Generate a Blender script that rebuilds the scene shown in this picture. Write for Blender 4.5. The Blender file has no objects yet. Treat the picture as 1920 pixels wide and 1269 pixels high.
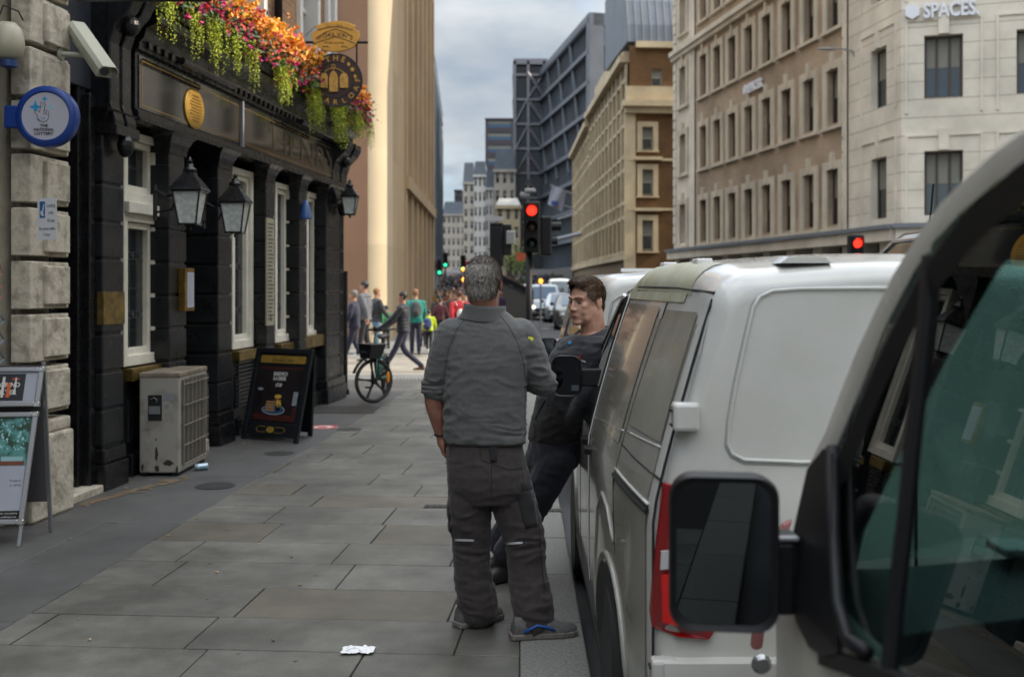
import bpy, bmesh, math, random
import numpy as np
from mathutils import Vector, Matrix, noise
R = math.radians
PI = math.pi
random.seed(7)
SC = bpy.context.scene
COL = SC.collection

# ------------------------------------------------------------------ camera
# world: metres, z=0 on the pavement, road at -0.12, camera looks along +Y parallel to the kerb
F, CX, CY, CH = 2000.0, 975.0, 538.0, 1.70
cam_d = bpy.data.cameras.new('camera')
cam = bpy.data.objects.new('camera', cam_d)
COL.objects.link(cam)
cam.location = (0, 0, CH)
cam.rotation_euler = (R(90), 0, 0)
cam_d.sensor_width = 36
cam_d.lens = 36 * F / 1920
cam_d.shift_x = (960 - CX) / 1920
cam_d.shift_y = (CY - 634.5) / 1920
cam_d.clip_start = 0.05
cam_d.clip_end = 2000
cam_d.dof.use_dof = True
cam_d.dof.focus_distance = 5.5
cam_d.dof.aperture_fstop = 2.6
SC.camera = cam

# ------------------------------------------------------------------ light
SUN_AZ, SUN_EL = 91.0, 34.0        # azimuth from +Y clockwise (towards +X)
sun_d = bpy.data.lights.new('sun', 'SUN')
sun_d.energy = 2.9
sun_d.angle = R(0.5)
sun_d.color = (1.0, 0.88, 0.72)
sun = bpy.data.objects.new('sun', sun_d)
COL.objects.link(sun)
ts = Vector((math.sin(R(SUN_AZ)) * math.cos(R(SUN_EL)), math.cos(R(SUN_AZ)) * math.cos(R(SUN_EL)), math.sin(R(SUN_EL))))
sun.rotation_euler = ts.to_track_quat('Z', 'Y').to_euler()

world = bpy.data.worlds.new("World")
SC.world = world
world.use_nodes = True
nt = world.node_tree
nt.nodes.clear()
N = nt.nodes.new
wo = N('ShaderNodeOutputWorld'); bg = N('ShaderNodeBackground')
sky = N('ShaderNodeTexSky'); sky.sky_type = 'NISHITA'; sky.sun_disc = False
sky.sun_elevation = R(SUN_EL); sky.sun_rotation = R(SUN_AZ)
tc = N('ShaderNodeTexCoord'); mp = N('ShaderNodeMapping'); mp.inputs['Scale'].default_value = (1.6, 1.6, 4.2)
nz = N('ShaderNodeTexNoise'); nz.inputs['Scale'].default_value = 2.1; nz.inputs['Detail'].default_value = 7; nz.inputs['Roughness'].default_value = 0.55
rp = N('ShaderNodeValToRGB'); rp.color_ramp.elements[0].position = 0.36; rp.color_ramp.elements[1].position = 0.50
nz2 = N('ShaderNodeTexNoise'); nz2.inputs['Scale'].default_value = 3.4; nz2.inputs['Detail'].default_value = 6
rp2 = N('ShaderNodeValToRGB')
rp2.color_ramp.elements[0].position = 0.30; rp2.color_ramp.elements[0].color = (1.45, 1.85, 2.35, 1)
rp2.color_ramp.elements[1].position = 0.68; rp2.color_ramp.elements[1].color = (3.5, 3.6, 3.65, 1)
mx = N('ShaderNodeMix'); mx.data_type = 'RGBA'
L = nt.links.new
L(tc.outputs['Generated'], mp.inputs['Vector']); L(mp.outputs[0], nz.inputs['Vector']); L(mp.outputs[0], nz2.inputs['Vector'])
L(nz.outputs['Fac'], rp.inputs[0]); L(nz2.outputs['Fac'], rp2.inputs[0])
L(rp.outputs[0], mx.inputs['Factor']); L(sky.outputs[0], mx.inputs[6]); L(rp2.outputs[0], mx.inputs[7])
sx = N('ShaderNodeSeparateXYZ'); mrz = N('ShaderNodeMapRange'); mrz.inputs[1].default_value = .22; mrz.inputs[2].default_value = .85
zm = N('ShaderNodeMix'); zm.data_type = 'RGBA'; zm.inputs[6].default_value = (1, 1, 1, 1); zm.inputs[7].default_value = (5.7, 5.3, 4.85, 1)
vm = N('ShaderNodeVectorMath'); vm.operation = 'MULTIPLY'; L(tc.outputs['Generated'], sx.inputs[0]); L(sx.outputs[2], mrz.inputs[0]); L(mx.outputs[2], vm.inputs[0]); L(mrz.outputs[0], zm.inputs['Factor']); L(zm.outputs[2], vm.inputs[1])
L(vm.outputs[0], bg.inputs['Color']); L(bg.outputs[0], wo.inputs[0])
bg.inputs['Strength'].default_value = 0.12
SC.view_settings.view_transform = 'Standard'
SC.view_settings.look = 'None'
SC.view_settings.exposure = 0.9
SC.view_settings.gamma = 1
SC.cycles.max_bounces = 7
SC.cycles.transparent_max_bounces = 10
SC.cycles.caustics_reflective = False
SC.cycles.caustics_refractive = False

# ------------------------------------------------------------------ helpers
def lin(c):
    return tuple((x / 12.92 if x <= 0.04045 else ((x + 0.055) / 1.055) ** 2.4) for x in c)
def hexc(h):
    return lin(tuple(int(h[i:i + 2], 16) / 255 for i in (0, 2, 4)))
MATS = {}
def mat(name, col=(0.5, 0.5, 0.5), rough=0.6, metal=0.0, spec=0.5, var=0.0, vscale=4.0, bump=0.0, bscale=40.0,
        col2=None, emit=None, estr=0.0, island=0.0, coat=0.0, stretch=None, bdist=0.01, rvar=0.0, alpha=None, thr=(0.35, 0.7), sheen=0.0, fine=None):
    if name in MATS: return MATS[name]
    m = bpy.data.materials.new(name); m.use_nodes = True
    t = m.node_tree; b = t.nodes['Principled BSDF']
    b.inputs['Base Color'].default_value = (*col, 1)
    b.inputs['Roughness'].default_value = rough
    b.inputs['Metallic'].default_value = metal
    b.inputs['Specular IOR Level'].default_value = spec
    if coat: b.inputs['Coat Weight'].default_value = coat; b.inputs['Coat Roughness'].default_value = 0.06
    if sheen: b.inputs['Sheen Weight'].default_value = sheen
    if emit: b.inputs['Emission Color'].default_value = (*emit, 1); b.inputs['Emission Strength'].default_value = estr
    if var or bump or island or rvar:
        tcn = t.nodes.new('ShaderNodeTexCoord'); mpn = t.nodes.new('ShaderNodeMapping')
        if stretch: mpn.inputs['Scale'].default_value = stretch
        t.links.new(tcn.outputs['Object'], mpn.inputs[0])
    last = None
    if var:
        n = t.nodes.new('ShaderNodeTexNoise'); n.inputs['Scale'].default_value = vscale; n.inputs['Detail'].default_value = 8; n.inputs['Roughness'].default_value = 0.6
        t.links.new(mpn.outputs[0], n.inputs['Vector'])
        r = t.nodes.new('ShaderNodeValToRGB')
        r.color_ramp.elements[0].position = thr[0]; r.color_ramp.elements[1].position = thr[1]
        c2 = col2 if col2 else tuple(x * (1 - var) for x in col)
        c1 = col if col2 else tuple(min(1, x * (1 + var * 0.6)) for x in col)
        r.color_ramp.elements[0].color = (*c2, 1); r.color_ramp.elements[1].color = (*c1, 1)
        t.links.new(n.outputs['Fac'], r.inputs[0]); last = r.outputs[0]
        t.links.new(last, b.inputs['Base Color'])
    if fine:
        for fs_, fa_, fd_ in fine:
            n = t.nodes.new('ShaderNodeTexNoise'); n.inputs['Scale'].default_value = fs_; n.inputs['Detail'].default_value = fd_; n.inputs['Roughness'].default_value = .7
            t.links.new(mpn.outputs[0], n.inputs['Vector'])
            mr = t.nodes.new('ShaderNodeMapRange'); mr.inputs[1].default_value = .3; mr.inputs[2].default_value = .7; mr.inputs[3].default_value = 1 - fa_; mr.inputs[4].default_value = 1 + fa_
            t.links.new(n.outputs['Fac'], mr.inputs[0]); hs = t.nodes.new('ShaderNodeHueSaturation'); t.links.new(mr.outputs[0], hs.inputs['Value']); t.links.new(last, hs.inputs['Color']); last = hs.outputs[0]
        t.links.new(last, b.inputs['Base Color'])
    if island:
        g = t.nodes.new('ShaderNodeNewGeometry'); hs = t.nodes.new('ShaderNodeHueSaturation')
        mr = t.nodes.new('ShaderNodeMapRange'); mr.inputs[3].default_value = 1 - island; mr.inputs[4].default_value = 1 + island
        t.links.new(g.outputs['Random Per Island'], mr.inputs[0]); t.links.new(mr.outputs[0], hs.inputs['Value'])
        if last: t.links.new(last, hs.inputs['Color'])
        else: hs.inputs['Color'].default_value = (*col, 1)
        t.links.new(hs.outputs[0], b.inputs['Base Color'])
    if rvar:
        n = t.nodes.new('ShaderNodeTexNoise'); n.inputs['Scale'].default_value = vscale * 1.7; n.inputs['Detail'].default_value = 6
        t.links.new(mpn.outputs[0], n.inputs['Vector'])
        mr = t.nodes.new('ShaderNodeMapRange'); mr.inputs[1].default_value = .3; mr.inputs[2].default_value = .7
        mr.inputs[3].default_value = max(0.02, rough - rvar); mr.inputs[4].default_value = min(1, rough + rvar)
        t.links.new(n.outputs['Fac'], mr.inputs[0]); t.links.new(mr.outputs[0], b.inputs['Roughness'])
    if bump:
        n = t.nodes.new('ShaderNodeTexNoise'); n.inputs['Scale'].default_value = bscale; n.inputs['Detail'].default_value = 6
        t.links.new(mpn.outputs[0], n.inputs['Vector'])
        bp = t.nodes.new('ShaderNodeBump'); bp.inputs['Strength'].default_value = bump; bp.inputs['Distance'].default_value = bdist
        t.links.new(n.outputs['Fac'], bp.inputs['Height']); t.links.new(bp.outputs[0], b.inputs['Normal'])
    MATS[name] = m
    return m
def emis(name, col, s):
    return mat(name, tuple(x * .3 for x in col), 0.4, emit=col, estr=s)
def tinted_glass(name, tint, ior=1.5):
    if name in MATS: return MATS[name]
    m = bpy.data.materials.new(name); m.use_nodes = True; t = m.node_tree; t.nodes.clear()
    o = t.nodes.new('ShaderNodeOutputMaterial'); mi = t.nodes.new('ShaderNodeMixShader')
    tr = t.nodes.new('ShaderNodeBsdfTransparent'); tr.inputs[0].default_value = (*tint, 1)
    gl = t.nodes.new('ShaderNodeBsdfGlossy'); gl.inputs['Roughness'].default_value = 0.01
    ge = t.nodes.new('ShaderNodeNewGeometry'); dp = t.nodes.new('ShaderNodeVectorMath'); dp.operation = 'DOT_PRODUCT'
    t.links.new(ge.outputs['Incoming'], dp.inputs[0]); t.links.new(ge.outputs['Normal'], dp.inputs[1])
    def mth(op, a, b=None):
        n = t.nodes.new('ShaderNodeMath'); n.operation = op; t.links.new(a, n.inputs[0])
        if b is not None: n.inputs[1].default_value = b
        return n.outputs[0]
    ab = mth('ABSOLUTE', dp.outputs['Value']); one = mth('MULTIPLY', ab, -1.0); one = mth('ADD', one, 1.0); pw = mth('POWER', one, 3.6); sc_ = mth('MULTIPLY', pw, .9); fo = mth('ADD', sc_, .09)
    t.links.new(fo, mi.inputs[0]); t.links.new(tr.outputs[0], mi.inputs[1]); t.links.new(gl.outputs[0], mi.inputs[2])
    t.links.new(mi.outputs[0], o.inputs[0]); MATS[name] = m
    return m
def brick_mat(name, c1, c2, mortar, scale=1.0, rough=0.85):
    if name in MATS: return MATS[name]
    m = bpy.data.materials.new(name); m.use_nodes = True; t = m.node_tree; b = t.nodes['Principled BSDF']
    b.inputs['Roughness'].default_value = rough
    uv = t.nodes.new('ShaderNodeUVMap'); br = t.nodes.new('ShaderNodeTexBrick')
    br.inputs['Color1'].default_value = (*c1, 1); br.inputs['Color2'].default_value = (*c2, 1); br.inputs['Mortar'].default_value = (*mortar, 1)
    br.inputs['Scale'].default_value = 1.0; br.inputs['Brick Width'].default_value = .225 * scale; br.inputs['Row Height'].default_value = .075 * scale
    br.inputs['Mortar Size'].default_value = .006 * scale
    n = t.nodes.new('ShaderNodeTexNoise'); n.inputs['Scale'].default_value = .5; n.inputs['Detail'].default_value = 8
    mr = t.nodes.new('ShaderNodeMapRange'); mr.inputs[1].default_value = .3; mr.inputs[2].default_value = .7; mr.inputs[3].default_value = .7; mr.inputs[4].default_value = 1.2
    hs = t.nodes.new('ShaderNodeHueSaturation')
    t.links.new(uv.outputs[0], br.inputs['Vector']); t.links.new(uv.outputs[0], n.inputs['Vector'])
    t.links.new(n.outputs['Fac'], mr.inputs[0]); t.links.new(mr.outputs[0], hs.inputs['Value']); t.links.new(br.outputs['Color'], hs.inputs['Color'])
    t.links.new(hs.outputs[0], b.inputs['Base Color'])
    bp = t.nodes.new('ShaderNodeBump'); bp.inputs['Strength'].default_value = .5; bp.inputs['Distance'].default_value = .006
    t.links.new(br.outputs['Fac'], bp.inputs['Height']); bp.invert = True
    t.links.new(bp.outputs[0], b.inputs['Normal'])
    MATS[name] = m
    return m

WM = {}
def wm(o): return WM.get(o.name, Matrix.Identity(4))
def tag(o, label, cat=None, group=None, kind=None):
    if label: o['label'] = label
    if cat: o['category'] = cat
    if group: o['group'] = group
    if kind: o['kind'] = kind
    return o
def thing(name, loc, label, cat, group=None, rz=0.0):
    o = bpy.data.objects.new(name, None); COL.objects.link(o)
    o.empty_display_size = 0.1
    o.location = loc; o.rotation_euler = (0, 0, rz)
    WM[o.name] = Matrix.Translation(Vector(loc)) @ Matrix.Rotation(rz, 4, 'Z')
    return tag(o, label, cat, group)
def copy_tree(o, parent=None):
    c = o.copy(); COL.objects.link(c)
    if parent is not None: c.parent = parent
    for ch in list(o.children): copy_tree(ch, c)
    return c

class MB:
    def __init__(s): s.v = []; s.f = []; s.m = []; s.uv = None
    def add(s, vs, fs, mi=0, M=None):
        o = len(s.v)
        if M is not None: vs = [M @ Vector(p) for p in vs]
        s.v += [tuple(p) for p in vs]; s.f += [tuple(i + o for i in f) for f in fs]; s.m += [mi] * len(fs)
        return s
    def box(s, a, b, mi=0, M=None):
        x0, y0, z0 = a; x1, y1, z1 = b
        vs = [(x0, y0, z0), (x1, y0, z0), (x1, y1, z0), (x0, y1, z0), (x0, y0, z1), (x1, y0, z1), (x1, y1, z1), (x0, y1, z1)]
        fs = [(0, 3, 2, 1), (4, 5, 6, 7), (0, 1, 5, 4), (1, 2, 6, 5), (2, 3, 7, 6), (3, 0, 4, 7)]
        return s.add(vs, fs, mi, M)
    def prism(s, poly, w0, w1, fn, mi=0):
        """poly of (a,b); fn(a,b,w)->xyz; extruded w0..w1"""
        n = len(poly)
        vs = [fn(a, b, w0) for a, b in poly] + [fn(a, b, w1) for a, b in poly]
        fs = [tuple(range(n))[::-1], tuple(range(n, 2 * n))] + [(i, (i + 1) % n, n + (i + 1) % n, n + i) for i in range(n)]
        return s.add(vs, fs, mi)
    def loft(s, rings, mi=0, caps=True, closed=True):
        n = len(rings[0]); o = len(s.v)
        for r in rings: s.v += [tuple(p) for p in r]
        k0 = len(s.f)
        for i in range(len(rings) - 1):
            for j in range(n if closed else n - 1):
                a = o + i * n + j; b = o + i * n + (j + 1) % n
                s.f.append((a, b, b + n, a + n))
        if caps and closed:
            s.f.append(tuple(o + j for j in range(n))[::-1]); e = o + (len(rings) - 1) * n
            s.f.append(tuple(e + j for j in range(n)))
        s.m += [mi] * (len(s.f) - k0)
        return s
    def tube(s, path, rad, n=8, mi=0, caps=True):
        P = [Vector(p) for p in path]; rings = []
        rads = rad if isinstance(rad, (list, tuple)) else [rad] * len(P)
        up = None
        for i, p in enumerate(P):
            d = (P[min(i + 1, len(P) - 1)] - P[max(i - 1, 0)]).normalized()
            if up is None: up = Vector((0, 0, 1)) if abs(d.z) < .9 else Vector((1, 0, 0))
            x = d.cross(up).normalized(); y = x.cross(d).normalized(); up = y
            rings.append([p + (x * math.cos(2 * PI * j / n) + y * math.sin(2 * PI * j / n)) * rads[i] for j in range(n)])
        return s.loft(rings, mi, caps)
    def ell(s, c, r, ax=None, seg=16, mi=0):
        """ellipsoid; ax = 3 axis vectors"""
        c = Vector(c); A = [Vector(a) for a in ax] if ax else [Vector((1, 0, 0)), Vector((0, 1, 0)), Vector((0, 0, 1))]
        h = seg // 2; vs = [c - A[2] * r[2]]
        for i in range(1, h):
            t = -PI / 2 + PI * i / h
            for j in range(seg):
                u = 2 * PI * j / seg
                vs.append(c + A[0] * r[0] * math.cos(t) * math.cos(u) + A[1] * r[1] * math.cos(t) * math.sin(u) + A[2] * r[2] * math.sin(t))
        vs.append(c + A[2] * r[2]); fs = []
        for j in range(seg): fs.append((0, 1 + (j + 1) % seg, 1 + j))
        for i in range(h - 2):
            for j in range(seg):
                a = 1 + i * seg + j; b = 1 + i * seg + (j + 1) % seg
                fs.append((a, b, b + seg, a + seg))
        e = len(vs) - 1
        for j in range(seg): fs.append((e, 1 + (h - 2) * seg + j, 1 + (h - 2) * seg + (j + 1) % seg))
        return s.add(vs, fs, mi)
    def limb(s, pts, rads, n=12, mi=0):
        """rounded tapered tube along points"""
        P = [Vector(p) for p in pts]; rads = list(rads)
        d0 = (P[0] - P[1]).normalized(); d1 = (P[-1] - P[-2]).normalized()
        pp = []; rr = []
        for k in (1.0, .92, .7, .4): pp.append(P[0] + d0 * rads[0] * k); rr.append(rads[0] * math.sqrt(max(0.0025, 1 - k * k)))
        # spline subdivide
        for i in range(len(P)):
            pp.append(P[i]); rr.append(rads[i])
        for k in (.4, .7, .92, 1.0): pp.append(P[-1] + d1 * rads[-1] * k); rr.append(rads[-1] * math.sqrt(max(0.0025, 1 - k * k)))
        return s.tube(pp, rr, n, mi)
    def lathe(s, prof, c, n=20, mi=0, ax=None):
        """prof of (r,z) about axis through c"""
        c = Vector(c); A = [Vector(a) for a in ax] if ax else [Vector((1, 0, 0)), Vector((0, 1, 0)), Vector((0, 0, 1))]
        rings = [[c + (A[0] * math.cos(2 * PI * j / n) + A[1] * math.sin(2 * PI * j / n)) * max(r, 1e-4) + A[2] * z for j in range(n)] for r, z in prof]
        return s.loft(rings, mi, True)
    def mesh(s, name):
        me = bpy.data.meshes.new(name); me.from_pydata(s.v, [], s.f)
        me.polygons.foreach_set('material_index', s.m)
        return me
    def build(s, name, mats, parent=None, world=True, smooth=False, bevel=0.0, seg=2, uv=None, flip=True):
        me = s.mesh(name)
        if uv:
            l = me.uv_layers.new(name='UVMap')
            for lo in me.loops: l.data[lo.index].uv = uv(me.vertices[lo.vertex_index].co)
        if flip:
            bm = bmesh.new(); bm.from_mesh(me); bmesh.ops.recalc_face_normals(bm, faces=bm.faces); bm.to_mesh(me); bm.free()
        if parent is not None and world: me.transform(wm(parent).inverted())
        return link(name, me, mats, parent, smooth, bevel, seg)
def link(name, me, mats, parent=None, smooth=False, bevel=0.0, seg=2):
    for m in (mats if isinstance(mats, (list, tuple)) else [mats]): me.materials.append(m)
    o = bpy.data.objects.new(name, me); COL.objects.link(o)
    if parent is not None: o.parent = parent; WM[o.name] = wm(parent)
    if smooth:
        me.polygons.foreach_set('use_smooth', [True] * len(me.polygons))
        if smooth == 'auto':
            md = o.modifiers.new('es', 'EDGE_SPLIT'); md.split_angle = R(38)
    if bevel:
        md = o.modifiers.new('bv', 'BEVEL'); md.width = bevel; md.segments = seg; md.limit_method = 'ANGLE'; md.angle_limit = R(40)
    return o

def text_mb(txt, h, place, depth=0.002, width=None, bold=0.0, arc=None):
    """text as extruded mesh; place(x,y,w)->xyz with x centred, baseline y=0, cap height about h"""
    cu = bpy.data.curves.new('t', 'FONT'); cu.body = txt; cu.align_x = 'CENTER'; cu.size = h / 0.7; cu.extrude = depth / 2; cu.offset = bold; cu.resolution_u = 3
    o = bpy.data.objects.new('t', cu); COL.objects.link(o)
    dg = bpy.context.evaluated_depsgraph_get(); me = bpy.data.meshes.new_from_object(o.evaluated_get(dg))
    bpy.data.objects.remove(o)
    vs = [tuple(v.co) for v in me.vertices]; fs = [tuple(p.vertices) for p in me.polygons]
    if not vs: return MB()
    x0 = min(v[0] for v in vs); x1 = max(v[0] for v in vs)
    k = (width / (x1 - x0)) if width else 1.0
    mid = (x0 + x1) / 2
    b = MB(); b.add([place((v[0] - mid) * k, v[1], v[2]) for v in vs], fs)
    return b
def rrect(x0, y0, x1, y1, r, n=4):
    out = []
    for cx, cy, a0 in ((x1 - r, y0 + r, -90), (x1 - r, y1 - r, 0), (x0 + r, y1 - r, 90), (x0 + r, y0 + r, 180)):
        for i in range(n + 1):
            a = R(a0 + 90 * i / n); out.append((cx + r * math.cos(a), cy + r * math.sin(a)))
    return out
def remeshed(mb, voxel, smooth_it=4, fac=0.5):
    me = mb.mesh('tmp')
    bm = bmesh.new(); bm.from_mesh(me); bmesh.ops.recalc_face_normals(bm, faces=bm.faces); bm.to_mesh(me); bm.free()
    o = bpy.data.objects.new('tmp', me); COL.objects.link(o)
    md = o.modifiers.new('r', 'REMESH'); md.mode = 'VOXEL'; md.voxel_size = voxel; md.use_smooth_shade = True
    if smooth_it:
        sm = o.modifiers.new('s', 'SMOOTH'); sm.iterations = smooth_it; sm.factor = fac
    dg = bpy.context.evaluated_depsgraph_get(); out = bpy.data.meshes.new_from_object(o.evaluated_get(dg))
    bpy.data.objects.remove(o); bpy.data.meshes.remove(me)
    return out
class Facade:
    """vertical wall frame: s along, w outward, z up"""
    def __init__(s, p0, p1, side=1):
        s.o = Vector((p0[0], p0[1])); d = Vector((p1[0] - p0[0], p1[1] - p0[1])); s.len = d.length; s.u = d.normalized()
        s.n = Vector((s.u.y, -s.u.x)) * side
    def P(s, a, w, z):
        q = s.o + s.u * a + s.n * w
        return Vector((q.x, q.y, z))
    def s_px(s, px, w=0.0):
        k = (px - CX) / F; o = s.o + s.n * w
        # o.x + a*u.x = k*(o.y + a*u.y)
        return (k * o.y - o.x) / (s.u.x - k * s.u.y)
    def z_px(s, px, py, w=0.0):
        a = s.s_px(px, w); y = (s.o + s.u * a + s.n * w).y
        return CH - (py - CY) * y / F
    def box(s, mb, a0, a1, w0, w1, z0, z1, mi=0):
        vs = [s.P(a, w, z) for z in (z0, z1) for a, w in ((a0, w0), (a1, w0), (a1, w1), (a0, w1))]
        fs = [(0, 3, 2, 1), (4, 5, 6, 7), (0, 1, 5, 4), (1, 2, 6, 5), (2, 3, 7, 6), (3, 0, 4, 7)]
        mb.add(vs, fs, mi)
    def wall(s, a0, a1, z0, z1, holes, depth=.25, w=0.0):
        """sheet with rectangular holes (a0,a1,z0,z1) and reveals"""
        mb = MB(); A = sorted(set([a0, a1] + [h[i] for h in holes for i in (0, 1) if a0 < h[i] < a1])); Z = sorted(set([z0, z1] + [h[i] for h in holes for i in (2, 3) if z0 < h[i] < z1]))
        idx = {}
        def vi(a, z, d):
            k = (a, z, d)
            if k not in idx: idx[k] = len(mb.v); mb.v.append(tuple(s.P(a, d, z)))
            return idx[k]
        for i in range(len(A) - 1):
            for j in range(len(Z) - 1):
                ca = (A[i] + A[i + 1]) / 2; cz = (Z[j] + Z[j + 1]) / 2
                if any(h[0] < ca < h[1] and h[2] < cz < h[3] for h in holes): continue
                mb.f.append((vi(A[i], Z[j], w), vi(A[i + 1], Z[j], w), vi(A[i + 1], Z[j + 1], w), vi(A[i], Z[j + 1], w))); mb.m.append(0)
        for h in holes:
            for (p, q) in (((h[0], h[2]), (h[1], h[2])), ((h[1], h[2]), (h[1], h[3])), ((h[1], h[3]), (h[0], h[3])), ((h[0], h[3]), (h[0], h[2]))):
                mb.add([s.P(p[0], w, p[1]), s.P(q[0], w, q[1]), s.P(q[0], w - depth, q[1]), s.P(p[0], w - depth, p[1])], [(0, 1, 2, 3)])
        return mb
    def uv(s): return lambda co: ((co.x - s.o.x) * s.u.x + (co.y - s.o.y) * s.u.y, co.z)
def W(px, py, Y): return Vector(((px - CX) * Y / F, Y, CH - (py - CY) * Y / F))
# ------------------------------------------------------------------ common materials
M_slab = mat('york_stone', hexc('5a5952'), .55, var=.28, vscale=1.6, fine=((9, .16, 8), (.8, .24, 4), (90, .16, 2)), bump=.25, bscale=60, island=.07, bdist=.004, rvar=.12)
M_slab2 = mat('york_stone_buff', hexc('5c574b'), .58, var=.28, vscale=2.0, fine=((9, .12, 8), (.8, .22, 4), (70, .10, 2)), bump=.25, bscale=60, island=.10, bdist=.004)
M_dslab = mat('dark_paving', hexc('4b4a48'), .65, var=.25, vscale=1.3, fine=((7, .12, 8), (.8, .15, 3), (90, .12, 2)), bump=.2, bscale=90, island=.10, bdist=.003)
M_grout = mat('joint_dirt', (.025, .025, .02), .95)
M_granite = mat('kerb_granite', hexc('75756f'), .75, var=.35, vscale=60, bump=.4, bscale=120, island=.06, bdist=.004)
M_asph = mat('asphalt', (.055, .055, .057), .8, var=.3, vscale=.8, bump=.6, bscale=150, bdist=.006)
M_conc = mat('pale_crossing', hexc('8f897d'), .8, var=.2, vscale=2, bump=.2, bscale=50)
M_white_line = mat('road_paint', (.55, .55, .52), .7, var=.4, vscale=8)
M_black = mat('black_plastic', (.008, .008, .009), .5, spec=.3)
M_blackpaint = mat('black_gloss_paint', (.010, .0105, .012), .26, var=.35, vscale=7, bump=.15, bscale=25, rvar=.08, spec=.4)
M_blackrough = mat('black_pier_paint', (.015, .016, .0175), .34, var=.4, vscale=5, bump=.3, bscale=18, rvar=.1, spec=.4, island=.12)
M_cream = mat('cream_frame_paint', hexc('dedacb'), .5, var=.12, vscale=6)
M_darkglass = mat('dark_window_glass', (.018, .022, .024), .06, spec=.9)
M_lead = mat('lead_came', (.05, .055, .06), .5)
M_brass = mat('aged_brass', hexc('a08040'), .35, metal=.85, var=.45, vscale=12)
M_brass_dull = mat('dull_brass_sill', hexc('8a7442'), .38, metal=.7, var=.6, vscale=9)
M_gold = mat('gold_leaf', hexc('a58238'), .45, metal=.35, var=.25, vscale=14)
M_stone = mat('portland_stone', hexc('a9a293'), .85, var=.3, vscale=5, bump=.5, bscale=25, island=.06, col2=None)
M_stone_dirty = mat('weathered_stone', hexc('bdb5a4'), .88, col2=hexc('7d7568'), var=.3, vscale=9, bump=.6, bscale=26, bdist=.015, thr=(.28, .55))
M_chrome = mat('chrome', (.6, .6, .6), .12, metal=1)
M_alu = mat('aluminium', (.42, .43, .45), .32, metal=.9)
M_rubber = mat('rubber', (.015, .015, .015), .7)

# ------------------------------------------------------------------ ground
g = MB(); g.add([(-900, -300, -.13), (900, -300, -.13), (900, 1500, -.13), (-900, 1500, -.13)], [(0, 1, 2, 3)])
o = g.build('ground', mat('ground_asphalt', (.05, .05, .052), .85, var=.3, vscale=.3)); o['kind'] = 'structure'
g = MB(); g.add([(-60, -40, -.12), (40, -40, -.12), (40, 420, -.12), (-60, 420, -.12)], [(0, 1, 2, 3)])
o = g.build('road', M_asph); o['kind'] = 'structure'

def clip(poly, planes):
    for a, b, c in planes:           # keep a*x+b*y<=c
        out = []
        for i in range(len(poly)):
            p, q = poly[i], poly[(i + 1) % len(poly)]
            dp = a * p[0] + b * p[1] - c; dq = a * q[0] + b * q[1] - c
            if dp <= 0: out.append(p)
            if dp * dq < 0:
                t = dp / (dp - dq); out.append((p[0] + (q[0] - p[0]) * t, p[1] + (q[1] - p[1]) * t))
        poly = out
        if len(poly) < 3: return []
    return poly
def slabs(mb_pick, ang, rows, wr, region, gap, z0, rnd, tilt=.0012):
    ca, sa = math.cos(ang), math.sin(ang)
    v = rows[0]
    while v < rows[1]:
        h = rnd.uniform(*wr[1]); u = -14 - rnd.random() * 1.2
        while u < 1.5:
            wd = rnd.uniform(*wr[0])
            quad = [(u + gap / 2, v + gap / 2), (u + wd - gap / 2, v + gap / 2), (u + wd - gap / 2, v + h - gap / 2), (u + gap / 2, v + h - gap / 2)]
            poly = [(ca * a - sa * b, sa * a + ca * b) for a, b in quad]
            poly = clip(poly, region)
            u += wd
            if len(poly) < 3: continue
            dz = rnd.uniform(-tilt, tilt); cx = sum(p[0] for p in poly) / len(poly); cy = sum(p[1] for p in poly) / len(poly)
            tx, ty = rnd.uniform(-tilt, tilt), rnd.uniform(-tilt, tilt)
            mb = mb_pick(rnd)
            top = [(p[0], p[1], z0 + dz + (p[0] - cx) * tx + (p[1] - cy) * ty) for p in poly]
            ins = [(p[0] + (cx - p[0]) * .008, p[1] + (cy - p[1]) * .012, q[2]) for p, q in zip(poly, top)]
            low = [(p[0], p[1], p[2] - .004) for p in top]; bot = [(p[0], p[1], z0 - .03) for p in poly]
            n = len(poly); vs = ins + low + bot
            fs = [tuple(range(n))] + [(i, n + i, n + (i + 1) % n, (i + 1) % n) for i in range(n)] + [(n + i, 2 * n + i, 2 * n + (i + 1) % n, n + (i + 1) % n) for i in range(n)]
            mb.add(vs, fs)
        v += h
rnd = random.Random(3)
A = MB(); B = MB()
# border line X = -2.877 + .0585*Y ; slabs to its right, dark paving to its left
ang = math.atan(.0665) * -1
BL = (-1.0, .0585, 2.877)    # -x + .0585y <= 2.877  -> x >= .0585y-2.877
slabs(lambda r: (B if r.random() < .09 else A), ang, (-3, 20.2), ((.72, 1.35), (.44, .60)), [BL, (1, 0, -.004), (0, 1, 19.6)], .008, 0.0, rnd)
for k in range(len(B.f)): B.m[k] = 1
P = MB(); P.v = A.v + B.v; P.f = A.f + [tuple(i + len(A.v) for i in f) for f in B.f]; P.m = A.m + B.m
o = P.build('pavement', [M_slab, M_slab2]); o['kind'] = 'structure'
D = MB(); slabs(lambda r: D, ang, (-3, 20), ((1.6, 2.6), (1.7, 2.6)), [(1.0, -.0585, -2.882), (-1, 0, 6), (0, 1, 19.6)], .007, 0.0, rnd, .0006)
o = D.build('pavement_border', M_dslab); o['kind'] = 'structure'
g = MB(); g.add([(-7, -6, -.012), (0, -6, -.012), (0, 19.6, -.012), (-7, 19.6, -.012)], [(0, 1, 2, 3)])
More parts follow.
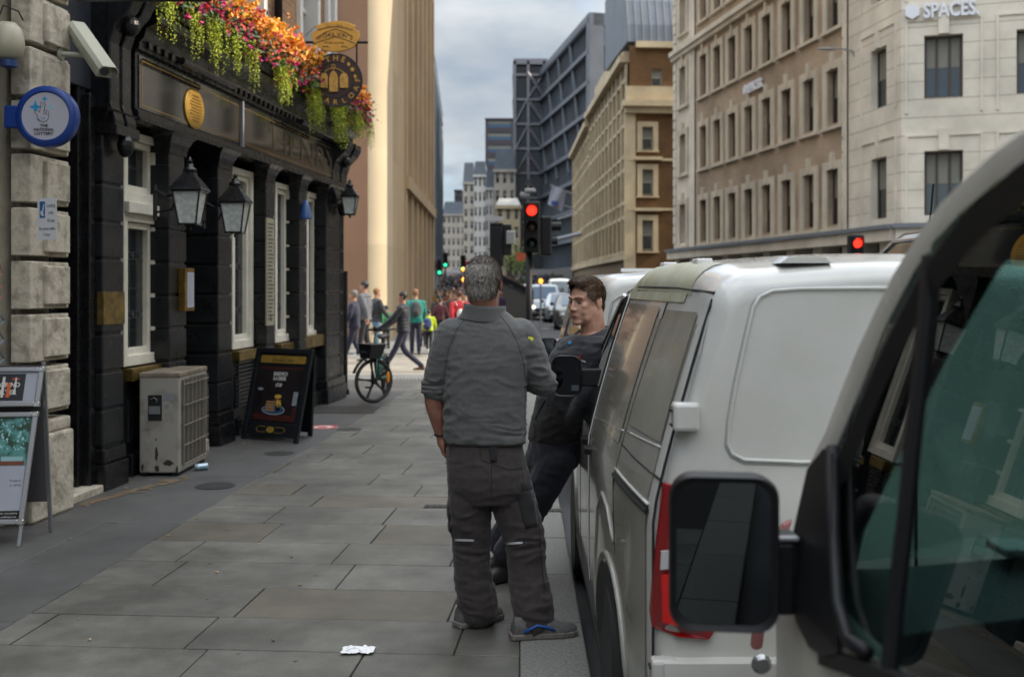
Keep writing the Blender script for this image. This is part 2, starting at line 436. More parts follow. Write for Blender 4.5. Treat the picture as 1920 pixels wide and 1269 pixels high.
o = g.build('pavement_bed', M_grout); o['kind'] = 'structure'
K = MB(); y = -5.2
while y < 19.5:
    l = rnd.uniform(.85, 1.15)
    K.box((.0, y + .003, -.2), (.312, min(y + l, 19.6) - .003, rnd.uniform(-.001, .002))); y += l
o = K.build('kerb', M_granite, bevel=.012); o['kind'] = 'structure'
# raised side street table and far pavements
g = MB(); g.box((-14, 19.62, -.2), (.312, 21.0, -.02)); o = g.build('crossing_apron', mat('apron_paving', hexc('6c6d6a'), .8, var=.15, vscale=3)); o['kind'] = 'structure'
g = MB(); g.box((-30, 21.02, -.2), (.312, 27.4, -.035)); o = g.build('side_street_crossing', M_conc); o['kind'] = 'structure'
g = MB()
g.box((-30, 27.42, -.2), (-1.0, 70, 0)); g.box((-34, 70.02, -.2), (-3.4, 160, 0)); o = g.build('far_pavement', mat('far_paving', hexc('77756f'), .8, var=.15, vscale=1)); o['kind'] = 'structure'
g = MB(); g.box((12.2, 30, -.2), (40, 34.4, 0)); g.box((9.0, 62, -.2), (9.6, 88, 0)); o = g.build('opposite_pavement', MATS['far_paving']); o['kind'] = 'structure'
# tactile studs by the crossing
T = MB()
for i in range(26):
    for j in range(6):
        c = (-2.3 + i * .067, 19.75 + j * .067, -.02)
        T.lathe([(.014, 0), (.012, .006), (.001, .0065)], c, 6)
o = T.build('tactile_paving', mat('tactile', hexc('55534f'), .8)); o['kind'] = 'structure'
# road markings
g = MB()
for x in (2.2, 3.0, 3.8, 4.6, 5.4, 6.2, 7.0): g.box((x, 20, -.119), (x + .4, 22.2, -.116))
g.box((.9, 46.5, -.119), (9.2, 46.9, -.116))
for y in range(24, 45, 4): g.box((2.9, y, -.119), (3.05, y + 2, -.116))
g.box((.6, 36.5, -.119), (5, 37.0, -.116)); 
o = g.build('road_markings', M_white_line); o['kind'] = 'structure'
# chewing gum / stains
g = MB(); rr = random.Random(12)
for i in range(150):
    x = rr.uniform(-4.2, .25); y = 1.8 + 13 * rr.random() ** 1.4; r = rr.uniform(.008, .022)
    g.add([(x + r * math.cos(a * PI / 4) * rr.uniform(.7, 1.2), y + r * math.sin(a * PI / 4) * rr.uniform(.7, 1.2), .0026) for a in range(8)], [tuple(range(8))])
o = g.build('chewing_gum_spots', mat('old_gum', (.10, .10, .095), .8)); tag(o, 'dark trodden chewing gum spots scattered over the pavement slabs', 'gum spots', kind='stuff')
# litter
g = MB(); rr = random.Random(5)
for i in range(70):
    if i < 40: x = -3.55 + .102 * 0 + rr.uniform(0, .55); y = rr.uniform(8.4, 12.5); x += .10 * (y - 9)
    else: x = rr.uniform(-3.4, 0.2); y = rr.uniform(4, 12)
    a = rr.uniform(0, PI); r = rr.uniform(.006, .016)
    g.box((-r, -r * .4, .003), (r, r * .4, .003 + r * .4), M=Matrix.Translation((x, y, 0)) @ Matrix.Rotation(a, 4, 'Z'))
o = g.build('litter_crumbs', mat('leaf_litter', hexc('8d7860'), .9, island=.5)); tag(o, 'tiny crumbs of litter and dead leaf lying along the wall and slabs', 'litter', kind='stuff')
# service covers on the pavement
def cover(px, py, w, d, label, round_=True):
    Y = F * CH / (py - CY); X = (px - CX) * Y / F
    t = thing('service_cover', (X, Y, 0), label, 'manhole cover')
    m = MB()
    if round_:
        m.lathe([(w / 2, .0028), (w / 2, .0045), (w / 2 - .02, .006), (.001, .006)], (X, Y, 0), 24)
        m.build('frame', mat('cover_iron', (.04, .038, .036), .6, metal=.4, bump=.6, bscale=80), t)
    else:
        m.box((X - w / 2, Y - d / 2, .002), (X + w / 2, Y + d / 2, .0045)); m.build('frame', mat('cover_iron', (.04, .038, .036), .6, metal=.4), t)
        m = MB(); nx = int(w / .05); ny = max(2, int(d / .05))
        for i in range(nx):
            for j in range(ny):
                m.box((X - w / 2 + .012 + i * .05, Y - d / 2 + .012 + j * .05, .0045), (X - w / 2 + .046 + i * .05, Y - d / 2 + .046 + j * .05, .009))
        m.build('tread', mat('cover_tread', (.06, .055, .05), .6, metal=.3), t)
    return t
cover(404, 911, .33, .3, 'round iron cover in the dark paving beside the air conditioner')
cover(524, 850, .30, .3, 'round iron cover in the paving in front of the black pub board')
cover(655, 805, .30, .3, 'dark round iron cover behind the pub board near the bicycle')
cover(822, 949, .22, .12, 'small rectangular iron cover left of the standing man', False)
cover(1030, 957, .22, .12, 'small rectangular iron cover beside the kerb by the leaning man', False)
cover(640, 768, 1.0, .9, 'large flat grey cellar flap cover set in paving at the pub corner', False)
# red and white floor sticker
Y = F * CH / (801 - CY); X = (606 - CX) * Y / F
t = thing('floor_sticker', (X, Y, 0), 'round red and white floor sticker on the slabs behind the pub board', 'sticker')
m = MB(); m.lathe([(.18, .003), (.18, .0038), (.001, .004)], (X, Y, 0), 28); m.build('disc', mat('sticker_white', (.6, .56, .54), .6), t)
m = MB()
for i in range(28):
    a0 = 2 * PI * i / 28; a1 = 2 * PI * (i + 1) / 28
    m.add([(X + math.cos(a) * r, Y + math.sin(a) * r, .0062) for a, r in ((a0, .175), (a1, .175), (a1, .12), (a0, .12))], [(0, 1, 2, 3)])
m.box((X - .06, Y - .07, .0061), (X + .05, Y + .03, .0066)); m.build('mark', mat('sticker_red', (.5, .05, .04), .6), t)
m = MB(); rr = random.Random(15)
for i in range(60):
    t_ = i / 59; x = -3.42 + .42 * t_ + rr.gauss(0, .035); y = 8.35 + 1.15 * t_ + rr.gauss(0, .03); r = rr.uniform(.02, .05)
    m.add([(x + r * math.cos(a) * rr.uniform(.6, 1.3), y + r * math.sin(a) * rr.uniform(.6, 1.3), .0032 + i * .00002) for a in [k_ * PI / 4 for k_ in range(8)]], [tuple(range(8))])
o = m.build('worn_paint_line', mat('worn_ochre', hexc('6b5c45'), .8, var=.3, vscale=30)); o['kind'] = 'structure'
# crumpled tissue
m = MB(); rr = random.Random(9); Yt = F * CH / (1222 - CY); Xt = (672 - CX) * Yt / F
n = 15
for i in range(n):
    for j in range(9):
        u = (i / (n - 1) - .5) * .15; v = (j / 8 - .5) * .09
        e = 1 - max(abs(i / (n - 1) - .5), abs(j / 8 - .5)) * 1.6
        z = .006 + max(0, e) * .022 * (1 + noise.noise(Vector((u * 60, v * 60, 1)))) + abs(noise.noise(Vector((u * 90, v * 90, 4)))) * .014
        m.v.append((Xt + u + .01 * noise.noise(Vector((v * 80, u * 40, 2))), Yt + v + .02 * noise.noise(Vector((u * 50, v * 50, 7))), z))
for i in range(n - 1):
    for j in range(8):
        a = i * 9 + j; m.f.append((a, a + 9, a + 10, a + 1)); m.m.append(0)
o = m.build('tissue', mat('tissue_paper', (.75, .75, .74), .9)); tag(o, 'crumpled white paper tissue lying on the near pavement slab', 'tissue')
# drinks can
c = W(378, 880, 9.9); c.z = .034
t = thing('drinks_can', (c.x, c.y, 0), 'crushed blue and silver drinks can lying beside the air conditioner', 'can')
ax = [Vector((0, 0, 1)), Vector((-.35, .93, 0)), Vector((.93, .35, 0))]
m = MB(); m.lathe([(.027, -.058), (.032, -.052), (.033, -.02), (.031, 0), (.033, .05), (.027, .058)], c, 20, ax=ax); m.build('can_body', mat('can_blue', hexc('3aa3b5'), .35, metal=.5, var=.5, vscale=25, col2=(.5, .52, .55)), t, smooth=True)
m = MB(); m.lathe([(.026, -.061), (.026, -.0585), (.001, -.059)], c, 18, ax=ax); m.build('lid', M_alu, t)
# ------------------------------------------------------------------ the pub (left)
PF = Facade((-4.38, 0), (-4.38 + .102 * 20, 20))
def S(px, w=0.0): return PF.s_px(px, w)
def Zp(px, py, w=0.0): return PF.z_px(px, py, w)
pub = thing('pub', PF.P(S(400), 0, 0), 'black painted pub with leaded white framed windows, rusticated piers and brick upper floor', 'pub')
WD = -.17
s_end = S(645)
# wall core behind
m = MB(); PF.box(m, S(108) + .02, s_end - .05, -1.2, -.42, 0, 4.0); PF.box(m, s_end - .25, s_end - .02, -9, -.0, 0, 3.9)
m.build('inner_wall', mat('pub_inner_black', (.012, .012, .013), .6), pub)
# rusticated piers
def pier(px0, px1, ztop=3.02, seed=0, last=False):
    s0, s1 = S(px0), S(px1); m = MB(); r = random.Random(seed)
    z = .36; PF.box(m, s0 + .02, s1 - .02, -.40, -.012, 0, ztop + .2)
    hs = .315
    while z < ztop - .1:
        h = min(hs, ztop - z)
        PF.box(m, s0, s1, WD - .2, 0, z + .012, z + h - .012); z += h
    m.build('pier', M_blackrough, pub, bevel=.012)
    m = MB(); PF.box(m, s0 - .03, s1 + .03, -.3, .035, 0, .22); PF.box(m, s0 - .015, s1 + .015, -.3, .018, .225, .345)
    m.build('plinth', M_blackpaint, pub, bevel=.012)
    # flared capital
    prof = [(0.0, ztop), (.004, ztop + .04), (.02, ztop + .10), (.05, ztop + .16), (.09, ztop + .2)]
    rings = [[PF.P(a, w, z) for a, w in ((s0 - (o if q else 0), WD - .05), (s1 + o, WD - .05), (s1 + o, o), (s0 - o, o))] for o, z in prof for q in (1,)]
    m = MB(); m.loft(rings); m.build('capital', M_blackpaint, pub)
PX = [(193, 232), (318, 350), (410, 435), (500, 515.5), (562, 575), (612, 645)]
for i, (a, b) in enumerate(PX): pier(a, b, 2.98, i)
# lower wall panels (between piers) and window sets
def bay(pa, pb, zs, ztop, transom=None, sill='brass', vent=False, seed=0):
    """pa,pb: px of right edge of previous pier and left edge of next pier (plane 0)"""
    s0, s1 = S(pa, WD) - .06, S(pb, WD) + .03
    m = MB(); PF.box(m, s0 - .05, s1 + .05, -.40, WD + .03, 0, zs - .12)
    PF.box(m, s0 + .02, s1 - .02, WD + .03, WD + .05, .30, zs - .30)
    m.build('stall_riser', M_blackrough, pub, bevel=.008)
    m = MB(); PF.box(m, s0 - .03, s1 + .03, -.3, WD + .11, 0, .2); m.build('skirting', M_blackpaint, pub, bevel=.01)
    m = MB(); PF.box(m, s0 + .005, s1 - .005, -.3, WD + .10, zs - .13, zs - .015); m.build('sill', M_brass_dull, pub, bevel=.006)
    if vent:
        m = MB()
        for k in range(12): PF.box(m, s0 + .04, s1 - .04, WD + .05, WD + .075, .32 + k * .045, .345 + k * .045)
        m.build('vent_grille', M_blackpaint, pub)
    # window
    fo = .10; wd = WD
    fr = MB()
    def rect(a0, a1, z0, z1, t, w0, w1):
        PF.box(fr, a0, a0 + t, w0, w1, z0, z1); PF.box(fr, a1 - t, a1, w0, w1, z0, z1)
        PF.box(fr, a0 + t, a1 - t, w0, w1, z1 - t, z1); PF.box(fr, a0 + t, a1 - t, w0, w1, z0, z0 + t * 1.3)
    a0, a1 = s0 - .0, s1 + .0
    segs = [(zs, ztop)] if not transom else [(zs, transom - .05), (transom + .05, ztop)]
    if transom: PF.box(fr, a0, a1, wd - .12, wd + .07, transom - .05, transom + .05)
    for z0, z1 in segs:
        rect(a0, a1, z0, z1, .075, wd - .12, wd + .02)
        rect(a0 + .085, a1 - .085, z0 + .09, z1 - .08, .055, wd - .1, wd - .015)
    win = fr.build('window', M_cream, pub, bevel=.006)
    for z0, z1 in segs:
        g = MB(); PF.box(g, a0 + .13, a1 - .13, wd - .075, wd - .07, z0 + .15, z1 - .13); g.build('pane', M_darkglass, win)
        l = MB(); b0, b1 = a0 + .14, a1 - .14; c0, c1 = z0 + .16, z1 - .14; nn = 3
        for k in range(1, nn): PF.box(l, b0 + (b1 - b0) * k / nn - .004, b0 + (b1 - b0) * k / nn + .004, wd - .07, wd - .064, c0, c1)
        z = c0; rows = max(2, int((c1 - c0) / .24))
        for k in range(rows + 1):
            z = c0 + (c1 - c0) * k / rows
            PF.box(l, b0, b1, wd - .07, wd - .0635, z - .004, z + .004)
            if k % 2 == 1 and rows > 3:
                PF.box(l, b0, b1, wd - .07, wd - .0635, z + .06, z + .068)
                for q in range(3):
                    cx = b0 + (b1 - b0) * (q + .5) / 3; r = .028
                    l.prism([(cx - r, z + .034), (cx, z + .006), (cx + r, z + .034), (cx, z + .06)], wd - .07, wd - .0625, lambda a, b, w: PF.P(a, w, b))
        l.build('leading', M_lead, win)
bay(235, 290, .98, 3.12, 2.42, seed=1)
bay(437, 471, .98, 3.08, None, vent=True, seed=2)
bay(517, 541, .98, 3.05, None, seed=3)
bay(576, 594, .98, 3.05, None, seed=4)
# pier side extensions so the gaps at the near side of piers are filled with black returns is handled by pier depth
# door left of pier 1
s0, s1 = S(108), S(193)
d = MB(); PF.box(d, s0, s1 - .1, -.46, -.30, .06, 2.36)
door = d.build('door', M_blackpaint, pub)
d = MB()
for (z0, z1) in ((.30, .95), (1.08, 1.98)):
    for k in (0,):
        a0, a1 = s0 + .14, s1 - .26
        for (b0, b1, c0, c1) in ((a0, a0 + .05, z0, z1), (a1 - .05, a1, z0, z1), (a0 + .05, a1 - .05, z0, z0 + .05), (a0 + .05, a1 - .05, z1 - .05, z1)):
            PF.box(d, b0, b1, -.3, -.275, c0, c1)
d.build('panel_moulding', M_blackpaint, door, bevel=.01)
for px, py in ((114, 557), (128, 557), (145, 702)):
    a = S(px, -.26); z = Zp(px, py, -.26); r = .032 if py < 600 else .02
    m = MB(); c = PF.P(a, -.25, z); m.lathe([(.012, -.05), (.012, 0), (r, .012), (r * 1.05, .028), (r * .7, .045), (.001, .05)], c, 14, ax=[PF.u.to_3d(), Vector((0, 0, 1)), PF.n.to_3d()])
    m.build('handle', mat('bright_brass', hexc('c9a555'), .2, metal=1), door, smooth=True)
m = MB(); PF.box(m, s0 - .02, s1 - .06, -.46, -.20, 2.37, 2.50); PF.box(m, s1 - .16, s1 - .03, -.42, -.13, 0, 3.6); PF.box(m, s1 - .1, s1 + .0, -.3, -.06, 0, 3.3)
m.build('door_frame', M_blackpaint, pub, bevel=.01)
m = MB(); PF.box(m, s0 - .05, s1 + .02, -.46, .02, -.01, .06); m.build('doorstep', M_stone_dirty, pub, bevel=.01)
# leaded fanlight over door
m = MB(); PF.box(m, s0, s1 - .16, -.40, -.39, 2.5, 3.55); fan = m.build('fanlight', mat('old_leaded_glass', hexc('4d504c'), .15, var=.5, vscale=6), pub)
m = MB()
for k in range(5): PF.box(m, s0 + k * .14 + .05, s0 + k * .14 + .06, -.389, -.383, 2.5, 3.55)
for k in range(6): PF.box(m, s0, s1 - .16, -.389, -.382, 2.52 + k * .2, 2.528 + k * .2)
m.build('leading', M_lead, fan)
# blue black panel above the left door
m = MB(); PF.box(m, S(108), S(205) , -.3, -.12, 3.35, 5.2); m.build('upper_panel', mat('blue_black_board', (.02, .025, .036), .5, var=.4, vscale=3), pub)
# pub entrance between pier 2 and 3
s0, s1 = S(350), S(383)
m = MB(); PF.box(m, s0 - .05, s1 + .1, -1.15, -1.1, 0, 3.2); m.build('inner_door', mat('door_dark', (.010, .010, .011), .3), pub)
m = MB(); PF.box(m, s0 - .02, s1 + .06, -1.1, .03, 0, .13); m.build('step', M_stone_dirty, pub, bevel=.012)
m = MB(); a = S(398, .0); PF.box(m, s1 - .02, s1 + .10, -.02, .012, 0, .0)
# brass plates
m = MB(); z0, z1 = Zp(210, 608), Zp(210, 547); PF.box(m, S(193) - .004, S(232) + .004, -.05, .009, z0, z1); m.build('brass_plate', M_brass_dull, pub, bevel=.003)
m = MB(); PF.box(m, S(575), S(612), WD, WD + .14, .86, 1.02); m.build('brass_plate', M_brass_dull, pub, bevel=.003)
# fascia
sa, sb = S(250), s_end + .06
zc0, zc1 = 3.2, 3.78
m = MB(); PF.box(m, sa, sb, -.42, .05, zc0, zc0 + .07); PF.box(m, sa, sb, -.42, .02, zc0 + .07, zc1 + .02); PF.box(m, sa, sb, -.42, .07, zc0 - .03, zc0 - .002)
PF.box(m, sb - .05, sb, -8, .0, 3.1, 4.0)
fas = m.build('fascia', M_blackpaint, pub, bevel=.008)
M_gl = mat('fascia_black_glass', (.012, .012, .012), .05, spec=1.0, coat=.6)
mid = S(447)
for a, b in ((sa + .05, mid - .03), (mid + .03, sb - .1)):
    m = MB(); PF.box(m, a, b, .021, .032, zc0 + .09, zc1 - .02); gp = m.build('fascia_panel', M_gl, fas)
    m = MB()
    for (p, q, z0, z1) in ((a + .05, b - .05, zc0 + .12, zc0 + .124), (a + .05, b - .05, zc1 - .065, zc1 - .061), (a + .05, a + .054, zc0 + .12, zc1 - .06), (b - .054, b - .05, zc0 + .12, zc1 - .06)):
        PF.box(m, p, q, .032, .035, z0, z1)
    m.build('gold_line', M_gold, gp)
m = MB(); PF.box(m, mid - .022, mid + .022, .02, .06, zc0 + .07, zc1); m.build('fascia_joint', mat('grey_lead', (.22, .23, .25), .5), fas)
for px_ in (364,):
    a0, a1 = S(346, .04), S(382, .04); ac = (a0 + a1) / 2; ra = (a1 - a0) / 2; zc = Zp(364, 204, .04); rz = (Zp(364, 166, .04) - Zp(364, 242, .04)) / 2
    m = MB(); m.lathe([(1, 0), (1, .012), (.9, .022), (.001, .022)], (0, 0, 0), 28); m.v = [tuple(PF.P(ac + v[0] * ra, .034 + v[2], zc + v[1] * rz)) for v in m.v]
    em = m.build('emblem', M_gold, fas, smooth='auto')
    m = MB()
    for k in range(9):
        t = (k - 4) / 5; hh = math.sqrt(1 - t * t) * rz * .7; wz = zc + t * rz * .75
        m.box((0, 0, 0), (0, 0, 0)); PF.box(m, ac - ra * .55 * math.sqrt(1 - t * t) + .02 * math.sin(k * 2), ac + ra * .55 * math.sqrt(1 - t * t), .055, .062, wz - .006, wz + .004)
    m.build('emblem_relief', mat('dark_gold', hexc('7a5c22'), .5, metal=.3), em)  # relief bars in a darker gold
# gold letters on the fascia
a0, a1 = S(505, .04), S(636, .04); zl = zc0 + .17
M_goldline = mat('gold_outline', hexc('4e4630'), .45, metal=.2)
t = text_mb('HENRY', .30, lambda x, y, w: PF.P((a0 + a1) / 2 + x, .036 + w, zl + y), .003, width=(a1 - a0) * .9)
t.build('fascia_letters', M_goldline, fas)
# cornice
m = MB()
prof = [(-.3, 3.80), (.06, 3.80), (.07, 3.86), (.11, 3.90), (.13, 3.98), (.24, 4.03), (.25, 4.11), (-.3, 4.13)]
m.prism([(0, i) for i in range(8)], 0, 0, lambda a, b, w: (0, 0, 0)) if False else None
m.loft([[PF.P(a, w, z) for w, z in prof] for a in (sa - .02, sb + .02)]); m.build('cornice', M_blackpaint, pub)
m = MB(); k = sa + .1
while k < sb: PF.box(m, k, k + .07, .03, .10, 3.825, 3.885); k += .16
m.build('dentils', M_blackpaint, pub)
# strip lamps over the fascia
def strip(p0, p1):
    a, b = S(p0, .2), S(p1, .2); t = thing('sign_light', PF.P((a + b) / 2, .2, 3.74), 'long black tubular sign light above the %s of the pub fascia' % ('left half' if p0 < 400 else 'right half'), 'sign light', 'tubular lights over the fascia')
    m = MB(); m.tube([PF.P(a, .22, 3.80), PF.P(b, .22, 3.80)], .035, 12); m.build('tube', M_blackpaint, t, smooth='auto')
    m = MB()
    for q in (.15, .85): m.tube([PF.P(a + (b - a) * q, .05, 3.87), PF.P(a + (b - a) * q, .22, 3.80)], .01, 6)
    m.build('arm', M_black, t)
strip(337, 432); strip(562, 622)
# scroll brackets (corbels) at both ends
def corbel(px0, px1, z0=2.98, z1=4.05):
    s0, s1 = S(px0), S(px1); mm = MB()
    for a0, a1 in ((s0, s0 + (s1 - s0) * .42), (s0 + (s1 - s0) * .58, s1)):
        pts = [(.0, z0), (.09, z0), (.10, z0 + .1), (.05, z0 + .25), (.05, z1 - .45), (.10, z1 - .3), (.22, z1 - .18), (.27, z1 - .08), (.27, z1), (0, z1)]
        mm.loft([[PF.P(a, w, z) for w, z in pts] for a in (a0, a1)])
    PF.box(mm, s0, s1, -.4, .03, z0, z1 + .03); PF.box(mm, s0 - .02, s1 + .02, -.1, .12, z0 - .03, z0 + .06)
    mm.ell(PF.P((s0 + s1) / 2, .09, z0 - .1), (.07, .07, .1)); mm.ell(PF.P((s0 + s1) / 2, .13, z1 - .28), (.09, .09, .09))
    mm.build('scroll_bracket', M_blackpaint, pub, bevel=.01)
corbel(196, 236, 3.0, 4.2); corbel(618, 645, 2.95, 3.85)
# upper floor brick
Mbr = brick_mat('old_brown_brick', hexc('7a5a3f'), hexc('96714c'), hexc('8d8373'))
wins = []
for p0, p1 in ((448, 488), (560, 590), (612, 622)): wins.append((S(p0, -.12), S(p1, -.12)))
holes = [(a, b, 4.75, 6.6) for a, b in wins]
m = PF.wall(S(205), s_end, 4.1, 9, holes, .22, w=-.12); m.build('upper_wall', Mbr, pub, uv=PF.uv())
m = MB(); m.add([PF.P(s_end, -.12, 3.9), PF.P(s_end, -9, 3.9), PF.P(s_end, -9, 9), PF.P(s_end, -.12, 9)], [(0, 1, 2, 3)]); m.add([PF.P(s_end, -.12, 9), PF.P(s_end, -9, 9), PF.P(S(205), -9, 9), PF.P(S(205), -.12, 9)], [(0, 1, 2, 3)])
m.build('side_wall', Mbr, pub, uv=lambda co: (co.x, co.z))
M_wf = mat('white_window_paint', (.62, .61, .57), .5)
for a, b in wins:
    f = MB(); t = .07
    PF.box(f, a - .10, a + .02, -.30, -.06, 4.7, 6.7); PF.box(f, b - .02, b + .10, -.30, -.06, 4.7, 6.7); PF.box(f, a - .14, b + .14, -.2, -.02, 4.62, 4.74)
    PF.box(f, a + .02, b - .02, -.3, -.24, 4.75, 4.83); PF.box(f, a + .02, b - .02, -.3, -.24, 5.6, 5.66)
    w_ = f.build('upper_window', M_wf, pub, bevel=.006)
    g = MB(); PF.box(g, a, b, -.31, -.305, 4.75, 6.6); g.build('pane', M_darkglass, w_)
# drain pipe at the upper wall
m = MB(); m.tube([PF.P(S(522, -.05), -.05, 4.2), PF.P(S(522, -.05), -.05, 9)], .05, 10); m.build('drain_pipe', M_black, pub, smooth=True)

# ------------------------------------------------------------------ neighbouring stone building (far left)
nb = thing('stone_building', PF.P(7.8, 0, 0), 'weathered pale stone building with blocky rusticated pier beside the black door', 'building')
sA = S(0) - 34; s30, s57, s108 = S(30), S(57), S(108)
m = MB(); PF.box(m, sA, s57 - .02, -.5, -.10, 0, 8); PF.box(m, s57 - .02, s108 - .02, -.5, -.06, 0, 8); m.build('wall', mat('grubby_render', hexc('9c9585'), .9, col2=hexc('6f6a60'), var=.3, vscale=2.5, bump=.4, bscale=20, thr=(.3, .6)), nb)
m = MB(); z = .75; ks = [.75]
r = random.Random(4)
while z < 5.6:
    h = .385
    PF.box(m, s30 + .03, s108, -.06, .09, z + .02, z + h - .02)
    # raised face panel
    PF.box(m, s57 + .02, s108 - .03, .085, .12, z + .05, z + h - .05)
    z += h
m.build('rusticated_pier', M_stone_dirty, nb, bevel=.007, seg=1)
m = MB(); PF.box(m, s30, s108 + .03, -.1, .12, 0, .62); PF.box(m, s30, s108 + .02, -.1, .10, .62, .72); m.build('pier_base', M_stone_dirty, nb, bevel=.02)
m = MB(); PF.box(m, S(0) - 3, s30 - .02, -.12, -.06, 0, .5); m.build('wall_base', M_stone_dirty, nb, bevel=.01)
m = MB(); PF.box(m, S(0) - .3, S(10), -.1, -.06, Zp(5, 240), Zp(5, 145)); m.build('wall_panel', mat('rust_panel', hexc('3d2f2b'), .6), nb)
m = MB(); rr = random.Random(8)
for c_, px_, py_ in ((0, 10, 520), (1, 14, 640)):
    pass
m = MB(); m.tube([PF.P(S(12) + .05 * math.sin(k * 1.7), -.055, Zp(12, 500) - k * .03 + .03 * math.cos(k * 2.3)) for k in range(9)], .005, 5); m.build('red_graffiti', mat('graffiti_red', hexc('a0706a'), .8), nb)
m = MB(); m.tube([PF.P(S(15) + .05 * math.sin(k * 2.1), -.055, Zp(15, 590) - k * .045) for k in range(9)], .007, 5); m.build('blue_graffiti', mat('graffiti_blue', hexc('6b7d8a'), .8), nb)
m = MB(); a = -27.0
while a < 4.5: PF.box(m, a, a + 1.9, -.099, -.07, 1.0, 3.4); PF.box(m, a, a + 1.9, -.099, -.07, 4.6, 7.0); a += 3.3
m.build('windows', M_darkglass, nb)
m = MB(); PF.box(m, -28, 4.6, -.099, .06, 0, .75); a = -28.2
while a < 4.6: PF.box(m, a, a + .8, -.099, .05, .76, 7.8); a += 3.3
m.build('dark_shopfront', M_blackrough, nb)
# black framed projecting sign whose lower edge shows at the very top
t = thing('projecting_sign', (-2.9, 7.0, 3.6), 'black box sign, only its bottom edge showing at the top left above the camera', 'sign')
m = MB(); m.box((-2.92, 6.96, 3.577), (-2.03, 7.04, 4.2)); m.build('sign_box', M_black, t, bevel=.01)
m = MB(); m.box((-3.75, 6.985, 4.0), (-2.92, 7.015, 4.05)); m.build('bracket', M_black, t)

# alarm box
p = W(14, 84, 7.5)
t = thing('alarm_box', (p.x, p.y, p.z), 'cream bell shaped alarm box with blue bottom on the stone wall', 'alarm box')
m = MB(); m.lathe([(.05, -.12), (.10, -.09), (.115, .0), (.10, .10), (.06, .15), (.001, .16)], (p.x, p.y, p.z), 18); m.build('cover', mat('cream_plastic', hexc('a9a590'), .4), t, smooth=True)
m = MB(); m.lathe([(.03, -.175), (.055, -.165), (.055, -.12), (.03, -.115)], (p.x + .03, p.y - .04, p.z), 16); m.build('strobe', mat('blue_plastic', hexc('27406e'), .3), t, smooth='auto')
m = MB(); m.tube([(p.x - .06, p.y - .03, p.z + .15), (p.x, p.y - .06, p.z + .26), (p.x + .1, p.y - .05, p.z + .22), (p.x + .11, p.y, p.z + .17)], .006, 6); m.build('wire', M_black, t)

# lottery sign
def disc(mb, c, r, w0, w1, fn, n=40):
    mb.prism([(c[0] + r * math.cos(2 * PI * i / n), c[1] + r * math.sin(2 * PI * i / n)) for i in range(n)], w0, w1, fn)
Yl = 7.55; C = W(90, 220, Yl); k = Yl / F
t = thing('lottery_sign', (C.x, C.y, C.z), 'round white lottery sign with thick blue rim and crossed fingers logo on the stone pier', 'sign')
fn = lambda a, b, w: (C.x + a, C.y - w, C.z + b)
m = MB(); m.lathe([(.001, -.05), (.19, -.05), (.215, -.035), (.218, 0), (.215, .035), (.195, .05), (.175, .052), (.168, .04), (.001, .04)], (0, 0, 0), 48); m.v = [(C.x + v[0], C.y - v[2], C.z + v[1]) for v in m.v]
m.build('blue_rim', mat('sign_blue', hexc('123a86'), .35), t, smooth='auto')
m = MB(); disc(m, (0, 0), .167, .0405, .044, fn); face = m.build('face', mat('sign_face', hexc('b4b4c0'), .35, emit=(.5, .5, .55), estr=0.0), t)
m = MB(); m.box((C.x - .30, C.y - .03, C.z - .08), (C.x - .20, C.y + .03, C.z + .08)); m.build('bracket', MATS['sign_blue'], t, bevel=.012)
# logo coordinates from the 1269px crop (7.93 px per photo px): centre (665,635)
q = lambda x, y: ((x - 665) / 7.93 * k, (635 - y) / 7.93 * k)
def star(cx, cy, rx, ry):
    pts = []
    for i in range(8):
        a = PI / 2 * (i / 2); rr_ = 1 if i % 2 == 0 else .38
        pts.append(q(cx + rx * rr_ * math.cos(a), cy + ry * rr_ * math.sin(a)))
    return pts
for nm, col, ss in (('star_mark', '1a8fc4', [(520, 500, 95, 105), (655, 380, 48, 52), (568, 680, 40, 45)]), ('pale_star_mark', '8cc4d6', [(752, 497, 50, 55)])):
    m = MB()
    for s_ in ss: m.prism(star(*s_), .044, .0452, fn)
    m.build(nm, mat('logo_' + nm, hexc(col), .4), face)
hand = [(590, 580), (545, 550), (512, 570), (518, 592), (548, 612), (556, 660), (590, 705), (635, 718), (685, 705), (715, 665), (722, 590), (712, 562), (690, 560), (680, 540), (655, 545), (645, 575), (672, 450), (655, 440), (640, 450), (622, 430), (600, 432), (592, 460), (605, 490), (585, 560)]
m = MB(); m.prism([q(*p) for p in hand], .0452, .0462, fn); m.build('hand_mark', MATS['sign_face'], face)
m = MB(); pts = [fn(*q(*p), .0468) for p in hand]; m.tube(pts + [pts[0]], .0011 * 1.3, 5)
for seg_ in ([(600, 650), (620, 672), (645, 676), (665, 660)], [(640, 455), (635, 480), (625, 500)], [(650, 560), (640, 590), (655, 612), (675, 600), (672, 570)], [(690, 565), (680, 600), (695, 618), (712, 605)]): m.tube([fn(*q(*p), .0468) for p in seg_], .0013, 5)
m.build('hand_outline', M_black, face)
for txt, y, wpx in (('THE', 795, 115), ('NATIONAL', 853, 300), ('LOTTERY', 912, 280)):
    cx = 648
    tm = text_mb(txt, 40 / 7.93 * k, lambda x, yy, w: fn(q(cx, 0)[0] + x, q(0, y)[1] + yy, .046 + w), .001, width=wpx / 7.93 * k, bold=.0006)
    tm.build('letters', M_black, face)
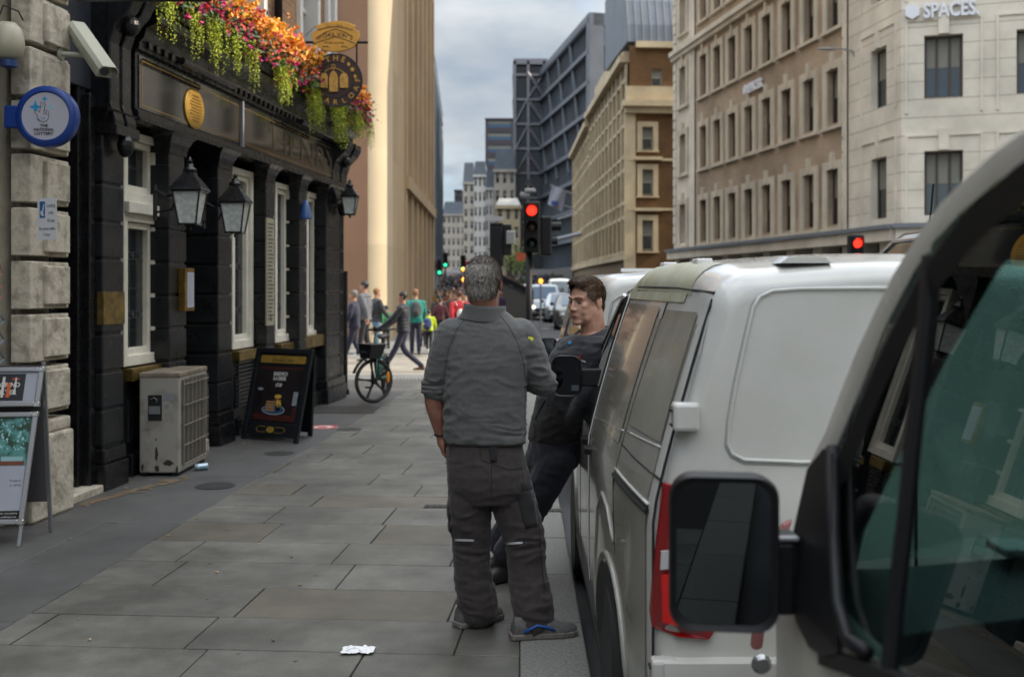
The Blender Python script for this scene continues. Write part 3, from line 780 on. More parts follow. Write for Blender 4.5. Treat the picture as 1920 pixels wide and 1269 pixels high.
# cctv
Yc = 8.05; p = W(113, 102, Yc)
t = thing('security_camera', (p.x, p.y, p.z), 'white box shaped security camera on a short wall arm above the black door', 'security camera')
M_cctv = mat('cctv_cream', hexc('a5a696'), .45)
m = MB(); q1 = W(158, 104, Yc); m.tube([p, q1], .02, 10); m.tube([q1, W(157, 84, Yc)], .03, 10); m.lathe([(.05, 0), (.045, .015)], p, 14, ax=[(0, 1, 0), (0, 0, 1), (1, 0, 0)]); m.build('bracket', M_cctv, t, smooth='auto')
a = W(146, 62, Yc + .12); b = W(196, 135, Yc - .40); b.x = (196 - CX) * (Yc - .4) / F
dv = (b - a).normalized(); rt = dv.cross(Vector((0, 0, 1))).normalized(); up = rt.cross(dv)
m = MB(); m.loft([[c + rt * x + up * z for x, z in ((-.055, -.045), (.055, -.045), (.055, .035), (-.055, .035))] for c in (a, b)]); m.build('housing', M_cctv, t, bevel=.008)
m = MB(); a2 = a - dv * .04; b2 = b + dv * .09
m.loft([[c + rt * x + up * z for x, z in ((-.07, -.0), (-.07, .05), (-.045, .075), (.045, .075), (.07, .05), (.07, 0), (.064, 0), (.064, .046), (.042, .068), (-.042, .068), (-.064, .046), (-.064, 0))] for c in (a2, b2)]); m.build('sun_shield', M_cctv, t)
m = MB(); m.lathe([(.03, 0), (.03, .004), (.001, .004)], b, 14, ax=[rt, up, dv]); m.build('lens', M_darkglass, t)
# loading sign
Yq = 7.5; C2 = W(91, 411, Yq); k2 = Yq / F
t = thing('loading_sign', (C2.x, C2.y, C2.z), 'white loading restriction plate with blue symbol on the stone pier', 'sign')
fn2 = lambda a, b, w: (C2.x + a * .97 , C2.y - .02 - w - a * .35, C2.z + b)
m = MB(); m.prism(rrect(-22 * k2, -39 * k2, 22 * k2, 39 * k2, .008), 0, .004, fn2); pl = m.build('plate', mat('sign_white', (.62, .64, .68), .4), t)
m = MB(); m.prism(rrect(-17 * k2, 2 * k2, -4.5 * k2, 33 * k2, .003), .004, .005, fn2); m.build('blue_symbol', mat('sign_symbol_blue', hexc('1f5d94'), .4), pl)
m = MB(); m.prism([(-13 * k2, 6 * k2), (-8 * k2, 28 * k2), (-6 * k2, 28 * k2), (-9 * k2, 12 * k2), (-6.5 * k2, 6 * k2)], .005, .0056, fn2); m.prism([(-15 * k2, 8 * k2), (-15 * k2, 14 * k2), (-12 * k2, 16 * k2), (-11 * k2, 9 * k2)], .005, .0056, fn2); m.build('symbol_mark', MATS['sign_white'], pl)
for txt, x, y, wd_ in (('Loading', 9, 22, 19), ('only', 9, 9, 11), ('40 mins', 9, -6, 17), ('No return within', 0, -21, 36), ('1 hour', 0, -32, 16)):
    text_mb(txt, 6.5 * k2, lambda a, b, w: fn2(x * k2 + a, y * k2 + b, .0046 + w), .0008, width=wd_ * k2).build('letters', M_black, pl)

# ------------------------------------------------------------------ lanterns
def lantern(name_label, px, pyt, pyb, w_out, side_arm=True):
    """square tapering pub lantern; px centre of photo at outward distance w_out"""
    a = S(px, w_out); z1 = Zp(px, pyt, w_out); z0 = Zp(px, pyb, w_out); c = PF.P(a, w_out, z0); H = z1 - z0
    t = thing('wall_lantern', c, name_label, 'lantern', 'tapered wall lanterns on the pub')
    def sq(r, z, mb=None): return [Vector((c.x + dx * r, c.y + dy * r, c.z + z)) for dx, dy in ((-1, -1), (1, -1), (1, 1), (-1, 1))]
    g0, g1 = 0.02, H * .50; r0, r1 = H * .115, H * .185
    m = MB(); m.loft([sq(r0, g0), sq(r1, g1)]); gl = m.build('glass', mat('lantern_glass', hexc('c9cfca'), .2, var=.3, vscale=20, spec=.8), t)
    f = MB()
    for i in range(4): f.tube([sq(r0 + .004, g0)[i], sq(r1 + .004, g1)[i]], .009, 6)
    for r, z in ((r0 + .006, g0), (r1 + .008, g1)):
        for i in range(4): f.tube([sq(r, z)[i], sq(r, z)[(i + 1) % 4]], .011, 6)
    f.ell((c.x, c.y, c.z - .012), (.018, .018, .02)); f.build('frame', M_blackpaint, t, smooth='auto')
    m = MB(); m.loft([sq(r1 + .03, g1 + .006), sq(r1 + .02, g1 + .03), sq(r1 * .45, g1 + H * .24), sq(r1 * .42, g1 + H * .27)]); m.build('roof', M_blackpaint, t)
    z = g1 + H * .27
    m = MB(); m.lathe([(r1 * .36, z), (r1 * .55, z + .01), (r1 * .5, z + .03), (r1 * .28, z + .05), (r1 * .3, z + .07), (r1 * .12, z + .09), (.018, H * .9), (.028, H * .93), (.012, H * .96), (.001, H)], (c.x, c.y, c.z), 14); m.build('finial', M_blackpaint, t, smooth=True)
    if side_arm:
        b0 = PF.P(a, 0.0, z0 + H * .52); b1 = PF.P(a, w_out - r1 * .8, z0 + H * .5)
        m = MB(); m.tube([b0, (b0 + b1) / 2 + Vector((0, 0, -.05)), b1], .014, 8)
        m.tube([PF.P(a, 0, z0 + H * .2), PF.P(a, w_out * .5, z0 + H * .25), PF.P(a, w_out - r1, z0 + H * .47)], .01, 8)
        PF.box(m, a - .03, a + .03, 0, .015, z0 + H * .1, z0 + H * .6); m.build('arm', M_black, t)
lantern('black tapered wall lantern on the pub pier left of the doorway', 356, 293, 425, .34)
lantern('black tapered wall lantern with pale glass on the pub pier right of the doorway', 441, 322, 440, .34)
lantern('black lantern sticking out past the far corner of the pub below the flowers', 656, 335, 405, .30)
# brass menu case
t = thing('menu_case', PF.P(S(335), .02, 1.5), 'brass framed menu case with white sheet on the pier beside the pub doorway', 'menu case')
a0, a1 = S(334, .0), S(351, .0); z0, z1 = Zp(343, 583), Zp(343, 503)
m = MB(); PF.box(m, a0, a1, 0, .075, z0, z1); m.build('case', M_brass, t, bevel=.006)
m = MB(); PF.box(m, a0 + .035, a1 - .02, .075, .079, z0 + .035, z1 - .04); m.build('menu_sheet', mat('menu_paper', hexc('aab0bc'), .3), t)
m = MB()
for i in range(14): PF.box(m, a0 + .05, a1 - .045 - .02 * (i % 3), .079, .0795, z1 - .07 - i * .022, z1 - .066 - i * .022)
m.build('menu_lines', mat('faint_ink', (.25, .25, .27), .6), t)
# cream plaque board on pier 4
t = thing('menu_board', PF.P(S(507), .02, 1.7), 'tall narrow cream board with lines of writing on a black pier', 'menu board')
a0, a1 = S(500.5, .02), S(514, .02); z0, z1 = Zp(508, 610, .02), Zp(508, 410, .02)
m = MB(); PF.box(m, a0, a1, .0, .022, z0, z1); m.build('board', mat('cream_board', hexc('9b9580'), .5), t, bevel=.003)
m = MB()
for i in range(26): PF.box(m, a0 + .03, a1 - .03 - .02 * (i % 4), .022, .0235, z1 - .08 - i * .046, z1 - .06 - i * .046)
PF.box(m, (a0 + a1) / 2 - .02, (a0 + a1) / 2 + .02, .022, .024, z0 + .05, z0 + .14)
m.build('writing_lines', mat('ink', (.06, .055, .05), .6), t)
# blue plaque/lamp on pier 5
t = thing('blue_cone_sign', PF.P(S(572), .1, 2.3), 'small blue cone shaped light on the black pier by the last window', 'light')
c = PF.P(S(573, .07), .07, Zp(573, 411, .07)); m = MB(); m.lathe([(.085, 0), (.08, .02), (.05, .2), (.02, .25), (.001, .255)], c, 14); m.build('cone', mat('cone_blue', hexc('30558c'), .3), t, smooth=True)
m = MB(); PF.box(m, S(573, .07) - .02, S(573, .07) + .02, 0, .03, c.z + .05, c.z + .2); m.build('mount', M_black, t)

# ------------------------------------------------------------------ hanging pub signs
Ys = 13.8; k = Ys / F; a_w = S(547)
t = thing('hanging_sign', W(630, 78, Ys), 'gold crest over round black and gold hanging pub sign on a wall bracket', 'pub sign')
fnS = lambda a, b, w: (W(a, b, Ys).x, Ys - w, W(a, b, Ys).z)
m = MB(); m.tube([W(545, 80, Ys), W(690, 80, Ys)], .018, 8); m.tube([W(548, 98, Ys), W(566, 82, Ys)], .012, 6); m.box(tuple(W(542, 98, Ys + .03)), tuple(W(549, 62, Ys - .03)))
for x in (589, 669): m.tube([W(x, 82, Ys), W(x, 118 if x < 600 else 125, Ys)], .012, 6)
m.tube([W(572, 68, Ys), W(592, 50, Ys)], .004, 5)
m.build('bracket', M_black, t)
M_goldsign = mat('gold_sign_paint', hexc('cf9d3e'), .5, var=.15, vscale=10)
M_brown = mat('sign_brown', hexc('32221d'), .5)
z3 = lambda x, y: (520 + x / 6.344, 20 + y / 6.344)
crest = [(450, 190), (560, 150), (700, 128), (840, 145), (935, 185), (920, 225), (975, 255), (982, 320), (960, 365), (925, 430), (830, 475), (700, 498), (570, 480), (460, 430), (425, 370), (408, 310), (425, 255), (480, 235)]
m = MB(); m.prism([z3(*p) for p in crest], -.02, .025, fnS); cr = m.build('crest', M_goldsign, t, bevel=.006)
m = MB()
for line in ([(485, 330), (560, 275), (690, 225), (820, 270), (900, 320)], [(440, 400), (560, 360), (690, 318), (820, 355), (930, 400)], [(480, 240), (560, 220), (690, 195), (820, 215), (900, 240)], [(540, 440), (600, 430), (620, 445)], [(760, 440), (800, 430), (840, 445)]):
    m.tube([fnS(*z3(*p), .027) for p in line], .005, 5)
m.build('scroll_lines', M_brown, cr)
def arc_text(txt, cx, cy, rpx, a_mid, a_step, hpx, parent, material, flip=False, name='letters'):
    m = MB(); n = len(txt)
    for i, ch in enumerate(txt):
        an = a_mid + (i - (n - 1) / 2) * a_step
        ra = R(an)
        def place(x, y, w, ra=ra):
            xx, yy = x / k, (y / k) - hpx / 2
            if not flip: px_ = cx + math.sin(ra) * (rpx + yy) + math.cos(ra) * xx; py_ = cy - math.cos(ra) * (rpx + yy) + math.sin(ra) * xx
            else: px_ = cx + math.sin(ra) * (rpx - yy) - math.cos(ra) * xx * -1 * -1; py_ = cy - math.cos(ra) * (rpx - yy) - math.sin(ra) * xx
            return fnS(px_, py_, .027 + w)
        tm = text_mb(ch, hpx * k, place, .003, bold=.01 * hpx * k); o_ = len(m.v); m.v += tm.v; m.f += [tuple(q + o_ for q in f) for f in tm.f]; m.m += tm.m
    m.build(name, material, parent)
arc_text("NICHOLSON'S", 628, 68 + 78, 80, 0, 4.7, 7.0, cr, M_brown)
arc_text("EST 1873", 628, 46 + 90, 87, 0, 2.6, 3.2, cr, M_brown)
text_mb('PUBHOUSE', 3 * k, lambda x, y, w: (W(628, 83, Ys).x + x, Ys - .027 - w, W(628, 83, Ys).z + y), .002, width=36 * k).build('letters', M_brown, cr)
m = MB(); m.prism([(630 + 50 * math.cos(a * PI / 24), 151 + 50 * math.sin(a * PI / 24)) for a in range(48)], -.03, .025, fnS); rd = m.build('round_board', M_brown, t, bevel=.008)
m = MB()
for rr_, th in ((34, .006), (49, .008)): m.tube([fnS(630 + rr_ * math.cos(a * PI / 24), 151 + rr_ * math.sin(a * PI / 24), .026) for a in range(49)], th, 6)
m.build('ring_line', mat('dark_ring', hexc('1c1310'), .5), rd)
arc_text('THE', 630, 151, 41, 0, 21, 10, rd, M_goldsign)
arc_text('SUGARLOAF', 630, 151, 41, 180, -22.5, 9.5, rd, M_goldsign, True)
m = MB()
def loaf(x0, x1, y0, y1, mb):
    cx = (x0 + x1) / 2; w_ = (x1 - x0) / 2
    pts = [(x0, y1), (x0, y0 + (y1 - y0) * .38)] + [(cx + w_ * math.cos(R(a)) * -1, y0 + (y1 - y0) * .38 - math.sin(R(a)) * (y1 - y0) * .38) for a in (20, 45, 70, 90, 110, 135, 160)] + [(x1, y0 + (y1 - y0) * .38), (x1, y1)]
    mb.prism([z3(*p) for p in pts][::-1], .025, .045, fnS)
loaf(515, 605, 745, 930, m); loaf(622, 726, 730, 975, m); loaf(748, 848, 750, 930, m)
m.build('loaf_emblem', mat('loaf_gold', hexc('c99a48'), .5, var=.35, vscale=30), rd, bevel=.004)
m = MB(); m.tube([fnS(*z3(*p), .03) for p in ((560, 745), (600, 710), (672, 690), (745, 710), (800, 750))], .005, 6); m.tube([fnS(*z3(672 + 20 * math.cos(a), 670 + 22 * math.sin(a)), .03) for a in [i * PI / 6 for i in range(13)]], .004, 5); m.tube([fnS(*z3(673, 690), .03), fnS(*z3(673, 735), .03)], .004, 5)
for sx, sy in ((450, 715), (897, 708)):
    pts = []
    for i in range(10): r_ = 34 if i % 2 == 0 else 14; pts.append(z3(sx + r_ * math.sin(i * PI / 5), sy - r_ * math.cos(i * PI / 5)))
    m.prism(pts[::-1], .025, .032, fnS)
for sx, sy in ((497, 648), (853, 645), (930, 788)): m.prism([z3(sx, sy - 26), z3(sx + 20, sy), z3(sx, sy + 26), z3(sx - 20, sy)][::-1], .025, .032, fnS)
m.build('gold_marks', M_goldsign, rd)
# ------------------------------------------------------------------ planters along the ledge
M_leafL = mat('lime_trailing_leaf', hexc('a4b030'), .6, island=.35)
M_leafD = mat('dark_green_leaf', (.035, .075, .022), .6, island=.45)
M_flo = mat('orange_petal', (.85, .36, .07), .6, island=.3)
M_flp = mat('pink_petal', (.62, .04, .22), .6, island=.3)
M_fls = mat('salmon_petal', (.75, .16, .12), .6, island=.3)
M_fly = mat('yellow_petal', (.85, .48, .06), .6, island=.2)
def leaf(mb, c, r, rnd, mi=0):
    a = Vector((rnd.gauss(0, 1), rnd.gauss(0, 1), rnd.gauss(0, 1))).normalized(); b = a.cross(Vector((rnd.gauss(0, 1), rnd.gauss(0, 1), rnd.gauss(0, 1)))).normalized()
    mb.add([c - a * r, c + b * r * .55, c + a * r, c - b * r * .55], [(0, 1, 2, 3)], mi)
sf0, sf1 = S(300, .35), s_end + .15
NB = 6
where = ['nearest the security camera', 'above the round gold emblem', 'next after the one above the emblem', 'brightest with orange blossom before the hanging sign', 'directly below the round hanging sign', 'at the far corner of the pub']
for b in range(NB):
    a0 = sf0 + (sf1 - sf0) * b / NB; a1 = sf0 + (sf1 - sf0) * (b + 1) / NB
    rnd = random.Random(40 + b)
    t = thing('flower_box', PF.P((a0 + a1) / 2, .2, 4.13), 'ledge flower box with trailing lime stems, %s' % where[b], 'flower box', 'flower boxes along the pub ledge')
    m = MB(); PF.box(m, a0 + .02, a1 - .02, .02, .26, 4.135, 4.33); m.build('trough', M_black, t, bevel=.01)
    m = MB()
    n = int(1200 * (a1 - a0))
    for i in range(n):
        s_ = rnd.uniform(a0, a1); hgt = .34 + .14 * noise.noise(Vector((s_ * 2.2, 0, 3))); z = 4.22 + rnd.random() * hgt; w = .14 + rnd.gauss(0, .12) + .10 * (1 - (z - 4.2) / .5)
        leaf(m, PF.P(s_, max(-.05, w), z), rnd.uniform(.018, .038), rnd)
    m.build('foliage', M_leafD, t)
    # trailing stems
    m = MB(); nst = int(16 * (a1 - a0)); tuft = [rnd.uniform(a0, a1) for _ in range(max(2, int(2.8 * (a1 - a0))))]
    for i in range(nst * 3):
        s_ = rnd.choice(tuft) + rnd.gauss(0, .055); w = .31 + rnd.uniform(-.05, .09); l = rnd.uniform(.25, .62) * (1.15 if b in (3, 4) else .9)
        z = 4.3; ds = rnd.uniform(-.04, .04)
        kk = int(l / .0115)
        for q in range(kk):
            f = q / kk; z_ = 4.32 - l * f; c = PF.P(s_ + ds * f + rnd.gauss(0, .008), w + .05 * math.sin(f * 2) + rnd.gauss(0, .008), z_)
            leaf(m, c, rnd.uniform(.011, .019) * (1 - .4 * f), rnd)
    m.build('trailing_stems', M_leafL, t)
    # blossoms: clusters of petals
    for nm, M_, dens, zc_, sd in (('orange_blossom', M_flo, (10, 16, 46, 60, 20, 26)[b], .36, .10), ('pink_blossom', M_flp, (20, 20, 14, 12, 26, 28)[b], .20, .13), ('salmon_blossom', M_fls, (6, 9, 14, 13, 14, 10)[b], .26, .13), ('yellow_blossom', M_fly, (6, 10, 36, 44, 8, 14)[b], .40, .07)):
        m = MB()
        for i in range(int(dens * (a1 - a0) * 3.4)):
            s_ = rnd.uniform(a0, a1); z = 4.2 + zc_ + rnd.gauss(0, sd); w = .31 + rnd.gauss(0, .07) + .06 * (4.5 - z)
            c = PF.P(s_, w, z); rr_ = rnd.uniform(.028, .056) * (1.0 if nm != 'pink_blossom' else .75)
            for p_ in range(9):
                d_ = Vector((rnd.gauss(0, 1), rnd.gauss(0, 1), rnd.gauss(0, 1))).normalized()
                leaf(m, c + d_ * rr_ * .5, rr_ * rnd.uniform(.5, .8), rnd)
        m.build(nm, M_, t)
# ------------------------------------------------------------------ big buildings
M_tan = mat('tan_stone', hexc('b49a78'), .85, var=.14, vscale=.35, bump=.2, bscale=8, bdist=.02)
M_pinkst = mat('pink_sandstone', hexc('8f6d55'), .85, var=.15, vscale=.3)
M_cream_stone = mat('cream_limestone', hexc('c0ae8e'), .85, var=.25, vscale=.4)
M_pale = mat('pale_limestone', hexc('d8d0c0'), .85, var=.2, vscale=.6, bump=.15, bscale=3)
M_glassC = mat('city_window_glass', (.022, .028, .03), .05, spec=.9)
M_glassB = mat('blue_city_glass', (.035, .075, .13), .06, spec=1.0)
M_frame = mat('bronze_frame', (.055, .042, .032), .5)
def surround(f, mb, a0, a1, z0, z1, t, w, key=True, mi=0):
    f.box(mb, a0 - t, a0, 0, w, z0 - .12, z1 + t); f.box(mb, a1, a1 + t, 0, w, z0 - .12, z1 + t)
    f.box(mb, a0 + .002, a1 - .002, 0, w, z1, z1 + t); f.box(mb, a0 - t - .08, a1 + t + .08, 0, w + .08, z0 - .24, z0 - .122)
    if key: f.box(mb, (a0 + a1) / 2 - t * .35, (a0 + a1) / 2 + t * .35, 0, w + .06, z1 + .02, z1 + t + .35)
def window(f, parent, a0, a1, z0, z1, depth, glass, frame, cols=1, rows=1, t=.06, sash=False, lit=False, name='window'):
    mb = MB()
    f.box(mb, a0, a0 + t, -depth - .05, -depth + .03, z0, z1); f.box(mb, a1 - t, a1, -depth - .05, -depth + .03, z0, z1)
    f.box(mb, a0 + t, a1 - t, -depth - .05, -depth + .03, z1 - t, z1); f.box(mb, a0 + t, a1 - t, -depth - .05, -depth + .03, z0, z0 + t)
    for i in range(1, cols): x = a0 + (a1 - a0) * i / cols; f.box(mb, x - t / 2, x + t / 2, -depth - .05, -depth + .028, z0 + t, z1 - t)
    for i in range(1, rows): z = z0 + (z1 - z0) * i / rows; f.box(mb, a0 + t, a1 - t, -depth - .05, -depth + .026, z - t / 2, z + t / 2)
    w = mb.build(name, frame, parent)
    g = MB(); g.add([f.P(a0, -depth - .02, z0), f.P(a1, -depth - .02, z0), f.P(a1, -depth - .02, z1), f.P(a0, -depth - .02, z1)], [(0, 1, 2, 3)]); g.build('pane', glass, w)
    if lit:
        g = MB(); zz = z0 + (z1 - z0) * .52; f.box(g, a0 + t * 1.5, a1 - t * 1.5, -depth - .019, -depth - .012, zz, zz + .14); g.build('ceiling_light', emis('office_light', (1, .85, .6), .8), w)
    BL[0] = (BL[0] * 7 + 3) % 11
    if BL[0] in (1, 4, 5, 8): g = MB(); zz = z1 - (z1 - z0) * (.2 + .06 * BL[0]); f.box(g, a0 + t * 1.2, a1 - t * 1.2, -depth - .018, -depth - .008, zz, z1 - t); g.build('blind', mat('window_blind', hexc('7b7a72'), .7), w)
    return w
BL = [5]
# ---- tan tower block on the left, beyond the side street
tb = thing('office_block', (-5, 40, 0), 'tall tan stone office block with rounded corner and deep upright fins beyond the pub', 'building')
m = MB(); m.box((-22, 33.0, 0), (-4.74, 34, 40)); m.box((-22, 34, 0), (-5.8, 41.9, 40)); m.build('end_wall', M_pinkst, tb)
m = MB(); pts = [(-4.72 + .52 * math.sin(R(a)), 33.56 - .52 * math.cos(R(a))) for a in range(0, 91, 6)] + [(-4.2, 35.2), (-4.7, 35.3), (-5.4, 34.5)]
zz = 0; j = 0
while zz < 40:
    m.loft([[(x, y, z) for x, y in pts] for z in (zz + .001, zz + 3.019)]); zz += 3.02
m.build('corner_pier', mat('pale_tan_stone', hexc('bfae90'), .8, var=.1, vscale=.5, island=.07), tb, smooth='auto')
TF = Facade((-4.26, 35.2), (-4.92, 66.0))
m = MB()
for zz in np.arange(0, 40, 3.02):
    for a0 in (0.0, 2.7):
        TF.box(m, a0 + .01, a0 + 2.68, -.8, -.02, zz + .004, zz + 3.016)
m.build('stone_panel', mat('tan_panel', hexc('ae9674'), .85, var=.08, vscale=.5, island=.10), tb)
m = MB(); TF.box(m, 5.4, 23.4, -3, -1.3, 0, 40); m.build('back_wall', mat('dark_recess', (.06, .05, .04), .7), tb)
m = MB()
a = 5.4; nf = 0
while a < 23:
    TF.box(m, a, a + .75, -1.3, .05, 0, 5.45); TF.box(m, a + .1, a + .75, -1.3, .05, 5.95, 40); a += 2.9; nf += 1
m.build('upright_fins', M_tan, tb)
m = MB()
for z in (5.45, ): TF.box(m, 5.4, 23.4, -1.3, .16, z, z + .5)
for k_, z in enumerate(np.arange(9.6, 40, 3.9)): TF.box(m, 5.4, 23.4, -1.28, -.25, z, z + .8)
m.build('floor_bands', M_tan, tb)
a = 6.15
for i in range(6):
    for z0, z1 in ((.6, 5.4), (6.0, 9.5), (10.45, 13.4), (14.35, 17.3), (18.2, 21.2)):
        g = MB(); TF.box(g, a, a + 2.14, -1.0, -.97, z0, z1); g.build('window', M_glassC, tb)
    a += 2.9
m = MB(); m.box((-6.3, 32.8, 5.2), (-5.75, 32.99, 22)); m.build('blue_window_strip', M_glassB, tb)
m = MB(); TF.box(m, 5.4, 23.4, -10, .1, 40, 41); m.build('parapet', M_tan, tb)

# ---- scaffolded building further left
sbd = thing('scaffold_building', (-8.2, 100, 0), 'dark building wrapped in scaffolding at the left edge of the strip of sky', 'building')
SF = Facade((-6.9, 84), (-8.5, 116))
m = MB(); SF.box(m, 0, 32, -12, -.9, 3.5, 17.2); SF.box(m, 0, 32, -12, -.8, 0, 3.5); m.build('wall', mat('netting_dark', hexc('303a42'), .8, var=.4, vscale=1), sbd)
m = MB(); SF.box(m, 0, 32, -.79, -.3, .2, 4); m.build('hoarding', mat('grey_hoarding', hexc('8c96a0'), .6), sbd)
m = MB()
for i in range(17):
    p = i * 2; m.tube([SF.P(p, .1, 3.6), SF.P(p, .1, 19.5 - i * .12)], .06, 5)
    m.tube([SF.P(p, -.8, 3.6), SF.P(p, -.8, 19)], .06, 5)
for z in np.arange(4, 19.5, 1.9):
    m.tube([SF.P(0, .1, z), SF.P(32, .1, z)], .05, 5); m.tube([SF.P(0, .1, z + 1), SF.P(32, .1, z + 1)], .04, 5); SF.box(m, 0, 32, -.8, .05, z - .1, z - .04)
m.build('scaffolding', mat('scaffold_steel', hexc('56626c'), .5, metal=.3), sbd)

# ---- right: big stone & brown brick office with SPACES lettering
sp = thing('corner_office', (12.6, 41, 0), 'large brown brick and pale stone corner office with lettering, right of the brown brick building', 'building')
F1 = Facade((9.0, 62.0), (12.62, 41.0), side=1)    # receding face
F1n = F1.n
if F1.n.x > 0: F1 = Facade((9.0, 62.0), (12.62, 41.0), side=-1)
F2 = Facade((12.62, 41.0), (13.16, 36.8), side=-1 if Facade((12.62, 41.0), (13.16, 36.8)).n.x > 0 else 1)
F3 = Facade((13.16, 36.8), (24.0, 33.2), side=-1 if Facade((13.16, 36.8), (24, 33.2)).n.y > 0 else 1)
rowsz = [(4.15, 6.35), (8.15, 10.3), (12.0, 14.1), (16.1, 18.3), (20.1, 22.2), (24, 26)]
Mbb = brick_mat('brown_office_brick', hexc('a6937c'), hexc('b09c84'), hexc('9e907e'), 1.0)
pxs = [1283.5, 1320, 1346, 1374, 1405, 1438.5, 1476, 1518, 1563]
cols1 = [F1.s_px(p) for p in pxs]
hw = .52
holes = [(c - hw, c + hw, z0, z1) for c in cols1 for z0, z1 in rowsz]
q0 = F1.s_px(1304); q1 = F1.s_px(1583)
hb = [h for h in holes if h[0] > q0 and h[1] < q1]; hq = [h for h in holes if h[0] < q0]
F1.wall(q0, q1, 3.9, 27, hb, .3).build('brick_wall', Mbb, sp, uv=F1.uv())
m = F1.wall(0, q0, 3.9, 27, hq, .3, w=.06); m2 = F1.wall(q1, F1.len, 3.9, 27, [], .3, w=.06); m.add(m2.v, m2.f)
m.build('stone_quoin_wall', M_pale, sp)
m = MB()
for z in np.arange(4.2, 27, .55):
    F1.box(m, q1 + .05, F1.len - .3, .06, .12, z, z + .45); F1.box(m, .02, .5, .06, .12, z, z + .45)
m.build('quoins', M_pale, sp)
m = MB()
for i, c in enumerate(cols1):
    for j, (z0, z1) in enumerate(rowsz): surround(F1, m, c - hw, c + hw, z0, z1, .32, .08 if i else .14)
m.build('window_surrounds', mat('office_stone', hexc('c9bfac'), .85, var=.2, vscale=.6), sp)
for i, c in enumerate(cols1):
    for j, (z0, z1) in enumerate(rowsz[:5]): window(F1, sp, c - hw, c + hw, z0, z1, .26, M_glassC, M_frame, 1, 1, .07, lit=j == 1 and i > 1)
# spandrel panels in two narrow bays
m = MB()
for i in (4, 5): F1.box(m, cols1[i] - hw, cols1[i] + hw, -.2, -.1, 6.5, 8.0)
m.build('spandrel', M_frame, sp)
m = MB()
for f in (F1, F2, F3): f.box(m, -.1, f.len + .1, -.5, .35, 15.0, 15.25); f.box(m, -.1, f.len + .1, -.5, .22, 14.75, 15.0)
for f in (F1,): f.box(m, -.1, f.len, -.5, .12, 19.0, 19.3)
m.build('cornice', M_pale, sp)
m = MB()
for f in (F1, F2, F3): f.box(m, -.3, f.len + .1, -.5, .55, 3.72, 3.86)
m.build('canopy_ledge', mat('lead_grey', (.16, .18, .2), .5), sp)
m = MB()
for f in (F1, F2, F3): f.box(m, -.2, f.len + .05, -.5, .42, 3.3, 3.72)
m.build('ledge_fascia', M_pale, sp)
m = MB()
for f in (F1, F2, F3):
    f.box(m, 0, f.len, -3, -.8, 0, 3.6)
m.build('shop_back', M_darkglass, sp)
m = MB()
for f in (F1, F2, F3):
    a = 0
    while a < f.len: f.box(m, a, min(f.len, a + .8), -.9, 0, 0, 3.4); a += 2.6
m.build('ground_floor_piers', M_pale, sp)
c2 = [F2.s_px(1647)]; hw2 = .62
h2 = [(c - hw2, c + hw2, z0, z1) for c in c2 for z0, z1 in rowsz]
F2.wall(0, F2.len, 3.9, 27, h2, .35).build('corner_wall', M_pale, sp)
for c in c2:
    for z0, z1 in rowsz[:5]: window(F2, sp, c - hw2, c + hw2, z0, z1, .3, M_glassC, M_frame, 1, 1, .08)
m = MB()
for c in c2:
    for z0, z1 in rowsz:
        for k_, t_ in ((.0, .0),):
            F2.box(m, c - hw2 - .75, c - hw2 - .68, 0, .05, z0 - .2, z1 + .6); F2.box(m, c + hw2 + .68, c + hw2 + .75, 0, .05, z0 - .2, z1 + .6); F2.box(m, c - hw2 - .75, c + hw2 + .75, .0, .045, z1 + .6, z1 + .67); F2.box(m, c - .12, c + .12, 0, .1, z1, z1 + .8)
a0, a1 = F3.s_px(1733), F3.s_px(1806); st = (a1 - a0)
c3 = [((a0 + a1) / 2) + k_ * (F3.s_px(1945) - F3.s_px(1770)) for k_ in range(0, 3)]; hw3 = st / 2
h3 = [(c - hw3, c + hw3, z0, z1) for c in c3 for z0, z1 in rowsz if c + hw3 < F3.len]
F3.wall(0, F3.len, 3.9, 27, h3, .35).build('front_wall', M_pale, sp)
for (x0, x1, z0, z1) in h3:
    if z0 < 17: window(F3, sp, x0, x1, z0, z1, .3, mat('office_front_glass', (.03, .045, .06), .03, spec=1.0), M_frame, 3, 1, .08)
    F3.box(m, x0 - .62, x0 - .54, 0, .05, z0 - .5, z1 + .5); F3.box(m, x1 + .54, x1 + .62, 0, .05, z0 - .5, z1 + .5); F3.box(m, x0 - .62, x1 + .62, 0, .047, z1 + .5, z1 + .58); F3.box(m, (x0 + x1) / 2 - .17, (x0 + x1) / 2 + .17, 0, .12, z1 + .02, z1 + .75)
m.build('stone_mouldings', M_pale, sp)
m = MB(); m.box((12.9, 36.9 + 1.2, 26.9), (60, 62, 27.2)); m.add([(9.0, 62, 27), (12.62, 41, 27), (13.16, 36.8, 27), (24, 33.2, 27), (60, 33.2, 27), (60, 62, 27)], [(0, 1, 2, 3, 4, 5)])
m.add([(24, 33.2, 0), (60, 33.2, 0), (60, 33.2, 27), (24, 33.2, 27)], [(0, 1, 2, 3)]); m.add([(9, 62, 0), (60, 62, 0), (60, 62, 27), (9, 62, 27)], [(0, 1, 2, 3)]); m.add([(60, 33.2, 0), (60, 62, 0), (60, 62, 27), (60, 33.2, 27)], [(0, 1, 2, 3)])
m.build('roof', M_pale, sp)
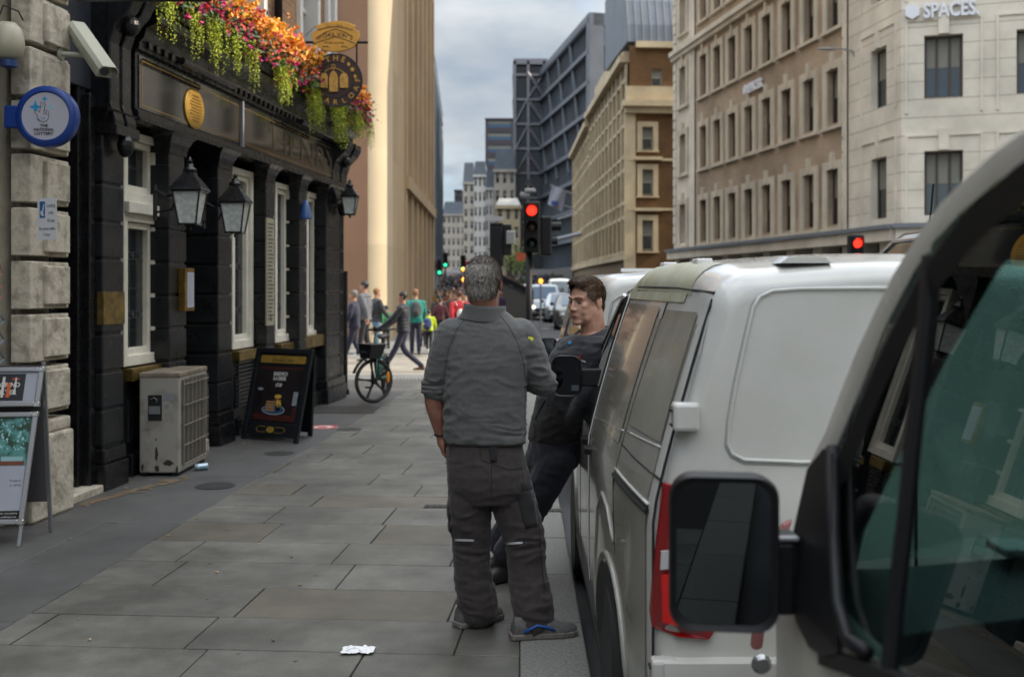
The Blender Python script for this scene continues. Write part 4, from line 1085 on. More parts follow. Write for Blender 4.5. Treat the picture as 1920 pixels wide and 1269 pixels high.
# masonry joints on stone faces (raised thin grooves drawn as dark mortar lines)
m = MB()
for f in (F2, F3):
    for z in np.arange(4.4, 26, .62):
        hs_ = [h for h in (h2 if f is F2 else h3) if h[2] < z < h[3]]
        segs_ = [0.0] + [v for h in sorted(hs_) for v in (h[0], h[1])] + [f.len]
        for i in range(0, len(segs_), 2): f.box(m, segs_[i], segs_[i + 1], 0, .004, z, z + .018)
m.build('mortar_joints', mat('mortar_line', hexc('8d8577'), .9), sp)
M_lets = mat('white_letters', (.75, .76, .8), .4)
def spaces(f, px, py, h, wpx0, wpx1):
    zt = f.z_px(px, py); a0, a1 = f.s_px(wpx0), f.s_px(wpx1); sgn = 1
    mid_ = (a0 + a1) / 2; wd_ = abs(a1 - a0)
    lo = MB(); r_ = h * .55; cx = a0 + .3 if a1 > a0 else a0 - .3
    t = thing('lettering_sign', f.P(mid_, .2, zt), 'white SPACES lettering with hexagon, %s' % ('large, high on the pale stone front' if h > .45 else 'small and far, on the brown brick side wall'), 'sign')
    dirn = 1 if a1 > a0 else -1
    hexa = [(a0 + dirn * r_ + r_ * math.sin(i * PI / 3), zt + h / 2 + r_ * math.cos(i * PI / 3)) for i in range(6)]
    lo.prism(hexa, .02, .16, lambda a, b, w: f.P(a, w, b)); lo.build('hexagon_mark', M_lets, t)
    tx = text_mb('SPACES.', h, lambda x, y, w: f.P(a0 + dirn * (r_ * 2.3 + (wd_ - r_ * 2.3) / 2) + dirn * x, .1 + w, zt + y), .12, width=wd_ - r_ * 2.4, bold=.02)
    tx.build('letters', M_lets, t)
spaces(F3, 1765, 33, .48, 1695, 1836)
spaces(F1, 1415, 171, .42, 1398, 1433)
# thin wall lamp arm on that building
lp = W(1598, 96, 40.5); t = thing('street_lamp', (lp.x, lp.y, lp.z), 'slim grey street lamp arm fixed high at the stone corner of the office', 'street lamp')
m = MB(); m.tube([lp + Vector((.2, 0, -.5)), lp, W(1570, 91, 40.2), W(1545, 92, 40)], .035, 8); m.build('arm', mat('lamp_grey', (.3, .3, .3), .5), t)
m = MB(); e = W(1552, 92, 40); m.ell(e, (.42, .12, .06)); m.build('lamp_head', MATS['lamp_grey'], t, smooth=True)

# ---- brown classical corner building
bb = thing('brown_brick_building', (9, 88, 0), 'brown brick corner building with cream dressed windows and a grey metal mansard', 'building')
Mb2 = brick_mat('golden_brown_brick', hexc('5e4021'), hexc('6e4d2a'), hexc('6a5236'), 1.2)
FB = Facade((9.02, 88), (16, 88.5), side=1 if Facade((9.02, 88), (16, 88.5)).n.y < 0 else -1)
cb = [FB.s_px(1214), FB.s_px(1214) + 3.6]; hwb = .45
hb = [(c - hwb, c + hwb, z0, z1) for c in cb for z0, z1 in ((4.75, 7.2), (9.3, 11.4), (13.05, 14.9))] + [(FB.s_px(1222), FB.s_px(1241), 18.3, 19.7)]
FB.wall(0, FB.len, 2.6, 21.6, hb, .3).build('brick_wall', Mb2, bb, uv=FB.uv())
m = MB()
for h in hb[:6]: surround(FB, m, *h, .42, .15, False)
for h in (hb[0], hb[1]): FB.box(m, h[0] - .7, h[1] + .7, 0, .5, h[3] + .75, h[3] + 1.0)
FB.box(m, -.5, FB.len, 0, .12, 2.3, 3.2); FB.box(m, -.2, FB.len, 0, .16, 8.0, 8.2); FB.box(m, -.2, FB.len, 0, .16, 12.1, 12.3)
FB.box(m, -.4, FB.len, -.2, .5, 16.0, 16.5); FB.box(m, -.6, FB.len, -.2, .9, 16.5, 17.0); FB.box(m, -.3, FB.len, -.1, .35, 17.0, 18.2)
FB.box(m, .5, FB.len, -.1, .4, 21.4, 21.9); FB.box(m, -.4, .5, -.3, .12, 2.6, 16)
m.build('stone_dressings', M_cream_stone, bb)
for h in hb: window(FB, bb, *h, .26, M_glassC, mat('sash_cream', hexc('a7a08e'), .6), 1, 2, .07)
m = MB(); FB.box(m, -.4, FB.len, -.3, .1, 0, 2.3); m.build('ground_floor', M_cream_stone, bb)
# mansard
m = MB(); rings = []
for a in (-.2, 9.5): rings.append([FB.P(a, w, z) for w, z in ((.1, 21.9), (-.2, 23.4), (-1.0, 25.6), (-2.6, 27.4), (-5, 28.4), (-12, 28.4), (-12, 21.9))])
m.loft(rings); m.build('mansard_roof', mat('zinc_roof', hexc('5f666e'), .45, metal=.3, var=.2, vscale=.6), bb)
m = MB()
for a in np.arange(-.1, 9.5, .62):
    m.tube([FB.P(a, w + .03, z) for w, z in ((.1, 21.9), (-.2, 23.4), (-1.0, 25.6), (-2.6, 27.4), (-5, 28.4))], .05, 4)
m.build('roof_seams', mat('zinc_seam', hexc('454c54'), .5), bb)
# cream facade receding from it
def receding(p0, p1, ztop, name, label, material, winz, nwin, cornice=True, pil=True, hw=.5, depth=12, base=4.0, glass=None, wparts=True, wallm=None):
    f = Facade(p0, p1); f = Facade(p0, p1, side=-1) if f.n.x > 0 else f
    t = thing(name, (p0[0], p0[1], 0), label, 'building')
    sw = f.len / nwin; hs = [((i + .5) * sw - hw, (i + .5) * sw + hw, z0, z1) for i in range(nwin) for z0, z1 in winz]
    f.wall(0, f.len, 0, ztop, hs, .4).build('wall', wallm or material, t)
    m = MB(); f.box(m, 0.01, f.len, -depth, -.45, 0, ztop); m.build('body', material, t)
    m = MB()
    if pil:
        for i in range(nwin + 1): f.box(m, i * sw - .22, i * sw + .22, 0, .18, base, ztop - 1)
    if cornice:
        f.box(m, -.3, f.len, -.2, .7, ztop - .9, ztop - .3); f.box(m, -.3, f.len, -.2, .4, ztop - .3, ztop); f.box(m, -.1, f.len, 0, .3, base, base + .4)
    for h in hs: f.box(m, h[0] - .25, h[1] + .25, 0, .16, h[2] - .3, h[2] - .05); f.box(m, h[0] - .2, h[1] + .2, 0, .14, h[3] + .05, h[3] + .35)
    if m.v: m.build('mouldings', material, t)
    for i, h in enumerate(hs):
        if wparts: window(f, t, *h, .35, glass or M_glassC, M_frame, 1, 2, .08)
    return f, t
f, t = receding((9.0, 89.6), (7.9, 120), 21.4, 'cream_building', 'cream stone terrace with heavy curved cornice receding left of the brown brick corner', M_cream_stone, [(4.8, 7.4), (9.0, 11.4), (12.9, 15.2), (17.2, 19.0)], 10, hw=.8, wallm=mat('dark_brown_brick', hexc('7d6a50'), .85, var=.2, vscale=1))  # wall in darker brown, setting off the cream mouldings
m = MB(); f.box(m, 0, f.len, -6, -.5, 21.4, 24); m.build('attic', M_cream_stone, t)
m = MB(); m.loft([[f.P(a, w, z) for w, z in ((-.2, 21.4), (-.6, 24.0), (-2.5, 26.8), (-7, 27.5), (-12, 27.5), (-12, 21.4))] for a in (.5, 14)]); m.build('zinc_attic', MATS['zinc_roof'], t)
f, t = receding((7.9, 120.05), (7.55, 150), 20.6, 'cream_terrace', 'narrow cream stone terrace next to the dark glass station block', M_cream_stone, [(4.8, 7.4), (9.0, 11.4), (12.9, 15.2), (16.7, 18.6)], 8, hw=.9, wallm=MATS['dark_brown_brick'])
# ---- dark diagonal braced glass building
dk = thing('dark_glass_building', (8, 175, 0), 'huge dark glass and steel office with gridded facade and diagonal braces above the red signal', 'building')
M_dk = mat('dark_steel', hexc('5f646b'), .5, metal=.1, var=.2, vscale=.2); M_dkg = mat('dark_curtain_glass', (.010, .016, .022), .15, spec=.6)
FD = Facade((3.0, 203), (10.5, 155)); FD = Facade((3.0, 203), (10.5, 155), side=-1) if FD.n.x > 0 else FD
m = MB(); FD.box(m, 0, FD.len, -20, -.6, 0, 40.5); m.build('curtain_wall', M_dkg, dk)
m = MB()
for z in np.arange(4.5, 42, 4.5): FD.box(m, 0, FD.len, -.6, .7, z - .3, z + .3)
FD.box(m, 0, FD.len, -1, .6, 40.0, 41.4)
nn = 24
for i in range(nn + 1): a = FD.len * i / nn; FD.box(m, a - .13, a + .13, -.6, .1, 0, 40.5)
for a_ in (4, 14, 24, 34): m.prism([(a_, 40), (a_ + .5, 40), (a_ + 9.5, 20), (a_ + 9, 20)], .1, .5, lambda x, y, w: FD.P(x, w, y))
m.build('grid', M_dk, dk)
m = MB(); rr = random.Random(2)
for i in range(nn):
    for j in range(9):
        if rr.random() < .16: a = FD.len * i / nn; FD.box(m, a + .5, a + FD.len / nn - .5, -.58, -.5, j * 4.5 + .6, j * 4.5 + 3.8)
m.build('scattered_blinds', mat('pale_blinds', hexc('9fb3c4'), .3), dk)  # pale blind panels at random grid cells
FE = Facade((10.5, 155), (20.5, 157.5)); FE = Facade((10.5, 155), (20.5, 157.5), side=-1) if FE.n.y > 0 else FE
m = MB(); FE.box(m, 0.1, FE.len, -3, -.5, 0, 40.6); m.build('end_glass', M_glassB, dk)
m = MB()
FE.box(m, -.6, 1.6, -1, .6, 0, 41.4); FE.box(m, 0, FE.len, -1, .6, 39.6, 41.4)
for a, b, c_, d_ in ((1.0, 39.5, 5.5, 30), (3.2, 35, 1.2, 27), (1.0, 39, 9.5, 28)):
    n_ = Vector((c_ - a, d_ - b)).normalized(); o_ = Vector((-n_.y, n_.x)) * .5
    m.prism([(a + o_.x, b + o_.y), (a - o_.x, b - o_.y), (c_ - o_.x, d_ - o_.y), (c_ + o_.x, d_ + o_.y)], -.4, .5, lambda x, y, w: FE.P(x, w, y))
m.build('end_bracing', M_dk, dk)
# braced bay
m = MB(); m.box((-.9, 196, 0), (4.6, 214, 42.8)); m.build('bay_glass', M_dkg, dk)
m = MB()
for z in np.arange(4.5, 43, 4.5): m.box((-1.1, 195.2, z - .2), (4.8, 196, z + .2)) ; m.box((-1.4, 196, z - .2), (-.9, 214, z + .2))
m.box((-1.2, 195, 42.4), (5, 196, 43.4)); m.box((-1.2, 196.01, 42.4), (-.7, 214, 43.4))
for x in (-.95, 1.5, 4.4): m.box((x - .22, 195, 0), (x + .22, 195.8, 43))
for i in range(11):
    y_ = 196 + i * 1.8; m.box((-1.3, y_ - .12, 0), (-.95, y_ + .12, 43))
for i, z in enumerate(np.arange(2.0, 37, 4.9)):
    for (x0, z0, x1, z1) in ((1.4, z + 4.6, 4.5, z),):
        m.tube([(x0, 195, z0), (x1, 195, z1)], .26, 4)
    m.tube([(1.6, 195, z), (4.5, 195, z + 4.6)] if i in (7, 8) else [(-1.0, 195, z), (1.4, 195, z + 4.6)], .16, 4)
m.build('bay_bracing', mat('pale_steel', hexc('77757a'), .5, metal=.3), dk)
m = MB(); m.box((1.0, 150.5, 0), (7.4, 151, 4.2)); m.build('entrance_front', mat('entrance_grey', hexc('7d7c7c'), .6), dk)
m = MB(); m.box((2.6, 150.2, 0), (6.0, 150.48, 3.4)); m.build('entrance_opening', M_darkglass, dk)
# flag and poles
fl = thing('flag', W(1075, 372, 112), 'white flag with blue mark on a slanting pole from the cream terrace', 'flag')
m = MB(); m.tube([W(1090, 370, 114), W(1033, 347, 112)], .06, 6); m.tube([W(1100, 400, 114), W(1058, 385, 112)], .05, 6); m.build('pole', mat('flag_pole', (.6, .58, .55), .5), fl)
m = MB()
c0, c1, c2_, c3_ = W(1035, 347, 112), W(1063, 357, 112), W(1053, 397, 112), W(1027, 383, 112)
for i in range(7):
    for j in range(7):
        u, v = i / 6, j / 6; p = (c0 * (1 - u) + c1 * u) * (1 - v) + (c3_ * (1 - u) + c2_ * u) * v; p = p + Vector((0, .15 * math.sin(u * 7 + v * 2), 0)); m.v.append(tuple(p))
for i in range(6):
    for j in range(6): a = i * 7 + j; m.f.append((a, a + 1, a + 8, a + 7)); m.m.append(0)
m.build('cloth', mat('flag_white', hexc('9a9aa6'), .8), fl, smooth=True)
m = MB(); pc = W(1040, 381, 111.6); m.box((pc.x - .35, pc.y, pc.z - .2), (pc.x + .4, pc.y + .02, pc.z + .22), M=None); m.build('blue_mark', mat('flag_blue', hexc('3b4f8c'), .7), fl)
# horizontal canopy tubes by the cream terrace
cp = thing('street_canopy', W(1040, 440, 110), 'grey metal canopy arm reaching from the cream terrace over the station entrance', 'canopy')
m = MB(); m.tube([W(1040, 450, 112), W(1090, 438, 112)], .22, 8); m.tube([W(1045, 412, 113), W(1075, 402, 113)], .12, 8); m.build('arm', mat('canopy_grey', (.3, .31, .33), .5), cp)

# ---- far street buildings (px boxes)
def boxb(name, label, px0, px1, pyt, Y, depth, material, rows, cols, roof=None, roofh=0, glass=None, wfrac=.5, base_skip=0, side=None):
    x0, x1 = (px0 - CX) * Y / F, (px1 - CX) * Y / F; zt = CH - (pyt - CY) * Y / F
    t = thing(name, ((x0 + x1) / 2, Y, 0), label, 'building')
    f = Facade((x0, Y), (x1, Y)); f = Facade((x0, Y), (x1, Y), side=-1) if f.n.y > 0 else f
    hs = []
    fh = zt / rows; sw = f.len / cols
    for j in range(base_skip, rows):
        for i in range(cols): hs.append(((i + .5) * sw - sw * wfrac / 2, (i + .5) * sw + sw * wfrac / 2, (j + .25) * fh, (j + .85) * fh))
    f.wall(0, f.len, 0, zt, hs, .4).build('wall', material, t)
    m = MB(); f.box(m, 0, f.len, -depth, -.5, 0, zt); f.box(m, 0, .05, -.5, 0, 0, zt); f.box(m, f.len - .05, f.len, -.5, 0, 0, zt); m.build('body', side or material, t)
    m = MB(); f.box(m, -.15, f.len + .15, -.1, .3, zt - .5, zt); f.box(m, 0, f.len, 0, .15, fh, fh + .3); m.build('cornice', material, t)
    for h in hs: window(f, t, *h, .3, glass or M_glassC, material, 1, 1, .06)
    if roof:
        m = MB(); ring = [f.P(0, .0, zt), f.P(f.len, 0, zt), f.P(f.len, -depth, zt), f.P(0, -depth, zt)]; ins = min(f.len * .3, f.len * .12)
        top = [f.P(ins, -ins, zt + roofh), f.P(f.len - ins, -ins, zt + roofh), f.P(f.len - ins, -depth + ins, zt + roofh), f.P(ins, -depth + ins, zt + roofh)]
        m.loft([ring, top]); m.build('roof', roof, t)
    return f, t
M_farst = mat('far_stone', hexc('a69e92'), .9, var=.2, vscale=.3); M_farw = mat('far_white_stone', hexc('b9b7b2'), .9, var=.15, vscale=.3); M_farb = mat('far_buff', hexc('9c8f74'), .9, var=.15, vscale=.3)
M_slate = mat('slate_roof', hexc('4f5760'), .6, var=.2, vscale=.5); M_tower = mat('dark_brown_tower', hexc('3c353b'), .6)
boxb('tower_block', 'distant dark brown tower with blue glass bands rising above the street', 910, 963, 222, 330, 20, M_tower, 14, 1, None, 0, M_glassB, .85, 8)
boxb('end_terrace', 'pale building closing the far end of the street', 829, 872, 402, 330, 20, M_farst, 7, 5, M_slate, 4)
boxb('dark_chimney_block', 'small dark brown block poking up behind the building at the end of the street', 852, 866, 356, 345, 12, M_tower, 8, 2)
boxb('stone_block', 'pale stone block with a column of windows at the far left of the distant terrace', 868, 890, 342, 270, 18, M_farst, 9, 2, MATS['dark_steel'], 5)
boxb('white_terrace', 'white stone terrace in the distance with glass attic', 888, 912, 328, 235, 20, M_farw, 8, 3, M_slate, 3)
boxb('pale_corner_house', 'whitish terrace house in the distance behind the far signal', 910, 930, 352, 205, 15, M_farw, 7, 3, M_slate, 3.5)
boxb('grey_roofed_house', 'stone house with tall curved slate roof in the distance', 926, 967, 318, 190, 12, M_farst, 7, 3, M_slate, 3.5)
boxb('buff_house', 'buff fronted house with white pilasters behind the green tree', 930, 976, 385, 150, 10, M_farb, 5, 3, M_farw, 1.0)
# unseen buildings across the road, added with stepped heights to shape the street's shade
op = thing('opposite_shade_terrace', (14, 5, 0), 'unseen stone terrace across the road, added and stepped in height to shade the street', 'building')
M_op = mat('opposite_stone', hexc('c0b49c'), .85, var=.3, vscale=.4)
FO = Facade((14.0, 17.0), (14.0, -45.0)); FO = Facade((14.0, 17.0), (14.0, -45.0), side=-1) if FO.n.x > 0 else FO
prof_o = [(-45, -9, 20.5), (-9, 8.6, 19.5), (8.6, 12.8, 15.0), (12.8, 17.0, 19)]  # roof heights set to let sun onto the flowers and shade the rest
m = MB()
for y0, y1, h in prof_o: m.box((14.6, y0, 0), (30, y1, h))
m.build('body', M_op, op)
for y0, y1, h in prof_o:
    a0, a1 = 17.0 - y1, 17.0 - y0; hs = []
    x = a0 + 1.0
    while x + 1.6 < a1:
        for z0 in np.arange(4.6, h - 2.5, 3.7): hs.append((x, x + 1.3, z0, z0 + 2.2))
        for z0 in (.6,): hs.append((x - .4, x + 1.7, z0, 3.4))
        x += 2.9
    FO.wall(a0, a1, 0, h, hs, .35).build('wall', M_op, op)
    g = MB()
    for h_ in hs: FO.box(g, h_[0], h_[1], -.4, -.33, h_[2], h_[3])
    if hs: g.build('glazing', M_glassC, op)
# unseen block added behind the corner office to keep the far right fronts in shade
m = MB(); m.box((20, 68, 0), (90, 84, 32)); o = m.build('rear_shade_block', M_op); tag(o, 'unseen plain block added behind the corner office to shade the far fronts', 'building')
# ------------------------------------------------------------------ air conditioner
x0, x1, y0, y1 = -3.42, -3.06, 9.58, 10.42
ac = thing('air_conditioner', ((x0 + x1) / 2, (y0 + y1) / 2, 0), 'dirty cream metal air conditioning unit with wire grille standing against the pub wall', 'air conditioner')
M_ac = mat('dirty_cream_metal', hexc('96928a'), .5, var=.35, vscale=5, col2=hexc('6b665c'), bump=.1, bscale=30, thr=(.25, .5))
m = MB(); m.box((x0, y0, .03), (x1, y1, .91)); m.build('casing', M_ac, ac, bevel=.014, seg=3)
m = MB(); m.box((x0 - .006, y0 - .006, .885), (x1 + .006, y1 + .006, .93)); m.build('lid', mat('rusty_lid', hexc('7d7262'), .6, var=.5, vscale=7), ac, bevel=.01)
m = MB(); m.box((x0 + .02, y0 + .02, 0), (x0 + .07, y1 - .02, .03)); m.box((x1 - .07, y0 + .02, 0), (x1 - .02, y1 - .02, .03)); m.build('feet', M_black, ac)
m = MB(); cx = x0 + .135; m.box((cx - .055, y0 - .004, .50), (cx + .07, y0 - .001, .73)); m.build('service_opening', mat('deep_black', (.006, .006, .006), .8), ac)
m = MB(); m.box((cx - .045, y0 - .012, .56), (cx + .055, y0 - .004, .63)); m.build('terminal_block', mat('grey_panel', hexc('6d7074'), .5), ac)
m = MB(); m.tube([(cx - .03, y0 - .012, .69), (cx, y0 - .02, .71), (cx + .03, y0 - .014, .69), (cx + .02, y0 - .014, .665)], .005, 6); m.build('cable', mat('cable_grey', (.15, .15, .15), .5), ac)
m = MB(); m.box((x1 - .14, y0 - .003, .68), (x1 - .05, y0 - .0008, .75)); m.box((x1 - .13, y0 - .003, .61), (x1 - .09, y0 - .0008, .65)); m.build('label_plate', mat('worn_label', hexc('7f8086'), .6), ac)
m = MB(); rr = random.Random(6)
for cx_, cz_, sx_, sz_ in ((x0 + .155, .20, .016, .07), (x1 - .10, .12, .05, .03), (x0 + .03, .08, .012, .04), (x1 - .02, .06, .014, .04), (x0 + .16, .07, .03, .03), (x0 + .15, .33, .008, .012), (x0 + .07, .42, .006, .008)):
    pts = [(cx_ + sx_ * math.cos(i * PI / 8) * rr.uniform(.6, 1.1), cz_ + sz_ * math.sin(i * PI / 8) * rr.uniform(.6, 1.1)) for i in range(16)]
    m.prism(pts, y0 - .0022, y0 - .0006, lambda a, b, w: (a, w, max(.035, b)))
m.build('rust_stains', mat('rust_stain', hexc('3a312a'), .9, var=.5, vscale=40), ac)
m = MB(); m.box((x1 - .0, y0 + .06, .09), (x1 + .004, y1 - .05, .86)); m.build('coil', mat('coil_grey', hexc('4f4b46'), .6, var=.3, vscale=40), ac)
m = MB()
for i in range(7): y = y0 + .06 + i * .121; m.tube([(x1 + .025, y, .08), (x1 + .025, y + .01 * math.sin(i), .48), (x1 + .025, y, .87)], .004, 5)
for z in (.10, .27, .45, .63, .82): m.tube([(x1 + .028, y0 + .05, z), (x1 + .028, y1 - .04, z)], .005, 5)
m.build('wire_grille', mat('grille_wire', hexc('7c7568'), .6), ac)

# ------------------------------------------------------------------ black pub A board
gx, gy = -3.06, 11.72
wd_, ht = .62, 1.02
pb = thing('pub_a_board', (gx + .31, gy + .1, 0), 'black wooden pub board with a sandwich and drink poster standing on the pavement', 'a-board')
# panel plane: leaning back (top further away), bottom corners at px 455/565
BLc = W(455, 822, F * CH / (822 - CY)); BRc = W(560, 832, F * CH / (832 - CY)); TLc = BLc + Vector((.12, .22, 1.02)); 
ux = (BRc - BLc); ux.z = 0; wb = ux.length; ux.normalize(); nb_ = Vector((ux.y, -ux.x, 0)); upv = (Vector((0, 0, 1.0)) - nb_ * .20 + ux * .05).normalized(); nn_ = ux.cross(upv).normalized()
if nn_.y > 0: nn_ = -nn_
def PB(a, b, w): return BLc + ux * a + upv * b + nn_ * w
HB = 1.03
def pbox(mb, a0, a1, b0, b1, w0, w1): mb.prism([(a0, b0), (a1, b0), (a1, b1), (a0, b1)], w0, w1, PB)
M_bb = mat('board_black_wood', (.012, .014, .017), .35, var=.2, vscale=10)
m = MB(); t_ = .055
pbox(m, 0, t_, 0, HB, 0, .035); pbox(m, wb - t_, wb, 0, HB, 0, .035); pbox(m, t_, wb - t_, HB - .06, HB, 0, .033); pbox(m, t_, wb - t_, .05, .20, 0, .03)
m.build('frame', M_bb, pb, bevel=.006)
m = MB(); pbox(m, t_, wb - t_, .20, HB - .06, 0, .012); m.build('backing', M_bb, pb)
m = MB(); m.prism(rrect(.085, HB - .165, wb - .085, HB - .08, .014), .012, .022, PB); gp_ = m.build('name_panel', mat('board_gold', hexc('9a7b35'), .5, var=.2, vscale=15), pb)
cxb = wb / 2
text_mb('SUGARLOAF', .036, lambda x, y, w: PB(cxb + x, HB - .152 + y, .0225 + w), .001, width=.30).build('letters', M_bb, gp_)
text_mb('THE', .016, lambda x, y, w: PB(cxb + x, HB - .108 + y, .0225 + w), .001).build('letters', M_bb, gp_)
a0, a1, b0, b1 = .105, wb - .105, .225, HB - .19
m = MB(); pbox(m, a0, a1, b0, b1, .012, .018); po = m.build('poster', mat('poster_dark', hexc('262122'), .35, var=.3, vscale=5), pb)
m = MB(); pbox(m, a0, a1, b0, b0 + .07, .018, .0185); pbox(m, a0, a1, b1 - .045, b1 - .02, .018, .0185); pbox(m, a1 - .05, a1, b0 + .07, b0 + .16, .018, .0184); m.build('red_border', mat('poster_red', hexc('4a2520'), .4, var=.4, vscale=20), po)
M_pw = mat('poster_white', hexc('c9c6c0'), .4)
for tx_, yy, ww, hh in (('SANDWICH', b1 - .115, .20, .042), ('& A DRINK', b1 - .165, .19, .04), ('£7.50', b1 - .235, .09, .036)):
    text_mb(tx_, hh, lambda x, y, w: PB((a0 + a1) / 2 + x, yy + y, .0186 + w), .001, width=ww, bold=.002).build('letters', M_pw, po)
def pell(mb, cx, cy, rx, ry, w0, w1, n=24): mb.prism([(cx + rx * math.cos(2 * PI * i / n), cy + ry * math.sin(2 * PI * i / n)) for i in range(n)], w0, w1, PB)
cm_ = (a0 + a1) / 2
m = MB(); pell(m, cm_ - .02, b0 + .12, .165, .055, .0186, .0192); m.build('plate_rim', mat('pl_rim', hexc('9fb0bb'), .4), po)
m = MB(); pell(m, cm_ - .02, b0 + .122, .155, .048, .0193, .0197); m.build('plate', mat('pl_blue', hexc('33506e'), .4), po)
m = MB()
for k_ in range(4): pbox(m, cm_ - .14 + .006 * (k_ % 2), cm_ - .005 - .006 * (k_ % 2), b0 + .105 + k_ * .03, b0 + .125 + k_ * .03, .0198, .0206)
m.build('sandwich_bread', mat('bread', hexc('a8855c'), .6, var=.3, vscale=60), po)
m = MB()
for k_ in range(3): pbox(m, cm_ - .135, cm_ - .01, b0 + .126 + k_ * .03, b0 + .134 + k_ * .03, .0198, .0204)
m.build('sandwich_filling', mat('filling', hexc('6b3a2a'), .6, var=.4, vscale=60), po)
m = MB(); m.prism([(cm_ + .01, b0 + .17), (cm_ + .02, b0 + .11), (cm_ + .07, b0 + .11), (cm_ + .085, b0 + .17)], .0198, .0204, PB); pell(m, a0 + .05, b0 + .24, .042, .11, .0186, .0190); m.build('cup_and_glass', mat('pot_black', (.012, .01, .012), .3), po)
m = MB(); rr = random.Random(3)
for i in range(14):
    x = cm_ + .045 + rr.uniform(-.035, .035); y = b0 + .185 + rr.uniform(-.015, .03); a = rr.uniform(-.5, .5)
    m.prism([(x - .008 + a * .02, y - .02), (x + .004 + a * .02, y - .02), (x + .008 - a * .02, y + .022), (x - .004 - a * .02, y + .022)], .0205, .0208 + i * .0001, PB)
pell(m, cm_ + .02, b0 + .27, .05, .022, .019, .0196); m.build('chips', mat('chips', hexc('cfa548'), .5), po)
m = MB(); pell(m, a0 + .05, b0 + .345, .042, .016, .0191, .0196); pbox(m, a1 - .07, a1 - .005, b0 + .18, b0 + .33, .0187, .019); m.build('froth_and_glass', mat('froth', hexc('8f979c'), .4, var=.3, vscale=30), po)
m = MB(); pbox(m, cm_ - .03, cm_ + .045, b0 + .21, b0 + .255, .0187, .0189); m.build('cake', mat('cake', hexc('6e432a'), .6), po)
m = MB(); pell(m, cxb, .125, .055, .035, .031, .036); m.build('gold_badge', MATS['board_gold'], pb)
m = MB()
for sgn in (-1, 1):
    pts = [(cxb + sgn * .065, .155), (cxb + sgn * .17, .155), (cxb + sgn * .20, .14), (cxb + sgn * .205, .125), (cxb + sgn * .20, .11), (cxb + sgn * .17, .095), (cxb + sgn * .065, .095)]
    m.tube([PB(a, b, .033) for a, b in pts], .0025, 5)
m.build('gold_line', MATS['board_gold'], pb)
# back leaf
BR2 = W(583, 818, F * CH / (818 - CY)); BL2 = BR2 - ux * wb; top = PB(0, HB, 0); upb = ((PB(wb, HB, 0) - BR2)).normalized()
def PB2(a, b, w): return BL2 + ux * a + upb * b - nn_ * w
m = MB(); m.prism([(0, 0), (.05, 0), (.05, HB), (0, HB)], 0, .03, PB2); m.prism([(wb - .05, 0), (wb, 0), (wb, HB), (wb - .05, HB)], 0, .03, PB2); m.prism([(.05, .05), (wb - .05, .05), (wb - .05, HB), (.05, HB)], .005, .02, PB2); m.build('rear_leaf', M_bb, pb)

# ------------------------------------------------------------------ aluminium A board at far left
sb_ = thing('snap_frame_a_board', (-3.45, 7.2, 0), 'silver framed two panel advertising board standing at the left edge of the photo', 'a-board')
BRs = Vector((-3.265, 6.98, 0)); uxs = Vector((-.97, -.10, 0)).normalized(); 
TRs = W(85, 688, 7.28); upS = (TRs - BRs).normalized(); HS = (TRs - BRs).length; nS = Vector((-.0, -1, .16)).normalized()
def PS(a, b, w): return BRs + uxs * a + upS * b + nS * w
def sbox(mb, a0, a1, b0, b1, w0, w1): mb.prism([(a0, b0), (a1, b0), (a1, b1), (a0, b1)], w0, w1, PS)
zb = lambda py: (BRs.y and (CH - (py - CY) * (6.98 + .3 * (1 - (py - 688) / 337)) / F)) / (TRs.z) * HS
WS = .56
m = MB()
for b0_, b1_ in ((.145, zb(772)), (zb(762), HS)):
    t_ = .034
    sbox(m, 0, t_, b0_, b1_, 0, .022); sbox(m, WS - t_, WS, b0_, b1_, 0, .022); sbox(m, t_, WS - t_, b0_, b0_ + t_, 0, .022); sbox(m, t_, WS - t_, b1_ - t_, b1_, 0, .022)
sbox(m, .004, .030, 0, .15, -.012, .006); sbox(m, WS - .03, WS - .004, 0, .15, -.012, .006)
m.build('snap_frame', M_alu, sb_, bevel=.007)
m = MB()
for b_ in (.16, zb(772) - .015, zb(762) + .015, HS - .016): m.box((-.0, 0, 0), (0, 0, 0)); sbox(m, -.003, .038, b_ - .018, b_ + .018, -.002, .026)
m.build('corner_caps', M_chrome, sb_, bevel=.006)
b0_, b1_ = .18, zb(772) - .034
m = MB(); sbox(m, .034, WS - .034, b0_, b1_, .004, .008); p1 = m.build('lower_poster', mat('poster_pale', hexc('a3a7b2'), .3, var=.08, vscale=3), sb_)
bh = b0_ + (b1_ - b0_) * .52
m = MB(); sbox(m, .038, WS - .038, bh, b1_, .0082, .009); m.build('garden_picture', mat('garden_photo', hexc('4f8a86'), .4, var=.8, vscale=16, col2=hexc('22402c'), thr=(.42, .56)), p1)
m = MB(); rr = random.Random(11)
for i in range(90):
    a = rr.uniform(.05, .3); b = rr.uniform(bh + .10, b1_ - .01); r = rr.uniform(.004, .012); sbox(m, a, a + r, b, b + r * 1.4, .0091, .0093 + i * .000004)
sbox(m, .06, .20, bh + .03, bh + .06, .0092, .0096)
m.build('picture_flecks', mat('picture_light', hexc('8fb7bb'), .5, island=.4), p1)
m = MB(); sbox(m, .05, .22, bh + .002, bh + .03, .0092, .0095); m.prism([(.28 + .05 * math.cos(i * PI / 8), bh + .07 + .075 * math.sin(i * PI / 8)) for i in range(16)], .0092, .0097, PS); m.build('picture_brown', mat('picture_brown', hexc('6b3a28'), .5), p1)
m = MB(); sbox(m, .036, WS - .036, b0_ + .002, b0_ + .055, .0082, .009); m.build('black_strip', M_black, p1)
